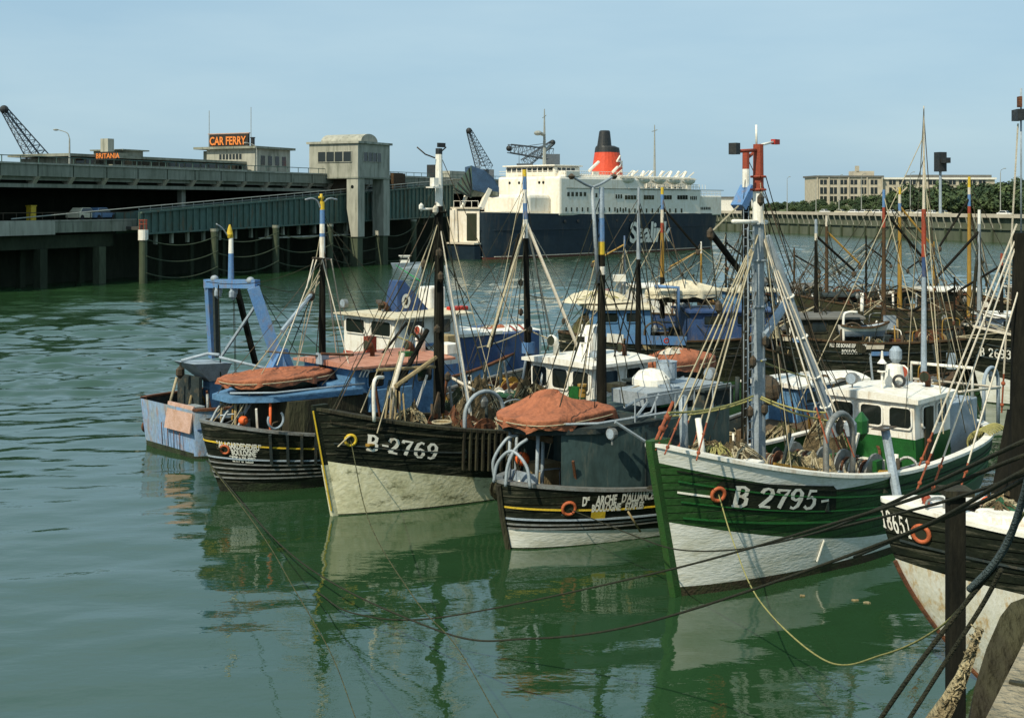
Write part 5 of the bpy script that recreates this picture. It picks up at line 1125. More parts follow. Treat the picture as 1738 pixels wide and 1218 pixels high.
# dark name board and the registration
vf = stroke_text('B 2795', .52, .19, .25, .80); wx = max(v[0] for v in vf[0])
m = MB(); N_ = 30; sg1 = 1 if HA.F.pix(HA.Q(a0+.3, z0))[0] > HA.F.pix(HA.Q(a0, z0))[0] else -1; L1 = abs(a1-a0)
pts_lo, pts_hi = [], []
for i in range(N_+1):
    a = a0+sg1*(-.35+(L1+1.1)*i/N_); zz = z0+(z1-z0)*((a-a0)*sg1/L1); q = .05 if 0 < i < N_ else .3; pts_lo.append(HA.Q(a, zz-.16+q*.3)+HA.nrm(a, zz)*.022); pts_hi.append(HA.Q(a, zz+.66-q*.4)+HA.nrm(a, zz+.5)*.022)
m.v = [tuple(p) for p in pts_lo+pts_hi]
for i in range(N_): m.f.append((i, i+1, N_+2+i, N_+1+i)); m.m.append(0)
m.build('name_board', 'black_paint', ea)
sc = L1/wx; HA.letter(ea, ([(x*sc, y) for x, y in vf[0]], vf[1]), 'white_paint', a0, z0, dz=lambda x: (z1-z0)*x/L1, out=.04)
ap, zp = HA.pick(1392, 852); vv = [(0, 0), (.28, 0), (.28, .07), (0, .07)]; HA.letter(ea, (vv, [(0, 1, 2, 3)]), 'white_paint', ap, zp, name='dash')
RA = HA.ringat(ea, 1218, 838, .17, .055)
for k, (u, v) in enumerate(((1345, 925),)): 
    a, z = HA.pick(1385, 960); m = MB(); m.tube([HA.Q(a, .42)+HA.nrm(a, .42)*.03, HA.Q(a+sg1*.22, 1.0)+HA.nrm(a, 1.0)*.03], .025, 5); m.build('draught_mark', 'white_paint', ea)
za = lambda x: HA.zs(x/19+.5)-.85
def fx(u, off=0): return A.x_at(u, off)
# mast and rigging
top, foot = mast(ea, A, 1287, 795, 0, [245, (325, 'red_lead'), (378, 'white_paint'), (800, 'mast_grey')], .21, .14)
P_ = lambda u, v, off=0: A.at(u, v, off)
tube(ea, 'crosstree', 'white_paint', [P_(1244, 376, .1), P_(1301, 377, 0)], .06); tube(ea, 'top_arm', 'red_lead', [P_(1247, 257), P_(1285, 255)], .05); box(ea, 'mast_lamp', 'black_metal', P_(1243, 262)-V(0, .12, 0), P_(1250, 243)+V(0, .12, 0))
tube(ea, 'aerial', 'white_paint', [P_(1284, 250), P_(1283.5, 212)], .03); tube(ea, 'vane_arm', 'white_paint', [P_(1284, 248), P_(1313, 241)], .035); box(ea, 'vane_lamp', 'red_paint', P_(1312, 245)-V(0, .07, 0), P_(1320, 237)+V(0, .07, 0))
for v in (300, 322, 380, 442, 520, 610): m = MB(); q = P_(1287, v); m.ring(q, (0, 0, 1), .2, .035, 12); m.build('mast_band', 'mast_grey' if v > 330 else 'red_lead', ea)
ml = MB(); la, lb_ = P_(1277, 385, .22), P_(1277, 770, .22)
for off in (.0, .3): ml.tube([P_(1279, 385, .2)+V(off, 0, 0), P_(1279, 775, .2)+V(off, 0, 0)], .022, 4)
for i in range(26): v = 392+i*14.6; q = P_(1279, v, .2); ml.tube([q, q+V(.3, 0, 0)], .016, 4)
ml.build('mast_ladder', 'mast_grey', ea)
hd = P_(1290, 385)
for i, (u, v, off) in enumerate(((1112, 768, .1), (1128, 775, .8), (1148, 780, -.8), (1172, 778, -1.7), (1182, 785, 1.6))):
    q = P_(u, v-4, off); q.z = max(q.z, HA.zs(q.x/19+.5)-.02) if abs(q.x) < 9 else q.z; k = .86; mid = hd.lerp(q, k); s_ = stay(ea, hd, mid, .024, 'rope_pale'); t_ = MB(); t_.tube([mid, q], .022, 6); t_.ball(mid.lerp(q, .3), .042); t_.ball(mid.lerp(q, .8), .05); t_.build('turnbuckle', 'shackle_red', s_)
for (u, v, off) in ((1404, 752, 2.3), (1424, 762, 2.2), (1450, 775, 2.4), (1380, 735, -2.3), (1352, 728, -2.3)):
    q = P_(u, v, off); mid = hd.lerp(q, .84); s_ = stay(ea, hd, mid, .024, 'rope_white'); t_ = MB(); t_.tube([mid, q], .022, 6); t_.ball(mid.lerp(q, .3), .042); t_.build('turnbuckle', 'shackle_red', s_)
m = MB(); q0, q1 = P_(1303, 400, .3), P_(1418, 738, 1.2); m.tube([q0, q0.lerp(q1, .15), q1], [.07, .12, .14], 8); bm_ = m.build('derrick_boom', 'mast_grey', ea)
for k in (.3, .5, .7, .85): m = MB(); m.ring(q0.lerp(q1, k), (q1-q0), .15, .03, 10); m.build('boom_band', 'white_paint', bm_)
m = MB(); m.tube([P_(1296, 572, .2), P_(1338, 508, -.4)], .13, 8); m.build('strut', 'blue_grey', ea)
for (a, b_, s_) in (((1135, 700, 1.6), (1278, 672, .3), .12), ((1132, 706, -.6), (1276, 678, .1), .1), ((1292, 673, .2), (1402, 700, 2), .1), ((1290, 676, .2), (1426, 716, 2.2), .12), ((1292, 612, .2), (1372, 640, -2), .05)):
    stay(ea, P_(*a), P_(*b_), .028, 'rope_yellow', s_, 'rope_line')
for (u0, v0, u1, v1) in ((1292, 330, 1360, 520), (1300, 300, 1425, 730), (1262, 400, 1215, 560), (1296, 386, 1468, 742)): stay(ea, P_(u0, v0), P_(u1, v1, -1), .014, 'rope_dark', .1)
for (u, v) in ((1291, 340), (1278, 615), (1300, 580), (1298, 695), (1273, 700), (1220, 522)): block_at(ea, P_(u, v, .25), .13)
gz = za(fx(1287)); box(ea, 'mast_step', 'gear_dark', (fx(1287)-.3, -.4, gz), (fx(1287)+.3, .4, gz+.5))
# bow fittings
q = P_(1128, 768, .0); zq = HA.zs(.95)-.2
tube(ea, 'samson_post', 'mast_grey', [(q.x-.9, 0, zq-.5), (q.x-.8, 0, zq+1.55)], .11); tube(ea, 'samson_post', 'white_paint', [(q.x-1.1, .5, zq-.5), (q.x-.9, .4, zq+1.0)], .08)
q2 = P_(1108, 765, 0); m = MB(); m.tube([(9.3, 0, HA.zb+.05), (8.75, .15, HA.zb+1.0)], .045, 7); m.ball((9.1, .05, HA.zb+.35), .09); m.ball((8.95, .1, HA.zb+.62), .08); m.build('forestay_shackle', 'shackle_red', ea)
winch(ea, fx(1440, 1.0)-.2, .4, za(fx(1430)), 1.25); winch(ea, fx(1300, -1.2), -.6, gz, .7, mat='rusty')
rx_, ry_ = HA.railx(1425, .35); gallows(ea, rx_, ry_, za(rx_), 1.5, 2.5, 'steel', .085); rx_, ry_ = HA.railx(1682, .35); gallows(ea, rx_, ry_, za(rx_), 1.4, 2.4, 'blue_grey', .07)
rx_, ry_ = HA.railx(1506, .1); m = MB(); m.tube([P_(1502, 726, ry_-.2), P_(1524, 848, ry_+.35)], .13, 8); m.build('otter_arm', 'blue_grey', ea); box(ea, 'arm_head', 'gear_dark', P_(1490, 730, ry_-.2)-V(0, .2, 0), P_(1512, 722, ry_-.2)+V(0, .2, 0))
c = P_(1443, 730, 1.7); block_at(ea, c, .26, 'mast_grey', 'towing_block'); block_at(ea, P_(1462, 725, 1.4), .3, 'green_paint', 'towing_block')
# wheelhouse
x0, x1 = A.x_at(1556, 1.35)-2.4, A.x_at(1480, 0); xf = A.x_at(1556, 1.35); zr = A.at(1500, 668, .5).z-.28; zd = za(xf)
wheelhouse(ea, xf-2.6, xf, -1.6, 1.35, zd, zr, 'white_paint', 'white_paint', 1, 3, 2, .62, .16, .14, low='green_paint', zlow=zd+1.15)
box(ea, 'door', 'dark_wood', (xf-1.15, 1.36, zd+.1), (xf-.55, 1.40, zr-.2)); box(ea, 'engine_casing', 'blue_grey', (xf-5.2, -1.2, zd), (xf-2.65, 1.2, zd+1.9), .04); box(ea, 'casing_top', 'white_paint', (xf-4.6, -.7, zd+1.91), (xf-3.1, .7, zd+2.15), .03)
rt_ = zr+.24
searchlight(ea, xf-.3, -1.0, rt_-.08, .2, math.pi*.0); lantern(ea, xf-.6, .1-.2, rt_, 1.25); m = MB(); m.lathe((xf-1.5, -.1, rt_-.05), [(.36, 0), (.34, .2), (.26, .75), (.12, .8)], 16); fn = m.build('exhaust_funnel', 'white_paint', ea, smooth=False)
m = MB(); m.lathe((xf-1.6, -.1, rt_+.76), [(.1, 0), (.2, .15), (.2, .42), (.1, .55)], 12); m.build('radar_dome', 'blue_grey', fn); m = MB(); m.ring((xf-1.1, .25, rt_+.25), (1, .3, 0), .17, .05); m.build('roof_ring', 'black_metal', ea)
vent(ea, xf-2.3, .7, rt_-.1, .4, .12, 'rusty', 0); vent(ea, xf-3.2, -.5, zd+2.1, .7, .16, 'white_paint', 0)
top2, f2 = mast(ea, A, 1568, 640, -.6, [180, (355, 'rope_white'), (404, 'red_lead'), (436, 'white_paint'), (470, 'blue_dark'), (645, 'blue_grey')], .11, .02)
m = MB(); m.tube([P_(1568, 436, -.6), P_(1568, 355, -.6)], .085, 8); m.build('mast_sleeve', 'red_lead', ea)
for (u, v, off) in ((1600, 700, 1.5), (1640, 690, -1.2)): stay(ea, P_(1568, 410, -.6), P_(u, v, off), .016, 'rope_pale')
m = MB()
for i in range(9): x = xf-5.4-i*.0; 
tube(ea, 'stern_frame', 'white_paint', [(xf-5.0, 1.1, zd+1.9), (xf-5.0, 1.1, zd+2.9), (xf-5.0, -1.1, zd+2.9), (xf-5.0, -1.1, zd+1.9)], .06); tube(ea, 'awning_rail', 'rope_white', [(xf-2.7, 1.2, zd+2.3), (xf-6.2, 1.6, zd+2.15), (xf-6.2, -1.6, zd+2.15)], .045)
# deck gear
heap(A, (fx(1200, -.4), -.4, za(fx(1200, -.4))+.6), 1.0, .8, .6, 'net_tan', 'tan heap of net on the foredeck of the green boat, left of its mast', 3); heap(A, (fx(1248, .5), .5, za(fx(1248, .5))+.45), 1.4, .7, .75, 'net_brown', 'long brown roll of net along the near rail of the green boat', 5)
heap(A, (fx(1330, 1.0), 1.0, za(fx(1330))+.35), 1.0, .8, .75, 'net_green', 'green and grey net bundle right of the green boat mast', 8); heap(A, (fx(1385, .6), .6, za(fx(1385))+.2), .8, .8, .9, 'net_tan', 'pale net heap against the winch of the green boat', 9)
rx_, ry_ = HA.railx(1312, .5); rx2, ry2 = HA.railx(1382, .5); bar(ea, 'fish_pound', 'ochre_wood', (rx_, ry_, za(rx_)+.75), (rx2, ry2, za(rx2)+.7), .08, .5); rx_, ry_ = HA.railx(1265, .55); box(ea, 'hatch_cover', 'white_paint', (rx_-.5, ry_-.3, za(rx_)+.8), (rx_+.5, ry_+.25, za(rx_)+.9))
clutter(A, 'deck of the green boat', fx(1400), fx(1200), -1.9, 1.8, za, 22, 5); clutter(A, 'after deck of the green boat', fx(1700), fx(1600), -1.5, 1.8, za, 14, 17)
for k in range(7): m = MB(); p = P_(1665+k*4, 752-k*2, 2.0); m.ring(p, (1, .4, 0), .42, .035, 14, 5, arc=math.pi); m.build('net_hoop', 'rope_yellow', ea)

# ================================================================ B: black boat "Arche d'Alliance", stern towards us
B, eb = make_boat('fishing_boat', (-.35, 35.6), 42, 18.5, 'stern', "black trawler lettered DME ARCHE D'ALLIANCE, peaked orange cover on its dark deckhouse")
HB_ = Hull(B, 18.5, 5.3, 1.98, 1.42, 3.3, rake=1.3, over=.6, pw=2.5, pww=1.6, round_=2.4, rw=1.6, wl=.85, sp=.68, spw=.85)
HB_.build(eb, [('boot_black', lambda t: .04), ('white_hull', lambda t: .04+.58*max(0, 1-t/.36)**.8), ('black_hull', None)], cap='steel', capw=.13, inner='slate_paint', bul=.7)
for f_, w_, mt in ((.60, .03, 'yellow_paint'), (.43, .05, 'blue_grey'), (.345, .03, 'steel'), (.28, .03, 'steel')): HB_.strake(eb, mt, lambda t, f_=f_: HB_.zs(t)*f_+.08, w_, h=.05)
m = MB(); m.tube([HB_.P(0, 1, z)+V(-.06, 0, 0) for z in (-.6, 0, .6, 1.2, 1.9)], .09, 6); m.build('stern_post', 'dark_wood', eb)
def put_text(H_, par, txt, ua, va, ub, vb_, h, mat='white_paint', bold=.01, shear=0.0, serif=False, nm='lettering', wd=.18):
    a, z = H_.pick(ua, va); b2, z2 = H_.pick(ub, vb_); Ld = max(abs(b2-a), h*len(txt)*.3); vf = stroke_text(txt, h, wd, shear) if serif else font_text(txt, h, bold, shear); wx = max(v[0] for v in vf[0]); k = Ld/wx
    return H_.letter(par, ([(x*k, y) for x, y in vf[0]], vf[1]), mat, a, z, dz=lambda x: (z2-z)*x/Ld, name=nm)
put_text(HB_, eb, "D     ARCHE   D'ALLIANCE", 987, 857, 1108, 845, .27, bold=.018); put_text(HB_, eb, 'ME', 993, 848, 1000, 847, .10); put_text(HB_, eb, 'BOULOGNE   ETAPLES', 1003, 867, 1091, 861, .22, bold=.016)
RB = HB_.ringat(eb, 965, 862, .19, .05); a, z = HB_.pick(1013, 874); vv = [(-.2, -.1), (.25, -.1), (.25, .13), (-.2, .13)]; HB_.letter(eb, (vv, [(0, 1, 2, 3)]), 'yellow_paint', a, z, name='yellow_plate')
zb_b = lambda x: HB_.zs(x/18.5+.5)-.7
Pb = lambda u, v, off=0: B.at(u, v, off)
# deckhouse, roof platform, posts
y_n = -2.05; xd0 = -9.25+1.35; xd1 = xd0+6.6; zt_ = Pb(1000, 742, -1.9).z; zt2 = zt_+.75; zdk = zb_b(xd0)
house(eb, HB_, 'deckhouse', 'deckhouse_green', xd0, xd1, y_n, -y_n, zdk-.1, zt_, .2, .25, 8, notch=1.9)
for x in (xd0+2.6, xd0+3.9, xd0+5.2): box(eb, 'panel_seam', 'slate_paint', (x, y_n-.012, zdk+.1), (x+.05, y_n+.01, zt_-.1))
box(eb, 'door', 'slate_paint', (xd0+3.6, y_n-.03, zdk+.25), (xd0+4.3, y_n, zdk+1.85), .02); m = MB(); m.tube([(xd0+3.7, y_n-.09, zdk+.95), (xd0+3.7, y_n-.09, zdk+1.2)], .025, 5); m.build('door_handle', 'steel', eb)
xo = -9.25+.55
m = MB(); m.hexa([(xo, -.7, zt_+.02), (xo+1.6, -1.75, zt_+.02), (xd0+3.4, -2.15, zt_+.02), (xd0+3.4, 2.1, zt_+.02), (xo+1.6, 1.75, zt_+.02), (xo, .7, zt_+.02)], [(xo, -.7, zt_+.16), (xo+1.6, -1.75, zt_+.16), (xd0+3.4, -2.15, zt_+.2), (xd0+3.4, 2.1, zt_+.2), (xo+1.6, 1.75, zt_+.16), (xo, .7, zt_+.16)]); m.build('boat_platform', 'slate_paint', eb)
m = MB(); m.tube([(xo, -.75, zt_+.34), (xo+1.6, -1.85, zt_+.34), (xd0+3.4, -2.25, zt_+.42)], .04, 6); m.tube([(xo, -.75, zt_+.34), (xo, .75, zt_+.34)], .04, 6); m.build('platform_rail', 'mast_grey', eb)
for (x, y) in ((xo+.3, -.6), (xo+.3, .6), (xo+1.4, 1.5), (xo+.9, -.2)): tube(eb, 'platform_post', 'mast_grey', [(x, y, zdk), (x+.1, y, zt_+.05)], .055)
hoop = lambda us: tube(eb, 'stern_hoop', 'mast_grey', crom(us, 6), .05, 7)
hoop([Pb(838, 818, .2), Pb(845, 785, .1), Pb(868, 765, -.3), Pb(893, 790, -.8), Pb(900, 828, -.95)]); hoop([Pb(858, 825, -.3), Pb(862, 790, -.3), Pb(876, 760, -.4), Pb(895, 745, -.5)]); hoop([Pb(840, 815, .4), Pb(838, 780, .4), Pb(860, 745, .2), Pb(880, 738, .1)])
box(eb, 'stern_bench', 'blue_grey', (xo+.4, -.5, zdk+.55), (xo+.5, .8, zdk+1.0)); box(eb, 'bench_seat', 'white_paint', (xo+.5, -.5, zdk+.4), (xo+.9, .8, zdk+.47)); box(eb, 'stern_locker', 'raw_wood', (xo+1.2, 0.1, zdk), (xo+2.0, .8, zdk+1.1), .02)
covered_boat(B, ((B.x_at(952, -.2)), -.1, zt_+.18), 3.8, 2.3, .3, 'orange tarpaulin-covered dinghy with a peak, on the dark deckhouse at the centre front', 'orange_tarp', peak=-.6, peakh=.5, seed=4, skirt=.3)
buoy(B, (xo+1.0, .9, zdk+1.0), .22, 'orange_paint', 'orange round float hanging at the stern rail below the peaked orange cover')
# mizzen, forward house, vents, tubs
mast(eb, B, 1021, 690, .2, [318, (370, 'blue_grey'), (410, 'blue_paint'), (432, 'yellow_paint'), (452, 'mast_black'), (466, 'white_paint'), (700, 'mast_black')], .17, .08)
for s_ in (-1, 1): tube(eb, 'lamp_arm', 'mast_grey', crom([Pb(1006, 318, .2), Pb(1006+s_*14, 312, .2), Pb(1006+s_*34, 300, .2)], 5), .045)
tube(eb, 'lamp_pole', 'mast_grey', [Pb(1015, 480, .2), Pb(1010, 400, .2), Pb(1005, 318, .2)], .06)
for s_ in (-1, 1): m = MB(); q = Pb(1006+s_*36, 299, .2); m.lathe(q-V(0, 0, .1), [(.05, 0), (.12, .1), (.02, .18)], 8); m.build('lamp_head', 'gear_dark', eb)
hd = Pb(1018, 455, .2)
for (u, v, off) in ((1060, 690, -2), (985, 660, 2), (950, 690, -1.5), (1100, 640, 2)): stay(eb, hd, Pb(u, v, off), .018, 'rope_dark')
m = MB(); m.tube([hd+V(0, 0, -.2), Pb(1066, 600, -.5)], .07, 7); 
xh = xd1+.05; zh = Pb(1110, 672, -1.5).z
box(eb, 'forward_house', 'slate_paint', (xd1-.9, -1.75, zt_+.1), (xd1+.6, 1.6, zt_+.72), .03); box(eb, 'house_top', 'slate_paint', (xd1-1.0, -1.85, zt_+.73), (xd1+.7, 1.7, zt_+.8))
for k, (x, y) in enumerate(((xd1-1.6, -.9), (xd1-.9, -.2))): drum_(B, (x, y, zt_+(.3 if k == 0 else .95)), .33, .62, 'blue_grey', ('pale blue tub on the dark deckhouse, the nearer of two' if k == 0 else 'pale blue tub on the dark deckhouse, the farther of two'), 'blue tubs', 'tub', 'tub')
m = MB(); c_ = Pb(1105, 665, .0); m.lathe((c_.x, 0, c_.z-.5), [(.42, 0), (.42, .55), (.46, .6), (.62, .75), (.62, .95), (.4, 1.18), (.1, 1.26)], 18); m.build('mushroom_vent', 'white_paint', eb, smooth=False)
m = MB(); c_ = Pb(1141, 668, .4); m.lathe((c_.x, .4, c_.z-.3), [(.3, 0), (.3, .5), (.4, .6), (.2, .8)], 14); m.build('small_vent', 'blue_grey', eb)
box(eb, 'skylight', 'green_paint', Pb(1108, 690, -.9)-V(0, .3, 0), Pb(1142, 668, -.9)+V(0, .3, 0), .02); box(eb, 'skylight_lid', 'mast_grey', Pb(1106, 667, -1.3)-V(.2, 0, 0), Pb(1160, 663, .2)+V(.2, 0, .02))
searchlight(eb, *(Pb(1043, 742, -2.15)-V(.1, 0, .2)), .17, math.pi); stay(eb, Pb(1044, 716, -2.2), Pb(1100, 752, -2.6), .045, 'mast_grey', 0, 'davit_bar')
tube(eb, 'handrail', 'mast_grey', [Pb(1072, 708, -1.7), Pb(1105, 700, -1.7), Pb(1118, 668, -1.7)], .035)
for (a, b_) in (((1060, 690, -1.9), (1160, 640, .5)), ((1082, 705, -1.9), (1130, 640, 0))): stay(eb, Pb(*a), Pb(*b_), .045, 'mast_grey', 0, 'spar')
tube(eb, 'boarding_pole', 'raw_wood', [Pb(1066, 868, -2.75), Pb(1087, 902, -2.7)], .03)
# foredeck of B, foremast with ladder
zf = lambda x: HB_.zs(x/18.5+.5)-.7
mast(eb, B, 1266, 745, 0, [256, (287, 'red_lead'), (318, 'white_paint'), (350, 'blue_paint'), (745, 'mast_black')], .17, .12)
ml = MB()
for off in (0, .28): ml.tube([Pb(1262, 352, -.2)+V(off, 0, 0), Pb(1262, 740, -.2)+V(off, 0, 0)], .02, 4)
for i in range(26): q = Pb(1262, 360+i*14.5, -.2); ml.tube([q, q+V(.28, 0, 0)], .016, 4)
ml.build('mast_ladder', 'mast_grey', eb)
tube(eb, 'masthead_arm', 'red_lead', crom([Pb(1266, 270, 0), Pb(1276, 262, 0), Pb(1282, 258, 0)], 3), .06)
m = MB(); m.bar(Pb(1253, 352, 0), Pb(1270, 318, 0), .5, .3); m.build('pennant_board', 'blue_paint', eb)
m = MB(); m.tube([Pb(1204, 392, -.6), Pb(1248, 450, 0), Pb(1270, 478, 0)], .11, 7); m.build('short_boom', 'mast_black', eb); block_at(eb, Pb(1206, 398, -.6), .16); stay(eb, Pb(1206, 395, -.6), Pb(1258, 345, 0), .03, 'rope_pale'); stay(eb, Pb(1206, 400, -.6), Pb(1218, 520, -1), .02, 'rope_dark')
for (u, v, off) in ((1200, 770, -2.2), (1180, 680, 2.0), (1345, 745, -2.1), (1365, 690, 2.0), (1395, 700, -1)): stay(eb, Pb(1266, 385, 0), Pb(u, v, off), .018, 'rope_dark')
xm_ = lambda u, off=0: B.x_at(u, off)
z_ = zf(xm_(1280)); hx0, hx1 = xm_(1175, -.9), xm_(1395, -.4)
box(eb, 'fish_hatch', 'brown_wood', (hx0, -1.9, zf(hx0)+.1), (hx0+3.4, 1.0, zf(hx0)+.75), .03); m = MB(); m.hexa([(hx0+.3, -1.5, zf(hx0)+.76), (hx0+1.9, -1.5, zf(hx0)+.76), (hx0+1.9, .2, zf(hx0)+.76), (hx0+.3, .2, zf(hx0)+.76)], [(hx0+.35, -1.4, zf(hx0)+1.0), (hx0+1.85, -1.4, zf(hx0)+1.0), (hx0+1.85, .1, zf(hx0)+.95), (hx0+.35, .1, zf(hx0)+.95)]); m.build('hatch_lid', 'slate_paint', eb)
m = MB(); m.hexa([(hx0+4.2, -2.0, z_+.2), (hx0+8.2, -2.0, z_+.7), (hx0+8.2, .6, z_+.7), (hx0+4.2, .6, z_+.2)], [(hx0+4.2, -2.0, z_+.95), (hx0+8.2, -2.0, z_+1.35), (hx0+8.2, .6, z_+1.35), (hx0+4.2, .6, z_+.95)]); m.build('whaleback_deck', 'deck_wood', eb)
xw = xm_(1332, .5); wheelhouse(eb, xw-.9, xw+1.2, -.7, 1.6, z_+.6, Pb(1335, 650, .4).z, 'blue_faded', 'white_paint', 1, 2, 1, .4, .14, .08); m = MB(); c = Pb(1303, 662, -.3); m.ball(c, .45, 1.2); m.build('net_drum', 'gear_dark', eb)
winch(eb, xm_(1190, -.5), -.3, zf(xm_(1190)), 1.0, mat='rusty'); searchlight(eb, *(Pb(1206, 655, -.4)), .22, math.pi); tube(eb, 'winch_post', 'mast_grey', [Pb(1207, 720, -.4), Pb(1207, 655, -.4)], .1); tube(eb, 'winch_post', 'mast_grey', [Pb(1228, 735, -.4), Pb(1214, 668, -.4)], .07)
clutter(B, 'foredeck of the dark boat behind the green bow', xm_(1150), xm_(1400), -2.0, 1.9, lambda x: zf(x), 40, 23); clutter(B, 'stern deck below the peaked orange cover', xo+.3, xd0-.1, -1.3, 1.4, zdk, 7, 29)
tan = Pb(1245, 588, 2.2)

# ================================================================ C: black and cream boat B-2769, bow towards us
C_, ec = make_boat('fishing_boat', (-6.25, 39.1), 42, 19, 'bow', 'black wooden trawler numbered B-2769 with a worn cream underside')
HC = Hull(C_, 19, 5.1, 2.3, 2.05, 3.5, rake=.9, over=.6, pw=2.5, pww=1.55, wl=.88)
HC.build(ec, [('boot_black', lambda t: .06), ('cream_hull', lambda t: up2(t, .42, 1.82, 1.5, .5)), ('black_hull', None)], cap='dark_wood', capw=.2, inner='dark_wood', bul=.8)
HC.stem(ec, ['black_paint', 'cream_hull'], 1.75, w=.13, depth=.45, up=.12); m = MB(); m.tube([HC.P(1, 1, z)+V(.1, .07, 0) for z in (.2, 1, 2, 3, 3.45)], .03, 5); m.build('stem_edge', 'yellow_paint', ec)
for f_, w_, mt in ((.90, .05, 'dark_wood'), (.70, .04, 'slate_paint'), (.645, .035, 'black_paint'), (.58, .03, 'black_paint')): HC.strake(ec, mt, lambda t, f_=f_: HC.zs(t)*f_, w_, a0=.4, a1=22)
put_text(HC, ec, 'B-2769', 621, 762, 744, 779, .50, shear=.22, serif=True, wd=.2); RC = HC.ringat(ec, 595, 746, .17, .05, 'yellow_paint')
Pc = lambda u, v, off=0: C_.at(u, v, off); zc_ = lambda x: HC.zs(x/19+.5)-.8; xc_ = lambda u, off=0: C_.x_at(u, off)
mast(ec, C_, 745, 700, 0, [252, (262, 'black_metal'), (350, 'white_paint'), (372, 'mast_black'), (700, 'mast_black')], .21, .12)
box(ec, 'masthead_lamp', 'white_paint', Pc(733, 316, .2)-V(0, .1, 0), Pc(741, 302, .2)+V(0, .12, 0)); box(ec, 'lamp_shelf', 'white_paint', Pc(729, 319, .2)-V(0, .2, 0), Pc(745, 317, .2)+V(0, .2, 0)); tube(ec, 'crosstree', 'white_paint', [Pc(715, 355, .1), Pc(745, 355, 0)], .04); block_at(ec, Pc(715, 352, .1), .1, 'white_paint'); block_at(ec, Pc(739, 357, .2), .12, 'rope_white')
tube(ec, 'aerial_arm', 'gear_dark', [Pc(708, 250), Pc(722, 262), Pc(738, 268)], .025); tube(ec, 'aerial_arm', 'gear_dark', [Pc(744, 262), Pc(757, 250)], .025)
box(ec, 'aerial_head', 'black_metal', Pc(743, 250)-V(0, .04, 0), Pc(755, 243)+V(0, .04, 0)); m = MB(); m.ring(Pc(745, 360), (0, 0, 1), .24, .05); m.build('mast_band', 'mast_black', ec)
hd = Pc(745, 372)
for (u, v, off, mt) in ((640, 735, 1.6, 'rope_pale'), (612, 700, -.4, 'rope_pale'), (560, 702, 0, 'rope_dark'), (800, 705, 2, 'rope_white'), (790, 695, -1.9, 'rope_white'), (700, 660, -2.0, 'rope_dark'), (855, 745, 2.3, 'rope_dark')): stay(ec, hd, Pc(u, v, off), .022, mt, .0)
for (a, b_, r_, mt, nm) in (((757, 450, .4), (798, 700, 1.3), .065, 'mast_grey', 'derrick_boom'), ((725, 560, -.6), (640, 725, .4), .09, 'mast_black', 'derrick_boom'), ((640, 628, .2), (745, 622, 0), .06, 'raw_wood', 'spar'), ((672, 655, .8), (742, 605, 0), .08, 'raw_wood', 'spar'), ((765, 640, 0), (805, 662, 1.0), .05, 'rope_white', 'spar')): m = MB(); m.tube([Pc(*a), Pc(*b_)], r_, 7); m.build(nm, mt, ec)
tube(ec, 'bow_frame', 'white_paint', crom([Pc(635, 715, 1.3), Pc(634, 660, 1.3), Pc(638, 642, 1.2), Pc(650, 640, .8)], 5), .06); tube(ec, 'bow_post', 'rope_white', [Pc(663, 720, .6), Pc(668, 655, .6), Pc(684, 600, .2)], .08)
for k in range(5): m = MB(); m.tube([Pc(652+k*9, 728, 1.1), Pc(660+k*6, 655+k*3, .8)], .035, 5); m.build('stake', 'raw_wood', ec)
rx_, ry_ = HC.railx(822, .35); gallows(ec, rx_, ry_, zc_(rx_), 1.7, 2.1, 'mast_grey', .07); winch(ec, xc_(790, .5), .3, zc_(xc_(790)), 1.15, mat='rusty'); winch(ec, xc_(700, -.3), -.2, zc_(xc_(700)), .8, mat='rusty')
for (u, v) in ((745, 430), (748, 470), (720, 450), (742, 560), (760, 640)): block_at(ec, Pc(u, v, .25), .13)
for i in range(3): stay(ec, Pc(745, 375+i*30), Pc(690+i*50, 640, -1), .014, 'rope_dark')
# wheelhouse aft
xfw = xc_(1008, 1.6); zr = Pc(1000, 622, 1.2).z; zdc = zc_(xfw)
wheelhouse(ec, xfw-3.0, xfw, -1.7, 1.6, zdc, zr, 'white_paint', 'white_paint', 1, 3, 2, .72, .25, .12, low='green_paint', zlow=zdc+.6)
box(ec, 'red_board', 'red_paint', (xfw-2.9, 1.63, zr-1.35), (xfw-1.4, 1.68, zr-1.0)); rt_ = zr+.2
lantern(ec, xfw-.4, .6, rt_, 1.3); m = MB(); m.hexa([(xfw-1.9, -.35, rt_), (xfw-1.0, -.35, rt_), (xfw-1.0, .35, rt_), (xfw-1.9, .35, rt_)], [(xfw-2.1, -.25, rt_+1.15), (xfw-1.4, -.25, rt_+1.15), (xfw-1.4, .25, rt_+1.15), (xfw-2.1, .25, rt_+1.15)]); m.build('exhaust_funnel', 'white_paint', ec, bevel=.05)
m = MB(); m.cyl((xfw-1.45, .27, rt_+1.0), (xfw-1.45, .3, rt_+1.0), .14); m.build('funnel_badge', 'blue_grey', ec); vent(ec, xfw-.5, -.9, rt_-.05, .6, .15, 'white_paint', 0); searchlight(ec, xfw-.5, 1.2, rt_-.08, .16, 0); vent(ec, xfw-2.4, .9, rt_-.1, .4, .12, 'rusty', 0)
zq = zr-1.35; box(ec, 'casing', 'slate_paint', (xfw-7.2, -1.6, zdc), (xfw-3.05, 1.6, zq), .03); box(ec, 'casing_top', 'blue_faded', (xfw-7.3, -1.8, zq+.01), (xfw-3.1, 1.8, zq+.14))
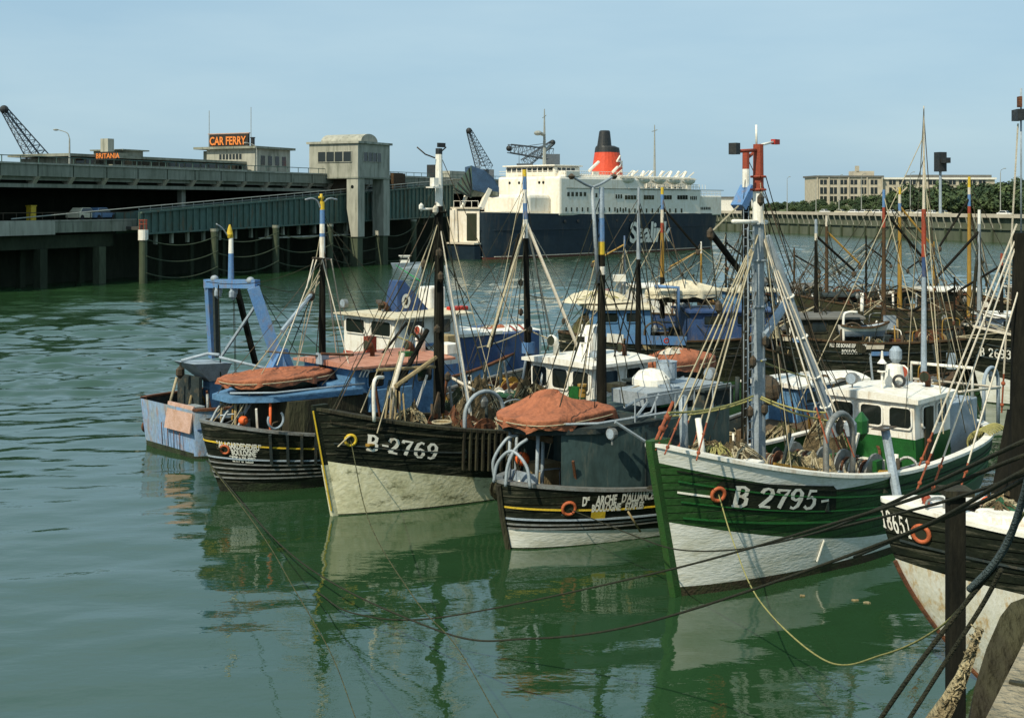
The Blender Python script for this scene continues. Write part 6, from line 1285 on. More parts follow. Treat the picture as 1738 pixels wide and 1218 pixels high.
covered_boat(C_, (xc_(1148, .2), .1, zq+.6), 4.0, 1.8, .42, 'orange tarpaulin-covered dinghy on the casing behind the white wheelhouse', 'orange_tarp', seed=9, skirt=.45, power=2.6)
heap(C_, (xc_(1146, .2)+.2, .2, zq+1.3), .8, .35, .16, 'rope_white', 'white crumpled sailcloth lying on the far orange dinghy cover', 14, name='sailcloth', cat='cloth', ropes=2)
mast(ec, C_, 1083, 605, -.4, [318, (440, 'mast_grey'), (600, 'mast_black')], .13, .05, ut=1084)
for (u, v, off) in ((1062, 600, 1.5), (1100, 605, -1.5), (1040, 615, 1)): stay(ec, Pc(1083, 442, -.4), Pc(u, v, off), .03, 'mast_black')
box(ec, 'green_hatch', 'green_paint', Pc(968, 672, 1.0)-V(.2, .3, .3), Pc(988, 655, 1.0)+V(.2, .3, 0))
heap(C_, (xc_(870, .8), 1.0, zc_(xc_(870))), 1.9, .8, 1.0, 'net_tan', 'long pale roll of net on the deck of B-2769 behind the orange cover', 2); heap(C_, (xc_(870, -.8), -.7, zc_(xc_(870))), 1.5, 1.2, 1.3, 'net_olive', 'big dark olive mound of net in front of the white wheelhouse of B-2769', 6)
heap(C_, (xc_(812, -1.4), -1.4, zc_(xc_(812))), 1.3, .9, 1.7, 'net_brown', 'tall brown mound of net right of the black mast of B-2769', 12); heap(C_, (xc_(662, -.4), -.4, zc_(xc_(662, -.4))+.2), 1.2, .9, .6, 'net_tan', 'tan net draped inside the bow of B-2769', 15); heap(C_, (xc_(920, .4), 1.6, zc_(xc_(920))), 1.5, .5, .8, 'net_green', 'green net roll beside the wheelhouse of B-2769', 21)
basket(C_, (*HC.railx(757, .4), zc_(HC.railx(757, .4)[0])+.6), .32, 'round rope-rimmed basket on the near rail of B-2769 below the black mast')
clutter(C_, 'deck of the black boat B-2769', xc_(930), xc_(620), -1.9, 1.9, zc_, 48, 41)
for k in range(9): u = 800+k*9; m = MB(); q = Pc(u, 745, 2.45); m.bar((q.x, HC.P(q.x/19+.5, 1, 2)[1]+.04, HC.zs(q.x/19+.5)-1.3), (q.x, HC.P(q.x/19+.5, 1, 2)[1]+.08, HC.zs(q.x/19+.5)-.05), .09, .08); m.build('rubbing_batten', 'dark_wood', ec)

# ================================================================ D: black boat "A la Garde de Dieu", stern towards us
D_, ed = make_boat('fishing_boat', (-10.65, 42.5), 42, 17, 'stern', 'black trawler lettered ALAGARDEDEDIEU on its stern, left of B-2769')
HD = Hull(D_, 17, 5.2, 2.5, 1.7, 3.1, rake=1.1, over=1.0, pw=2.5, pww=1.6, round_=2.6, rw=1.7, wl=.8, sp=.6, spw=.8)
HD.build(ed, [('boot_black', lambda t: .3), ('black_hull', None)], cap='steel', capw=.12, inner='slate_paint', bul=.7)
for f_, w_, mt in ((.72, .025, 'yellow_paint'), (.50, .05, 'blue_grey'), (.42, .035, 'steel'), (.345, .035, 'steel'), (.27, .035, 'steel'), (.20, .03, 'steel')): HD.strake(ed, mt, lambda t, f_=f_: HD.zs(t)*f_+.05, w_, h=.05)
put_text(HD, ed, '*ALAGARDEDEDIEU*', 369, 757, 444, 764, .22, bold=.014); put_text(HD, ed, '*BOULOGNE*', 391, 770, 438, 774, .2, bold=.014); put_text(HD, ed, '*ETAPLES*', 391, 781, 435, 785, .2, bold=.014); RD = HD.ringat(ed, 382, 762, .15, .045)
Pd = lambda u, v, off=0: D_.at(u, v, off); zd_ = lambda x: HD.zs(x/17+.5)-.7; xd_ = lambda u, off=0: D_.x_at(u, off)
for u in (459, 487, 511, 534): a, z = HD.pick(u, 765); p0, p1 = HD.Q(a, z-.45), HD.Q(a, z+.62); n_ = HD.nrm(a, z); m = MB(); m.bar(p0+n_*.06, p1+n_*.06, .1, .08); m.build('fender_batten', 'slate_paint', ed)
for us in ([(355, 722, .5), (372, 690, .5), (398, 672, .4)], [(372, 725, .1), (385, 700, .1), (405, 685, .1), (428, 675, 0)], [(400, 732, -.6), (416, 700, -.5), (432, 676, -.4)]): tube(ed, 'stern_hoop', 'mast_grey', crom([Pd(*q) for q in us], 6), .045)
stay(ed, Pd(374, 705, .3), Pd(416, 700, -.5), .03, 'mast_grey', 0, 'hoop_rail')
zp = Pd(470, 672, -1.5).z-.22; xp0, xp1 = -8.5+.7, -8.5+5.0; yn = -1.85
house(ed, HD, 'deckhouse', 'dark_wood', -8.5+2.4, -8.5+5.6, yn, -yn, zd_(0), zp, .3); m = MB(); m.hexa([(xp0, -.6, zp+.01), (xp0+1.2, -1.5, zp+.01), (xp1+.3, -2.0, zp+.01), (xp1+.3, 1.9, zp+.01), (xp0+1.2, 1.5, zp+.01), (xp0, .6, zp+.01)], [(xp0, -.6, zp+.2), (xp0+1.2, -1.5, zp+.2), (xp1+.3, -2.0, zp+.24), (xp1+.3, 1.9, zp+.24), (xp0+1.2, 1.5, zp+.2), (xp0, .6, zp+.2)]); m.build('boat_platform', 'blue_faded', ed)
tube(ed, 'platform_rail', 'blue_grey', [(xp0, -.65, zp+.36), (xp0+1.2, -1.6, zp+.36), (xp1+.3, -2.1, zp+.4)], .035)
for (x, y) in ((xp0+.3, -.5), (xp0+1.2, -1.3), (xp0+.3, .5)): tube(ed, 'platform_post', 'orange_paint' if y < -1 else 'raw_wood', [(x, y, zd_(-8)), (x, y, zp)], .05)
covered_boat(D_, ((xp0+xp1)/2+.1, -.1, zp+.5), 4.2, 2.3, .2, 'flat orange tarpaulin-covered dinghy on the platform over the left black stern', 'orange_tarp', seed=2, skirt=.26, power=2.4)
box(ed, 'blue_bulkhead', 'blue_faded', (-8.5+5.65, -1.95, zd_(-3)+.2), (-8.5+7.6, 1.9, zp+.1), .03); m = MB(); m.ring(Pd(468, 712, -2.0), (0, 1, 0), .3, .04, arc=4.4); m.build('rope_hook', 'blue_grey', ed)
buoy(D_, (xd_(381, -.6), -.6, 2.3), .17, 'orange_paint', 'small orange float behind the left black stern rail')
# mizzen mast with yellow cross
mast(ed, D_, 547, 655, .1, [342, (356, 'yellow_paint'), (380, 'blue_paint'), (396, 'white_paint'), (402, 'blue_paint'), (438, 'white_paint'), (605, 'mast_black'), (655, 'mast_black')], .15, .09)
tube(ed, 'cross_upright', 'yellow_paint', [Pd(546, 345, .1), Pd(545, 329, .1)], .05); tube(ed, 'cross_arm', 'yellow_paint', [Pd(541, 335, .1), Pd(549.5, 336, .1)], .045)
for s_ in (-1, 1): tube(ed, 'lamp_arm', 'mast_grey', crom([Pd(545, 355, .1), Pd(545+s_*6, 342, .1), Pd(545+s_*15, 337, .1), Pd(545+s_*27, 339, .1)], 4), .035)
tube(ed, 'crosstree', 'gear_dark', [Pd(531, 438, -.5), Pd(563, 440, .6)], .04)
for (u0, v0, u1, v1, off) in ((532, 439, 520, 490, -.5), (562, 440, 582, 555, .6), (538, 440, 470, 620, -1.2), (552, 440, 572, 610, .6), (547, 440, 610, 690, -1.8), (547, 440, 500, 640, 1.4)): stay(ed, Pd(u0, v0, 0), Pd(u1, v1, off), .024, 'rope_white')
m = MB(); m.tube([Pd(478, 562, -.8), Pd(528, 500, .1)], .08, 7); m.build('short_boom', 'blue_grey', ed); stay(ed, Pd(530, 498, .1), Pd(490, 600, -.8), .02, 'rope_dark'); block_at(ed, Pd(529, 503, .1), .14); stay(ed, Pd(350, 478, 1), Pd(545, 440, 0), .014, 'rope_dark', .4)
tube(ed, 'guard_rail', 'gear_dark', [Pd(450, 596, 1.4), Pd(545, 604, .1)], .03); box(ed, 'mast_collar', 'blue_grey', Pd(541, 618, .1)-V(0, .2, 0), Pd(553, 598, .1)+V(0, .2, 0))
heap(D_, (xd_(580, .2), .2, Pd(580, 632, .2).z), .9, .7, .5, 'net_tan', 'straw coloured net heap right of the mast with the yellow cross', 31)
# wheelhouse of D with rose roof
xw0 = xd_(618, -1.7); xw1 = xd_(742, -1.8)+.3; zr = Pd(690, 616, -1.7).z
wheelhouse(ed, xw0-.4, xw1, -1.75, 1.7, zd_(xw0), zr, 'blue_faded', 'roof_rose', 1, 3, 3, .55, .3, .08, aft=1)
box(ed, 'front_bulge', 'blue_faded', (xw0-1.2, -1.5, zd_(xw0)), (xw0-.42, 1.5, zr-.5), .05)
for (u, v, mt, h_) in ((718, 598, 'white_paint', .9), (700, 606, 'orange_paint', .35), (632, 606, 'rusty', .5)): p = Pd(u, v, -.4); vent(ed, p.x, -.4, zr+.1, h_, .12, 'rusty' if mt == 'orange_paint' else mt, math.pi)
box(ed, 'roof_box', 'green_paint', Pd(683, 612, -1.0)-V(0, .2, 0), Pd(698, 596, -1.0)+V(0, .25, 0)); box(ed, 'roof_locker', 'red_lead', Pd(622, 600, .8)-V(0, .2, 0), Pd(634, 570, .8)+V(0, .2, 0))
for (a, b_, r_) in (((640, 612, 0), (690, 548, .4), .055), ((690, 548, .4), (730, 600, -.2), .055)): tube(ed, 'tripod_leg', 'mast_black', [Pd(*a), Pd(*b_)], r_)
for k in range(3): tube(ed, 'grab_rail', 'white_paint', [Pd(610+k*6, 640, -1.9), Pd(615+k*6, 628, -1.9), Pd(632, 628, -1.9)], .025)
# foremast with white tripod legs
mast(ed, D_, 897, 650, 0, [288, (300, 'yellow_paint'), (322, 'blue_paint'), (345, 'white_paint'), (372, 'blue_paint'), (404, 'white_paint'), (655, 'mast_black')], .17, .09, ut=890)
hd = Pd(893, 376, 0)
for (u, v, off, r_, mt) in ((985, 600, -2.0, .075, 'rope_white'), (940, 590, 1.6, .05, 'rope_white'), (828, 590, -1.9, .06, 'rope_pale'), (850, 545, 1.8, .035, 'rope_pale'), (1000, 560, 1.8, .02, 'rope_white'), (870, 640, -1, .02, 'rope_dark')): stay(ed, hd, Pd(u, v, off), r_, mt, 0, 'mast_leg' if r_ > .045 else 'stay')
m = MB(); m.tube([Pd(833, 588, -1.2), Pd(880, 398, 0)], .06, 6); m.build('derrick_boom', 'mast_black', ed)
for (u, v) in ((884, 480), (884, 530), (843, 545), (900, 560)): block_at(ed, Pd(u, v, -.2), .12)
for (a, b_) in (((895, 500, 0), (955, 505, 1)), ((810, 590, -1), (895, 558, 0)), ((895, 558, 0), (960, 580, -1.5))): stay(ed, Pd(*a), Pd(*b_), .03, 'rope_pale', .1, 'rope_line')
box(ed, 'mast_collar', 'blue_paint', Pd(891, 600, 0)-V(0, .2, 0), Pd(903, 580, 0)+V(0, .2, 0))
clutter(D_, 'foredeck of the boat left of B-2769', xw1+.5, 7.2, -1.7, 1.8, zd_, 36, 57); clutter(D_, 'stern deck under the flat orange cover', xp0-.3, xp0+1.8, -1.4, 1.4, lambda x: zd_(-8)-.1, 7, 61)
heap(D_, (xd_(800, -.5), -.6, zd_(3)), 1.6, 1.2, 1.3, 'net_olive', 'dark olive net mound behind the rose roofed wheelhouse', 44); winch(ed, xd_(870, .0), 0, zd_(4), 1.0, mat='rusty')
box(ed, 'green_mat', 'net_green', (xd_(850, -.8), -1.7, zd_(5)+.5), (xd_(905, -.8), -.2, zd_(5)+.6)); m = MB(); m.tube([Pd(545, 600, -2), Pd(600, 602, -2.1)], .05, 5); m.build('rust_spar', 'rusty', ed)

# ================================================================ E: blue stern trawler with gantry
E_, ee = make_boat('fishing_boat', (-13.9, 49.6), 44, 21, 'stern', 'blue stern trawler with a tall blue gantry, leftmost of the moored boats')
HE = Hull(E_, 21, 5.7, 1.95, 1.9, 3.4, rake=1.6, over=.3, pw=2.6, pww=1.7, round_=3.5, rw=2.5, wl=.9, tw=.72)
HE.build(ee, [('boot_black', lambda t: .12), ('blue_hull', None)], cap='rusty', capw=.14, inner='slate_paint', bul=.8)
HE.strake(ee, 'blue_dark', lambda t: HE.zs(t)*.6, .05); Pe = lambda u, v, off=0: E_.at(u, v, off); xe_ = lambda u, off=0: E_.x_at(u, off); ze_ = lambda x: HE.zs(x/21+.5)-.8
for k in range(4): tube(ee, 'ramp_seam', 'rusty', [(-10.53+.02*k, -1.2+.5*k, .3), (-10.53, -1.2+.5*k, 1.2)], .02)
m = MB(); m.hexa([(-10.62, -2.1, 1.05), (-10.56, -2.1, 1.05), (-10.56, -.1, 1.05), (-10.62, -.1, 1.05)], [(-10.45, -2.1, 2.08), (-10.38, -2.1, 2.08), (-10.38, -.1, 2.08), (-10.45, -.1, 2.08)]); m.build('stern_ramp', 'pink_paint', ee); HE.ringat(ee, 277, 720, .16, .05, 'rusty')
m = MB(); m.box((-10.3, -2.1, 1.2), (-9.9, 2.0, 3.0)); 
for u, v in ((283, 672),): box(ee, 'stern_board', 'slate_paint', (-8.6, .7, 1.1), (-8.45, 2.5, 2.75))
gt = Pe(393, 480, 0); gx = xe_(372, 1.2)
bar(ee, 'gantry_beam', 'blue_paint', Pe(350, 481, 1.5), Pe(437, 482, -1.3), .32, .36)
bar(ee, 'gantry_leg', 'blue_paint', Pe(357, 486, 1.4), Pe(364, 606, 1.7), .3, .42); bar(ee, 'gantry_leg', 'blue_paint', Pe(430, 488, -1.3), Pe(478, 628, -1.9), .42, .5); bar(ee, 'gantry_leg', 'mast_black', Pe(402, 490, .8), Pe(434, 618, 1.9), .2)
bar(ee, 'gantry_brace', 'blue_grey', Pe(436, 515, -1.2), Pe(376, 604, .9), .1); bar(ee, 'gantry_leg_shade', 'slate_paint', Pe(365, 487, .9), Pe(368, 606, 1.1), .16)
m = MB(); c = Pe(480, 628, -1.9); m.hexa([c+V(-.9, -.2, -.3), c+V(.6, -.2, -.3), c+V(.6, .3, -.3), c+V(-.9, .3, -.3)], [c+V(-.2, -.2, .9), c+V(.1, -.2, .9), c+V(.1, .3, .9), c+V(-.2, .3, .9)]); m.build('leg_gusset', 'blue_paint', ee)
p = Pe(360, 690, 1.2); q = Pe(360, 640, 1.2); bar(ee, 'net_pedestal', 'blue_faded', p, q, .55, .55); m = MB(); a = Pe(345, 612, 1.2); m.hexa([q+V(-.35, -.4, -.1), q+V(.35, -.4, -.1), q+V(.35, .4, -.1), q+V(-.35, .4, -.1)], [a+V(-.9, -.8, 0), a+V(.9, -.8, -.1), a+V(.9, .9, -.1), a+V(-.9, .9, 0)]); m.build('hopper', 'blue_grey', ee)
tube(ee, 'hopper_arm', 'blue_grey', [Pe(308, 612, 1.4), Pe(352, 600, 1.2), Pe(372, 602, .5)], .07); tube(ee, 'hopper_arm', 'blue_grey', [Pe(372, 606, .5), Pe(430, 620, -.5), Pe(480, 632, -1.2)], .06); block_at(ee, Pe(306, 632, 1.4), .2); stay(ee, Pe(307, 615, 1.4), Pe(306, 632, 1.4), .03, 'rope_dark')
mast(ee, E_, 392, 478, .1, [398, (404, 'yellow_paint'), (430, 'white_paint'), (478, 'blue_paint')], .13, .09); m = MB(); m.lathe(Pe(390, 398, .1), [(.08, -.15), (.14, 0), (.1, .2), (.03, .42)], 10); m.build('masthead_lamp', 'yellow_paint', ee); tube(ee, 'lamp_arm', 'mast_grey', crom([Pe(388, 402, .1), Pe(378, 388, .1), Pe(367, 380, .1)], 4), .03)
for (u, v) in ((364, 473), (425, 476)): m = MB(); m.ball(Pe(u, v, 1 if u < 400 else -1), .17, .9); m.build('gantry_lamp', 'mast_grey', ee)
for (u, v) in ((370, 498), (395, 500), (397, 495), (371, 494)): block_at(ee, Pe(u, v, .8 if u < 390 else 0), .18, 'blue_grey'); stay(ee, Pe(u, 483, .6), Pe(u+4, 640, .6), .014, 'rope_dark')
for (a, b_) in (((437, 483, -1.3), (545, 500, -1.5)), ((437, 484, -1.3), (505, 600, -2)), ((430, 484, -1), (600, 640, -1.5))): stay(ee, Pe(*a), Pe(*b_), .016, 'rope_dark', .1)
# E wheelhouse and foredeck
xw1 = xe_(752, -1.9)+1.0; xw0 = xe_(672, -1.9); zr = Pe(690, 538, -1.5).z; zde = ze_(xw0)+.3
wheelhouse(ee, xw0, xw1, -1.95, 1.9, zde, zr, 'white_paint', 'tan_tarp', -1, 2, 2, .62, .4, .06, low='blue_paint', zlow=zde+1.1)
box(ee, 'red_cabinet', 'red_lead', (xw0-.1, 1.2, zde), (xw0-.02, 1.9, zde+1.7)); box(ee, 'blue_stripe', 'blue_paint', (xw0-.05, -1.6, zr-1.35), (xw0-.01, .6, zr-1.25)); box(ee, 'lower_stripe', 'blue_paint', (xw0+.3, -2.0, zr-1.35), (xw0+2.6, -1.96, zr-1.22))
p = Pe(688, 532, -.4); m = MB(); m.hexa([(p.x-.75, -.7, zr+.1), (p.x+1.25, -.7, zr+.1), (p.x+1.25, .3, zr+.1), (p.x-.75, .3, zr+.1)], [(p.x-.55, -.5, zr+1.6), (p.x-.15, -.5, zr+1.6), (p.x-.15, .1, zr+1.6), (p.x-.55, .1, zr+1.6)]); fn = m.build('funnel_fin', 'blue_dark', ee, bevel=.03)
for sy in (-1,):
    m = MB(); n_ = 16; c = V(p.x-.2, -.70, zr+.65); m.add([c+V(.26*math.cos(6.283*i/n_), 0, .34*math.sin(6.283*i/n_)) for i in range(n_)], [tuple(range(n_))]); m.build('shield_badge', 'white_paint', fn); m = MB(); m.add([c+V(.12*math.cos(6.283*i/8), -.01, .2*math.sin(6.283*i/8)) for i in range(8)], [tuple(range(8))]); m.build('badge_mark', 'sign_dark', fn)
box(ee, 'roof_stack', 'white_paint', (p.x+1.5, -.4, zr+.1), (p.x+2.5, .5, zr+1.2), .1); box(ee, 'life_raft_case', 'red_paint', (p.x+1.9, -1.6, zr+.1), (p.x+2.9, -1.1, zr+.3), .05); searchlight(ee, xw0-.2, 1.7, zr+.08, .22, math.pi); vent(ee, p.x-.9, -.2, zr+.1, .35, .12, 'rusty', math.pi)
bar(ee, 'radar_scanner', 'gear_dark', (xw0+.4, -.3, zr+.55), (xw0+1.5, 1.3, zr+.55), .25, .12); tube(ee, 'radar_post', 'gear_dark', [(xw0+.95, .5, zr+.08), (xw0+.95, .5, zr+.5)], .07)
xb0 = xw1+.05; box(ee, 'fore_house', 'blue_dark', (xb0, -2.0, ze_(xb0)), (xb0+5.2, 1.9, Pe(800, 572, -2).z), .03); box(ee, 'fore_roof', 'white_paint', (xb0, -2.1, Pe(800, 571, -2).z), (xb0+2.6, 2.0, Pe(800, 568, -2).z+.06)); heap(E_, (xb0+4.2, -.2, Pe(820, 568, -1).z-.1), 1.6, 1.6, .3, 'orange_tarp', 'wrinkled rose tarpaulin over the fore house of the blue trawler', 71, name='tarpaulin', cat='tarpaulin', ropes=3)
m = MB(); c = (8.2, -.2, 2.0); m.lathe(c, [(1.25, 0), (1.35, .7), (1.3, 1.6), (.9, 1.75)], 20, sx=1.4, sy=1.3); m.build('whaleback', 'white_paint', ee, smooth=False)
for k in range(5): bar(ee, 'tarp_slat', 'red_lead' if k % 2 else 'white_paint', (7.2+k*.3, -1.7, 3.72), (7.2+k*.3, -1.2, 3.95), .12, .03)
clutter(E_, 'working deck of the blue trawler', xe_(330), xw0-1, -2.0, 2.1, ze_, 18, 71); tube(ee, 'stern_davit', 'rope_pale', [Pe(287, 690, 1.8), Pe(300, 640, 1.8)], .06)
# person-high details left of stern

deckfit(ea, HA, -8.5, 6.5, za, 64, 101); deckfit(eb, HB_, 0, 7.5, zf, 66, 102); deckfit(ec, HC, -2, 7.5, zc_, 84, 103, 1.15); deckfit(ed, HD, 1.5, 7.2, zd_, 60, 104, 1.2); deckfit(ee, HE, -9.5, -1.5, ze_, 30, 105); deckfit(ed, HD, -8, -6.2, lambda x: zd_(-8)-.1, 10, 106); deckfit(eb, HB_, -8.6, -6.5, zdk, 8, 107)
HULLS = {ea: HA, eb: HB_, ec: HC, ed: HD, ee: HE}
for i, (P_m, F_m, t_m, b_m) in enumerate(LASTMAST):
    if P_m in HULLS and t_m.z-b_m.z > 2.5: rig(P_m, F_m, HULLS[P_m], t_m, b_m, 11, 300+i)

deckfit(eb, HB_, xd1-3.0, xd1+.3, zt_+.3, 14, 111, .6, (0, 1, 2, 4, 8)); deckfit(ed, HD, xw0, xw1-.3, zp+1.05, 5, 112, .4, (0, 2, 4, 8))
for k in range(6): stay(eb, (xd1-4.5+k*.9, -2.1, zt_+.25), (xd1-4.5+k*.9, -2.1, zt_+.95), .025, 'mast_grey', 0, 'stanchion')
stay(eb, (xd1-4.5, -2.1, zt_+.93), (xd1, -2.1, zt_+.97), .022, 'mast_grey', 0, 'guard_rail')

for i, (u, off, rx, ry, h, mt, tx) in enumerate(((1225, 1.0, .8, .5, .7, 'net_brown', 'brown net bundle on the near rail of the green boat bow'), (1345, 1.2, 1.0, .6, .8, 'net_olive', 'olive net bundle between the mast and winch of the green boat'), (1400, -1.5, 1.0, .7, 1.2, 'net_brown', 'brown net mound on the far rail of the green boat'))):
    x = fx(u, off); heap(A, (x, off, za(x)+.3), rx, ry, h, mt, tx, 200+i)
for i, (u, off, rx, ry, h, mt, tx) in enumerate(((1190, -1.0, 1.0, .8, 1.1, 'net_brown', 'brown net mound just beyond the green bow'), (1330, -1.2, 1.3, .8, .9, 'net_olive', 'olive net mound on the brown whaleback beyond the green boat'), (1380, .8, 1.0, .8, 1.0, 'gear_dark', 'dark gear heap at the far end of the brown foredeck'))):
    x = xm_(u, off); heap(B, (x, off, zf(x)+.3), rx, ry, h, mt, tx, 220+i)
for i, (u, off, rx, ry, h, mt, tx) in enumerate(((700, .9, .9, .6, .9, 'net_brown', 'brown net heap left of the black mast of B-2769'), (775, 1.0, .9, .6, .9, 'rusty', 'rusty chain heap right of the black mast of B-2769'), (845, 1.3, 1.3, .5, .7, 'net_olive', 'olive net roll along the near rail of B-2769'), (900, -1.0, 1.2, .8, 1.5, 'net_brown', 'tall brown net mound beside the foremast with white legs'))):
    x = xc_(u, off); heap(C_, (x, off, zc_(x)+.25), rx, ry, h, mt, tx, 240+i)
# ================================================================ K: white and black bow at the lower right
K_, ek = make_boat('fishing_boat', (7.75, 26.0), -4, 16, 'bow', 'black boat with bright white underside and white foredeck at the lower right')
HK = Hull(K_, 16, 5.0, 3.0, 3.1, 3.78, rake=3.0, rp=1.75, over=.5, pw=2.2, pww=1.5, wl=.8)
HK.build(ek, [('boot_brown', lambda t: .12), ('rust_white_hull', lambda t: up2(t, 2.0, 2.55, 2, .6)), ('black_hull', None)], deckmat='white_paint', bul=.16, cap='white_paint', capw=.5, inner='white_paint')
HK.strake(ek, 'slate_paint', lambda t: HK.zs(t)*.80, .04, a1=12); m = MB(); m.tube([HK.P(1, 1, z)+V(.03, .03, 0) for z in [-.5+i*.25 for i in range(13)]], .05, 6); m.build('stem_band', 'rusty', ek)
RK = HK.ringat(ek, 1564, 905, .17, .05)
put_text(HK, ek, '18651', 1489, 893, 1545, 911, .38, serif=True, shear=0, wd=.2)
Pk = lambda u, v, off=0: K_.at(u, v, off); zk_ = lambda x: HK.zs(x/16+.5)-.14
box(ek, 'white_locker', 'white_paint', Pk(1712, 880, .6)-V(.6, .4, .3), Pk(1712, 868, .6)+V(.6, .5, 0), .12); box(ek, 'hatch_box', 'tan_tarp', Pk(1690, 880, -1.0)-V(1.4, .8, .0), Pk(1738, 838, -1.0)+V(.2, .6, 0), .03)
m = MB(); m.cyl(Pk(1722, 838, -.9)-V(0, 0, .02), Pk(1722, 838, -.9)+V(0, 0, .08), .2); m.build('hatch_ring', 'net_brown', ek)
tube(ek, 'bow_rail', 'steel', crom([Pk(1574, 872, .6), Pk(1574, 850, .6), Pk(1600, 846, .4), Pk(1602, 872, .4)], 4), .03); m = MB(); m.tube([Pk(1572, 862, .2), Pk(1572, 842, .2)], .08, 7); m.ball(Pk(1572, 846, .2), .1); m.build('bow_fitting', 'red_lead', ek)
mast(ek, K_, 1736, 870, -.8, [395, (420, 'mast_black'), (870, 'mast_black')], .30, .2); tube(ek, 'topmast', 'mast_grey', [Pk(1733, 400, -.8), Pk(1733, 150, -.8)], .02); box(ek, 'mast_lamp', 'black_metal', Pk(1722, 205, -.8)-V(0, .2, 0), Pk(1734, 186, -.8)+V(0, .2, 0)); box(ek, 'mast_lamp', 'rusty', Pk(1728, 182, -.8)-V(0, .08, 0), Pk(1733, 164, -.8)+V(0, .08, 0))
for (u0, v0, u1, v1, of) in ((1726, 400, 1556, 832, .5), (1730, 400, 1580, 838, 0), (1735, 470, 1627, 840, .9), (1726, 380, 1560, 790, -.9), (1728, 210, 1700, 700, -2)):
    a, b2 = Pk(u0, v0, -.8), Pk(u1, v1, of); md = a.lerp(b2, .86); s_ = stay(ek, a, md, .02, 'rope_white'); t_ = MB(); t_.tube([md, b2], .02, 6); t_.ball(md.lerp(b2, .25), .05); t_.ball(md.lerp(b2, .8), .045); t_.build('turnbuckle', 'shackle_red', s_)
clutter(K_, 'foredeck of the black and white boat', K_.x_at(1738, 0), K_.x_at(1690, 0), -1.4, 1.2, zk_, 6, 91)
m = MB(); m.bar(Pk(1700, 900, -1.4), Pk(1738, 700, -1.6), .5, .5); m.build('dark_gallows', 'mast_black', ek)

# timber quay corner beside the camera, with its fender pile
qc = empty('quay_corner', (0, 0, 0), 0, 'weathered stone quay ledge at the very bottom right corner', 'quay')
m = MB(); P1 = [ray(1740, 1075, 5.2), ray(1668, 1235, 4.5)]
a, b2 = ray(1745, 1050, 5.6), ray(1655, 1260, 4.5); zq = 8.05; a.z = b2.z = zq; d_ = (a-b2).normalized(); n_ = Vector((d_.y, -d_.x, 0))
p0 = b2-d_*4; p1 = a+d_*2.2
m.hexa([p0-V(0, 0, 3), p0+n_*4-V(0, 0, 3), p1+n_*4-V(0, 0, 3), p1-V(0, 0, 3)], [p0, p0+n_*4, p1+n_*4, p1]); m.build('stone_block', 'stone', qc)
for i in range(4): q = p0.lerp(p1, (i+.6)/4.2); mm = MB(); mm.bar(q+n_*.02+V(0, 0, .005), q+n_*2+V(0, 0, .005), .03, .012); mm.build('joint', 'dark_wood', qc)
tb = empty('timber_beam', (0, 0, 0), 0, 'thick dark brown quay timber with a frayed pale edge, bottom right', 'timber')
def poly_prism(par, name, mat, pix, D0, D1, dep):
    vs0 = [ray(u, v, D0+(D1-D0)*(1218-v)/220) for u, v in pix]; m = MB(); nn = (vs0[1]-vs0[0]).cross(vs0[2]-vs0[0]).normalized(); nn = nn if nn.y > 0 else -nn; vs1 = [p+nn*dep for p in vs0]
    k = len(vs0); m.add(vs0+vs1, [tuple(range(k)), tuple(reversed(range(k, 2*k)))]+[(i, k+i, k+(i+1) % k, (i+1) % k) for i in range(k)]); return m.build(name, mat, par)
poly_prism(tb, 'beam', 'dark_wood', [(1640, 1260), (1654, 1165), (1674, 1100), (1698, 1045), (1716, 1022), (1760, 1006), (1760, 1060), (1715, 1130), (1672, 1260)], 6.2, 6.6, .45)
m = MB(); rr = random.Random(4)
pp = [(1585, 1232), (1610, 1190), (1632, 1150), (1645, 1118), (1652, 1095), (1664, 1065)]
m.tube([ray(u, v, 6.5) for u, v in pp], [.06, .045, .035, .03, .025, .02], 8)
for i in range(90): k = rr.random()*4.99; j = int(k); a = ray(*pp[j], 6.46).lerp(ray(*pp[j+1], 6.46), k-j); m.tube([a, a+V(rr.uniform(-.04, .03), rr.uniform(-.02, .02), rr.uniform(-.04, .04))], .004, 3)
tag(m.build('frayed_rope', 'net_tan'), 'frayed pale rope lying along the edge of the dark quay timber', 'rope')
fp_ = empty('fender_pile', ray(1622, 1100, 20.5).xy.to_3d(), 0, 'dark upright timber pile standing in the water before the white bow', 'pile'); m = MB(); zt_f = ray(1622, 838, 20.5).z; m.box((-.14, -.14, -2), (.13, .13, zt_f)); m.build('post', 'mast_black', fp_, bevel=.03)
m = MB(); m.box((-.24, -.24, zt_f), (.23, .23, zt_f+.1)); m.build('post_cap', 'dark_wood', fp_)

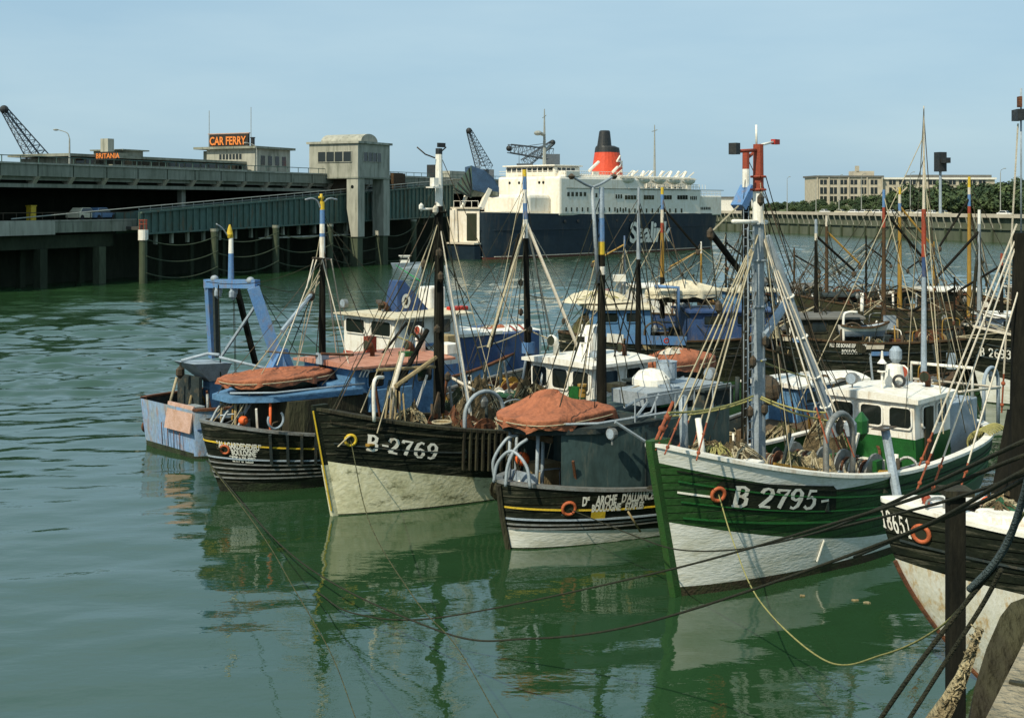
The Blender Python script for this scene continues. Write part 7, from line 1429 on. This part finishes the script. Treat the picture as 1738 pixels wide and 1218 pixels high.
# ================================================================ mooring ropes
def rope(label, pts, r, mat, n=14, cat='mooring rope', group='mooring ropes'):
    P3 = [p if isinstance(p, Vector) else ray(*p) for p in pts]
    for p in P3: p.z = max(p.z, .03)
    r = [q*.72 for q in r] if isinstance(r, list) else r*.75; c = crom(P3, n); m = MB(); m.tube(c, r if not isinstance(r, list) else [r[0]+(r[1]-r[0])*i/(len(c)-1) for i in range(len(c))], 6); return tag(m.build('mooring_rope', mat, smooth=True), label, cat, group)
rope('dark rope from the left black stern sweeping under all the bows to the right edge', [(350, 780, 42.3), (500, 945, 33), (740, 1068, 26), (900, 1083, 23), (1100, 1055, 20), (1500, 920, 14), (1745, 795, 10)], [.025, .03], 'rope_dark')
rope('dark rope rising from the water in front of B-2769 to the right edge', [(540, 1005, 31.5), (600, 1040, 29), (740, 1048, 27), (1100, 975, 22), (1480, 868, 14), (1745, 770, 10.5)], [.022, .03], 'rope_dark')
rope('dark rope from the ring of the dark round stern past the green bow', [RB, (1080, 910, 32), (1150, 932, 29), (1250, 932, 25), (1380, 905, 20), (1490, 863, 15), (1745, 745, 10)], [.022, .028], 'rope_dark')
rope('thin rope falling from the ring of B-2769 to the bottom of the picture', [RC, (625, 880, 30), (700, 1010, 22), (770, 1090, 17), (850, 1225, 12)], [.022, .008], 'net_olive')
rope('thin rope from the left black stern down to the bottom edge', [(352, 782, 42.3), (440, 900, 32), (500, 1000, 25), (560, 1105, 19), (608, 1230, 14)], [.022, .008], 'net_olive')
rope('slack yellow rope looping from the orange ring of the green bow towards the quay', [RA, (1245, 920, 28.5), (1290, 1020, 25), (1400, 1120, 21), (1500, 1110, 18), (1600, 1060, 15), (1680, 960, 12), (1745, 860, 10)], [.024, .016], 'rope_yellow')
rope('thick dark hawser crossing the white hull to the bottom edge, the left one of two', [(1480, 1240, 9.5), (1560, 1125, 9.2), (1645, 1015, 9), (1692, 960, 8.8)], .024, 'rope_dark')
rope('thick dark hawser crossing the white hull to the bottom edge, the right one of two', [(1530, 1240, 9.3), (1600, 1130, 9.1), (1665, 1030, 8.9), (1700, 965, 8.7)], .023, 'rope_dark')
rope('blue grey twisted hawser climbing steeply along the right edge', [(1645, 1000, 9), (1680, 965, 8.8), (1710, 920, 8.6), (1735, 850, 8.3), (1750, 790, 8)], .034, 'rope_blue')
rope('dark hawser running beside the blue grey one to the right edge', [(1668, 985, 9.2), (1700, 930, 9), (1730, 870, 8.8), (1750, 820, 8.6)], .022, 'rope_dark')
rope('dark heavy hawser stretched across the white foredeck to the right edge', [(1380, 905, 20), (1560, 862, 15), (1660, 832, 12.5), (1750, 800, 11)], .024, 'rope_dark')
rope('second dark heavy hawser stretched lower across the white foredeck', [(1450, 945, 17), (1600, 880, 13), (1680, 845, 11.5), (1750, 806, 10.4)], .026, 'rope_dark')
rope('green rope hanging from the quay fender near the blue fin of the far wheelhouse', [(672, 450, 150), (690, 462, 120), (715, 478, 95)], .07, 'rope_green')

# ================================================================ boats moored farther out
def far_boat(P0, th, Ln, Bm, near, label, zs, boot, hull, house_=None, masts=(), stripes=(), nclut=10, seed=1, capm='brown_wood', where='far boat', hw='white_paint', roof='white_paint', deck='deck_wood', bul=.6, tw=0.0, low=None, gal=2, rake=1.2):
    Fr, e = make_boat('fishing_boat', P0, th, Ln, near, label, group=None); H = Hull(Fr, Ln, Bm, zs[0], zs[1], zs[2], rake=rake, over=.6, pw=2.5, pww=1.6, round_=2.4, rw=1.6, wl=.86, sp=.65, spw=.8, tw=tw)
    H.build(e, [('boot_black', lambda t: .1), (boot, lambda t: .75+.9*max(0, (t-.6)/.4)**2), (hull, None)] if boot else [('boot_black', lambda t: .3), (hull, None)], deckmat=deck, cap=capm, capw=.16, inner='slate_paint', bul=bul)
    for f_, mt in ((.8, 'slate_paint'), (.62, 'slate_paint'))+tuple(stripes): H.strake(e, mt, lambda t, f_=f_: H.zs(t)*f_, .04, h=.06, n=70)
    zd = lambda x: H.zs(x/Ln+.5)-bul
    if house_:
        for hh in house_: wheelhouse(e, hh[0], hh[1], -hh[2], hh[2], zd(hh[0]), zd(hh[0])+hh[3], hh[4] if len(hh) > 4 else hw, hh[5] if len(hh) > 5 else roof, 1 if near == 'stern' else -1 if False else 1, 3, 2, .5, .2, .1, low=low, zlow=zd(hh[0])+hh[3]*.45 if low else None)
    for mm in masts:
        u, vb, off, segs, r0 = mm; t_, b_ = mast(e, Fr, u, vb, off, segs, r0, r0*.55); q = t_.lerp(b_, .22)
        for k in range(6): x = b_.x+(-1)**k*(2.2+1.3*(k//2)); x = max(-Ln/2+.5, min(Ln/2-.5, x)); s_ = 1 if k % 3 else -1; stay(e, q, (x, s_*H.half(x)*.95, H.zs(x/Ln+.5)), .025, 'rope_pale' if k % 2 else 'rope_dark')
        m = MB(); m.tube([b_.lerp(t_, .15), b_.lerp(t_, .5)+V(2.2 if seed % 2 else -2.2, .3, .2)], .07, 6); m.build('derrick_boom', 'mast_black' if seed % 2 else 'ochre_wood', e); block_at(e, b_.lerp(t_, .5)+V(2.2 if seed % 2 else -2.2, .3, 0), .14)
    for k in range(gal): x = -Ln*.2+k*Ln*.42; gallows(e, x, -H.half(x)+.35, zd(x), 1.2, 1.6, 'gear_dark' if seed % 2 else 'rusty', .055); gallows(e, x, H.half(x)-.35, zd(x), 1.2, 1.6, 'gear_dark' if seed % 2 else 'rusty', .055)
    winch(e, Ln*.12, 0, zd(Ln*.12), .9, mat='rusty')
    deckfit(e, H, -Ln*.44, Ln*.42, zd, 60, seed+500, 1.2)
    for (P_m, F_m, t_m, b_m) in LASTMAST:
        if P_m is e and t_m.z-b_m.z > 2.5: rig(e, Fr, H, t_m, b_m, 12, seed*7+int(t_m.x), .02)
    if nclut: clutter(Fr, where, -Ln*.42, Ln*.4, -Bm*.4, Bm*.4, zd, nclut, seed)
    return Fr, e, H
wood = 'ochre_wood'
F1, e1, H1 = far_boat((2.6, 70), 8, 17, 5.0, 'stern', 'long black hull with a bright blue stripe lying broadside behind the white wheelhouse', (2.75, 2.35, 3.4), None, 'black_hull', [(-6.8, -3.6, 1.7, 2.1, 'blue_faded', 'tan_tarp'), (-1.2, 3.4, 1.7, 2.1, 'blue_dark', 'blue_dark')],
    masts=[(1124, 520, 0, [318, (330, 'yellow_paint'), (356, 'blue_paint'), (378, 'rope_white'), (395, 'red_lead'), (470, wood), (540, 'mast_black')], .15)], nclut=16, seed=3, where='black boat with the blue stripe', capm='brown_wood')
for (ua, va, ub, vb_, mt) in ((1062, 572, 1165, 577, 'blue_paint'), (1030, 570, 1058, 571, 'white_paint')):
    a, z = H1.pick(ua, va); b2, z2 = H1.pick(ub, vb_); m = MB(); N_ = 20
    for i in range(N_+1):
        aa = a+(b2-a)*i/N_; zz = z+(z2-z)*i/N_; m.v += [tuple(H1.Q(aa, zz-.25)+H1.nrm(aa, zz)*.06), tuple(H1.Q(aa, zz+.25)+H1.nrm(aa, zz)*.06)]
        if i: m.f.append((2*i-2, 2*i, 2*i+1, 2*i-1)); m.m.append(0)
    m.build('name_band', mt, e1)
put_text(H1, e1, 'NOTRE DAME', 1067, 571, 1092, 572, .17); H1.ringat(e1, 1131, 575, .12, .05, 'red_paint')
covered_boat(F1, F1.at(1160, 498, -.2)-V(0, 0, .2), 4.3, 2.0, .55, 'cream covered dinghy on the roof of the blue deckhouse, right of the two cream covers', 'tan_tarp', seed=21, skirt=.4, power=2.6)
heap(F1, F1.at(1010, 508, .2)-V(0, 0, .15), 2.0, 1.3, .55, 'tan_tarp', 'cream tarpaulin over the left end of the black boat with the blue stripe', 75, name='tarpaulin', cat='tarpaulin', ropes=3)
tube(e1, 'blue_davit', 'blue_paint', [F1.at(1151, 545, -1.4), F1.at(1151, 488, -1.4), F1.at(1112, 486, -1.4)], .11); box(e1, 'signal_box', 'white_paint', F1.at(1042, 470, 0)-V(.0, .3, .25), F1.at(1060, 466, 0)+V(0, .3, .0)); tube(e1, 'signal_post', 'mast_grey', [F1.at(1052, 500, 0), F1.at(1052, 470, 0)], .08)
heap(F1, F1.at(1000, 552, -1.4)-V(0, 0, .5), 1.2, .7, .9, 'net_olive', 'olive net heap on the black boat with the blue stripe', 77)
F2, e2, H2 = far_boat((6.5, 84), 14, 15, 4.8, 'stern', 'blue boat lying behind the black hull with the blue stripe', (2.9, 2.5, 3.5), None, 'blue_dark', [(-5.8, -2.4, 1.6, 2.2, 'white_paint', 'white_paint'), (1.2, 4.2, 1.5, 1.9, 'blue_faded', 'tan_tarp')], masts=[(1060, 500, 0, [400, (420, 'blue_paint'), (500, 'mast_grey')], .1), (1190, 500, .5, [410, (430, 'white_paint'), (505, 'ochre_wood')], .1)], nclut=10, seed=6, where='blue boat farther out')
# small yellow and white boat behind the rigging
F3, e3, H3 = far_boat((12.5, 64), 62, 8.5, 3.0, 'bow', 'small boat with straw yellow canvas over its bow, seen through the green boat rigging', (1.9, 1.7, 2.6), None, 'boot_brown', None, nclut=5, seed=8, where='small boat seen through the rigging', gal=0); heap(F3, F3.at(1248, 578, 0)-V(0, 0, .3), 1.3, 1.0, .6, 'net_tan', 'straw yellow canvas over a small bow behind the green boat mast', 81, name='canvas_cover', cat='canvas', ropes=2)
# boats on the right
F4, e4, H4 = far_boat((13.2, 67), 3, 15.5, 4.8, 'stern', 'dark brown trawler lying broadside behind the green boat wheelhouse, carrying a small dinghy', (3.1, 2.65, 3.5), None, 'black_hull', [(-5.6, -2.6, 1.6, 1.6, 'dark_wood', 'slate_roof'), (5.0, 7.0, 1.4, 1.4, 'blue_grey', 'white_paint')],
    masts=[(1385, 560, 0, [372, (396, 'blue_grey'), (408, 'rope_white'), (560, 'mast_black')], .13), (1500, 560, 0, [322, (352, 'blue_paint'), (386, 'red_lead'), (560, 'brown_wood')], .14)], nclut=26, seed=11, where='dark brown trawler behind the green wheelhouse')
put_text(H4, e4, 'N.D. DE BONNE ESPERANCE', 1408, 588, 1470, 590, .2); put_text(H4, e4, 'BOULOGNE', 1428, 600, 1462, 600, .24)
for (ua, ub, v, mt) in ((1318, 1342, 574, 'rope_white'), (1345, 1366, 577, 'blue_paint'), (1470, 1500, 589, 'rope_white'), (1478, 1528, 600, 'blue_paint')):
    a, z = H4.pick(ua, v); b2, _ = H4.pick(ub, v); m = MB()
    for i in range(9):
        aa = a+(b2-a)*i/8; m.v += [tuple(H4.Q(aa, z-.1)+H4.nrm(aa, z)*.06), tuple(H4.Q(aa, z+.12)+H4.nrm(aa, z)*.06)]
        if i: m.f.append((2*i-2, 2*i, 2*i+1, 2*i-1)); m.m.append(0)
    m.build('name_band', mt, e4)
open_dinghy(F4, F4.at(1466, 570, -1.6), 2.8, 1.3, 'small white and blue rowing boat on the deck of the dark brown trawler', ('blue_grey', 'white_paint'), 'blue_grey'); box(e4, 'white_board', 'blue_grey', F4.at(1500, 560, -.5), F4.at(1520, 535, -.4)); tube(e4, 'white_frame', 'white_paint', crom([F4.at(1432, 585, -2), F4.at(1432, 538, -2), F4.at(1440, 530, -2), F4.at(1455, 530, -2)], 4), .07); tube(e4, 'exhaust_pipe', 'white_paint', [F4.at(1463, 545, 0), F4.at(1463, 497, 0)], .1)
F5, e5, H5 = far_boat((18.2, 84), 2, 17, 5.0, 'bow', 'dark trawler with ochre masts, in the second row behind the dinghy-carrying boat', (3.4, 2.9, 4.0), None, 'boot_brown', [(-4.5, -1.6, 1.7, 1.7, 'brown_wood', 'white_paint'), (3.2, 5.6, 1.4, 1.2, 'rusty', 'slate_paint')],
    masts=[(1403, 530, 0, [366, (384, 'rope_white'), (540, 'brown_wood')], .15), (1527, 530, 0, [318, (330, 'yellow_paint'), (345, 'rope_white'), (358, 'blue_paint'), (368, 'rope_white'), (530, 'ochre_wood')], .17)], nclut=22, seed=14, where='dark trawler with ochre masts')
for s_ in (-1, 1): tube(e5, 'lamp_arm', 'rope_pale', [F5.at(1527, 330, 0), F5.at(1527+s_*13, 318, 0)], .06)
F6, e6, H6 = far_boat((22.6, 62), -3, 16, 5.2, 'bow', 'black trawler numbered B 2693 with a white underside, beyond the green wheelhouse', (3.0, 2.9, 3.95), 'white_hull', 'black_hull', [(-5.5, -2.5, 1.7, 2.3, 'white_paint', 'white_paint')],
    masts=[(1662, 590, 0, [356, (380, 'white_paint'), (600, 'mast_grey')], .13), (1620, 600, 1.0, [470, (600, 'mast_black')], .07)], nclut=22, seed=17, where='black trawler numbered B 2693', capm='rope_white')
put_text(H6, e6, 'B 2693', 1664, 603, 1718, 609, .42, serif=True, shear=.25); box(e6, 'grey_box', 'blue_grey', F6.at(1606, 625, 1.2), F6.at(1622, 600, 1.5))
F7, e7, H7 = far_boat((30.4, 79), 10, 15, 5.0, 'bow', 'dark trawler with a tall ochre mast near the right edge', (3.2, 2.9, 3.8), None, 'black_hull', [(-4.2, -1.5, 1.6, 1.7, 'brown_wood', 'tan_tarp')],
    masts=[(1645, 540, 0, [300, (318, 'yellow_paint'), (330, 'rope_white'), (350, 'blue_paint'), (362, 'red_lead'), (545, 'ochre_wood')], .16)], nclut=22, seed=21, where='dark trawler with the tall ochre mast')
F8, e8, H8 = far_boat((13.5, 90), 20, 14, 4.6, 'stern', 'dark hull with a brown deck partly hidden behind the red topped masts', (2.9, 2.6, 3.4), None, 'boot_brown', [(-3.5, -1.2, 1.5, 2.2, 'white_paint', 'slate_roof')], masts=[(1232, 505, 0, [395, (505, 'mast_black')], .1)], nclut=12, seed=25, where='dark hull behind the red topped masts')
F9, e9, H9 = far_boat((34, 66), -8, 14, 4.8, 'bow', 'dark trawler with a rusty deck at the right edge behind B 2693', (2.8, 2.6, 3.4), None, 'black_hull', [(-3.5, -1.2, 1.5, 1.7, 'blue_grey', 'white_paint')], masts=[(1700, 560, 0, [430, (450, 'red_lead'), (565, 'mast_black')], .12)], nclut=16, seed=31, where='dark trawler at the right edge')
F10, e10, H10 = far_boat((17.5, 98), 6, 15, 4.8, 'stern', 'low dark hull in the third row near the red topped masts', (2.7, 2.4, 3.2), None, 'black_hull', [(-3.0, -.8, 1.4, 1.6, 'dark_wood', 'slate_roof')], masts=[(1348, 500, 0, [420, (505, 'brown_wood')], .11), (1470, 500, 0, [400, (505, 'mast_black')], .11)], nclut=14, seed=33, where='low dark hull in the third row')
F11, e11, H11 = far_boat((31, 96), 4, 15, 4.8, 'bow', 'low brown hull in the third row behind the tall ochre mast', (2.7, 2.4, 3.3), None, 'boot_brown', [(-3.0, -.8, 1.4, 1.6, 'white_paint', 'white_paint')], masts=[(1585, 505, 0, [410, (510, 'ochre_wood')], .11)], nclut=14, seed=35, where='low brown hull in the third row')
F12, e12, H12 = far_boat((11.5, 54.5), 12, 9, 3.4, 'stern', 'small low dark boat in the gap behind the two ladder masts', (1.8, 1.5, 2.3), None, 'black_paint', [(-2.4, -.8, 1.1, 1.3, 'blue_grey', 'white_paint')], nclut=8, seed=37, where='small low dark boat in the gap', gal=0)
for (u0, v0, u1, v1, D) in ((1588, 392, 1660, 470, 70), (1698, 440, 1708, 412, 66)): pass
# man in a white shirt standing on the blue striped boat
def person(w, rz):
    me = bpy.data.meshes.new('body'); J = [((0,0,.95),.15),((0,0,1.15),.14),((0,0,1.38),.17),((0,0,1.5),.07),((0,.02,1.56),.06),((0,.03,1.68),.10),((0,.03,1.76),.075),
      ((-.19,0,1.42),.06),((-.26,.05,1.16),.045),((-.2,.2,.98),.035),((-.18,.27,.93),.03),((.19,0,1.42),.06),((.28,.02,1.15),.045),((.3,.12,.93),.035),((.3,.15,.85),.03),
      ((-.1,0,.86),.1),((-.12,.03,.48),.065),((-.13,0,.08),.045),((-.13,.14,.03),.035),((.1,0,.86),.1),((.13,-.02,.48),.065),((.15,-.04,.08),.045),((.15,.1,.03),.035)]
    E = [(0,1),(1,2),(2,3),(3,4),(4,5),(5,6),(2,7),(7,8),(8,9),(9,10),(2,11),(11,12),(12,13),(13,14),(0,15),(15,16),(16,17),(17,18),(0,19),(19,20),(20,21),(21,22)]
    me.from_pydata([j[0] for j in J], E, []); o = bpy.data.objects.new('person', me); COL.objects.link(o); md = o.modifiers.new('skin', 'SKIN'); sv = me.skin_vertices[0].data
    for i, j in enumerate(J): sv[i].radius = (j[1], j[1]*.8)
    sv[0].use_root = True; o.modifiers.new('sub', 'SUBSURF').levels = 1; bpy.context.view_layer.update()
    m2 = bpy.data.meshes.new_from_object(o.evaluated_get(bpy.context.evaluated_depsgraph_get())); bpy.data.objects.remove(o); m2.name = 'person'
    for mt in ('skin', 'white_paint', 'denim', 'hair_dark'): m2.materials.append(MATS[mt])
    for p in m2.polygons:
        c = p.center; p.use_smooth = True
        p.material_index = 3 if (c.z > 1.72 or (c.z > 1.6 and c.y < -.01)) else 0 if c.z > 1.5 or (abs(c.x) > .17 and c.z < 1.2 and c.z > .8) else 1 if c.z > .95 else 2 if c.z > .09 else 3
    o = bpy.data.objects.new('person', m2); COL.objects.link(o); o.location = w; o.rotation_euler.z = rz; return tag(o, 'dark haired person in a white shirt standing right of the cream covers', 'person')
pw_ = F1.at(1173, 520, 0); person(F1.world((pw_.x, .9, H1.zs(pw_.x/17+.5)+.4)), 2.6); box(e1, 'standing_platform', 'slate_paint', (pw_.x-.9, .3, H1.zs(.6)-.6), (pw_.x+.9, 1.6, H1.zs(pw_.x/17+.5)+.4))
# small workboat by the tower
wb = empty('work_boat', ray(690, 452, 190), .1, 'small pale motorboat lying by the piles right of the tower', 'boat'); m = MB(); m.hexa([(-2, -.7, -.2), (2, -.5, -.2), (2, .5, -.2), (-2, .7, -.2)], [(-2.4, -1, .8), (3.0, -.2, 1.0), (3.0, .2, 1.0), (-2.4, 1, .8)]); m.build('hull', 'blue_grey', wb); m = MB(); m.box((-1, -.6, .8), (.5, .6, 1.9)); m.build('cabin', 'white_paint', wb, bevel=.1); m = MB(); m.box((-1.05, -.62, 1.35), (.2, -.6, 1.7)); m.build('window', 'glass', wb)
m = MB(); m.box((-1.2, -.7, 1.9), (.7, .7, 2.0)); m.build('roof', 'white_paint', wb); wb.location.z = 0

# scraps and foam drifting near the bows
rr = random.Random(9)
for i, (u, v) in enumerate(((1362, 1012), (1452, 1020), (1472, 1024))):
    p = ray(u, v, 20980/(v-CY)); m = MB(); n = 9; pts = []
    for k in range(n): a = 2*math.pi*k/n; r_ = rr.uniform(.02, .06); pts.append((p.x+math.cos(a)*r_*1.8, p.y+math.sin(a)*r_, .045))
    m.hexa([(x, y, .0) for x, y, z in pts], pts); tag(m.build('floating_scrap', rr.choice(['white_paint', 'net_tan', 'raw_wood'])), 'small pale scrap drifting on the calm water below the green bow', 'litter', 'scraps drifting on the water')
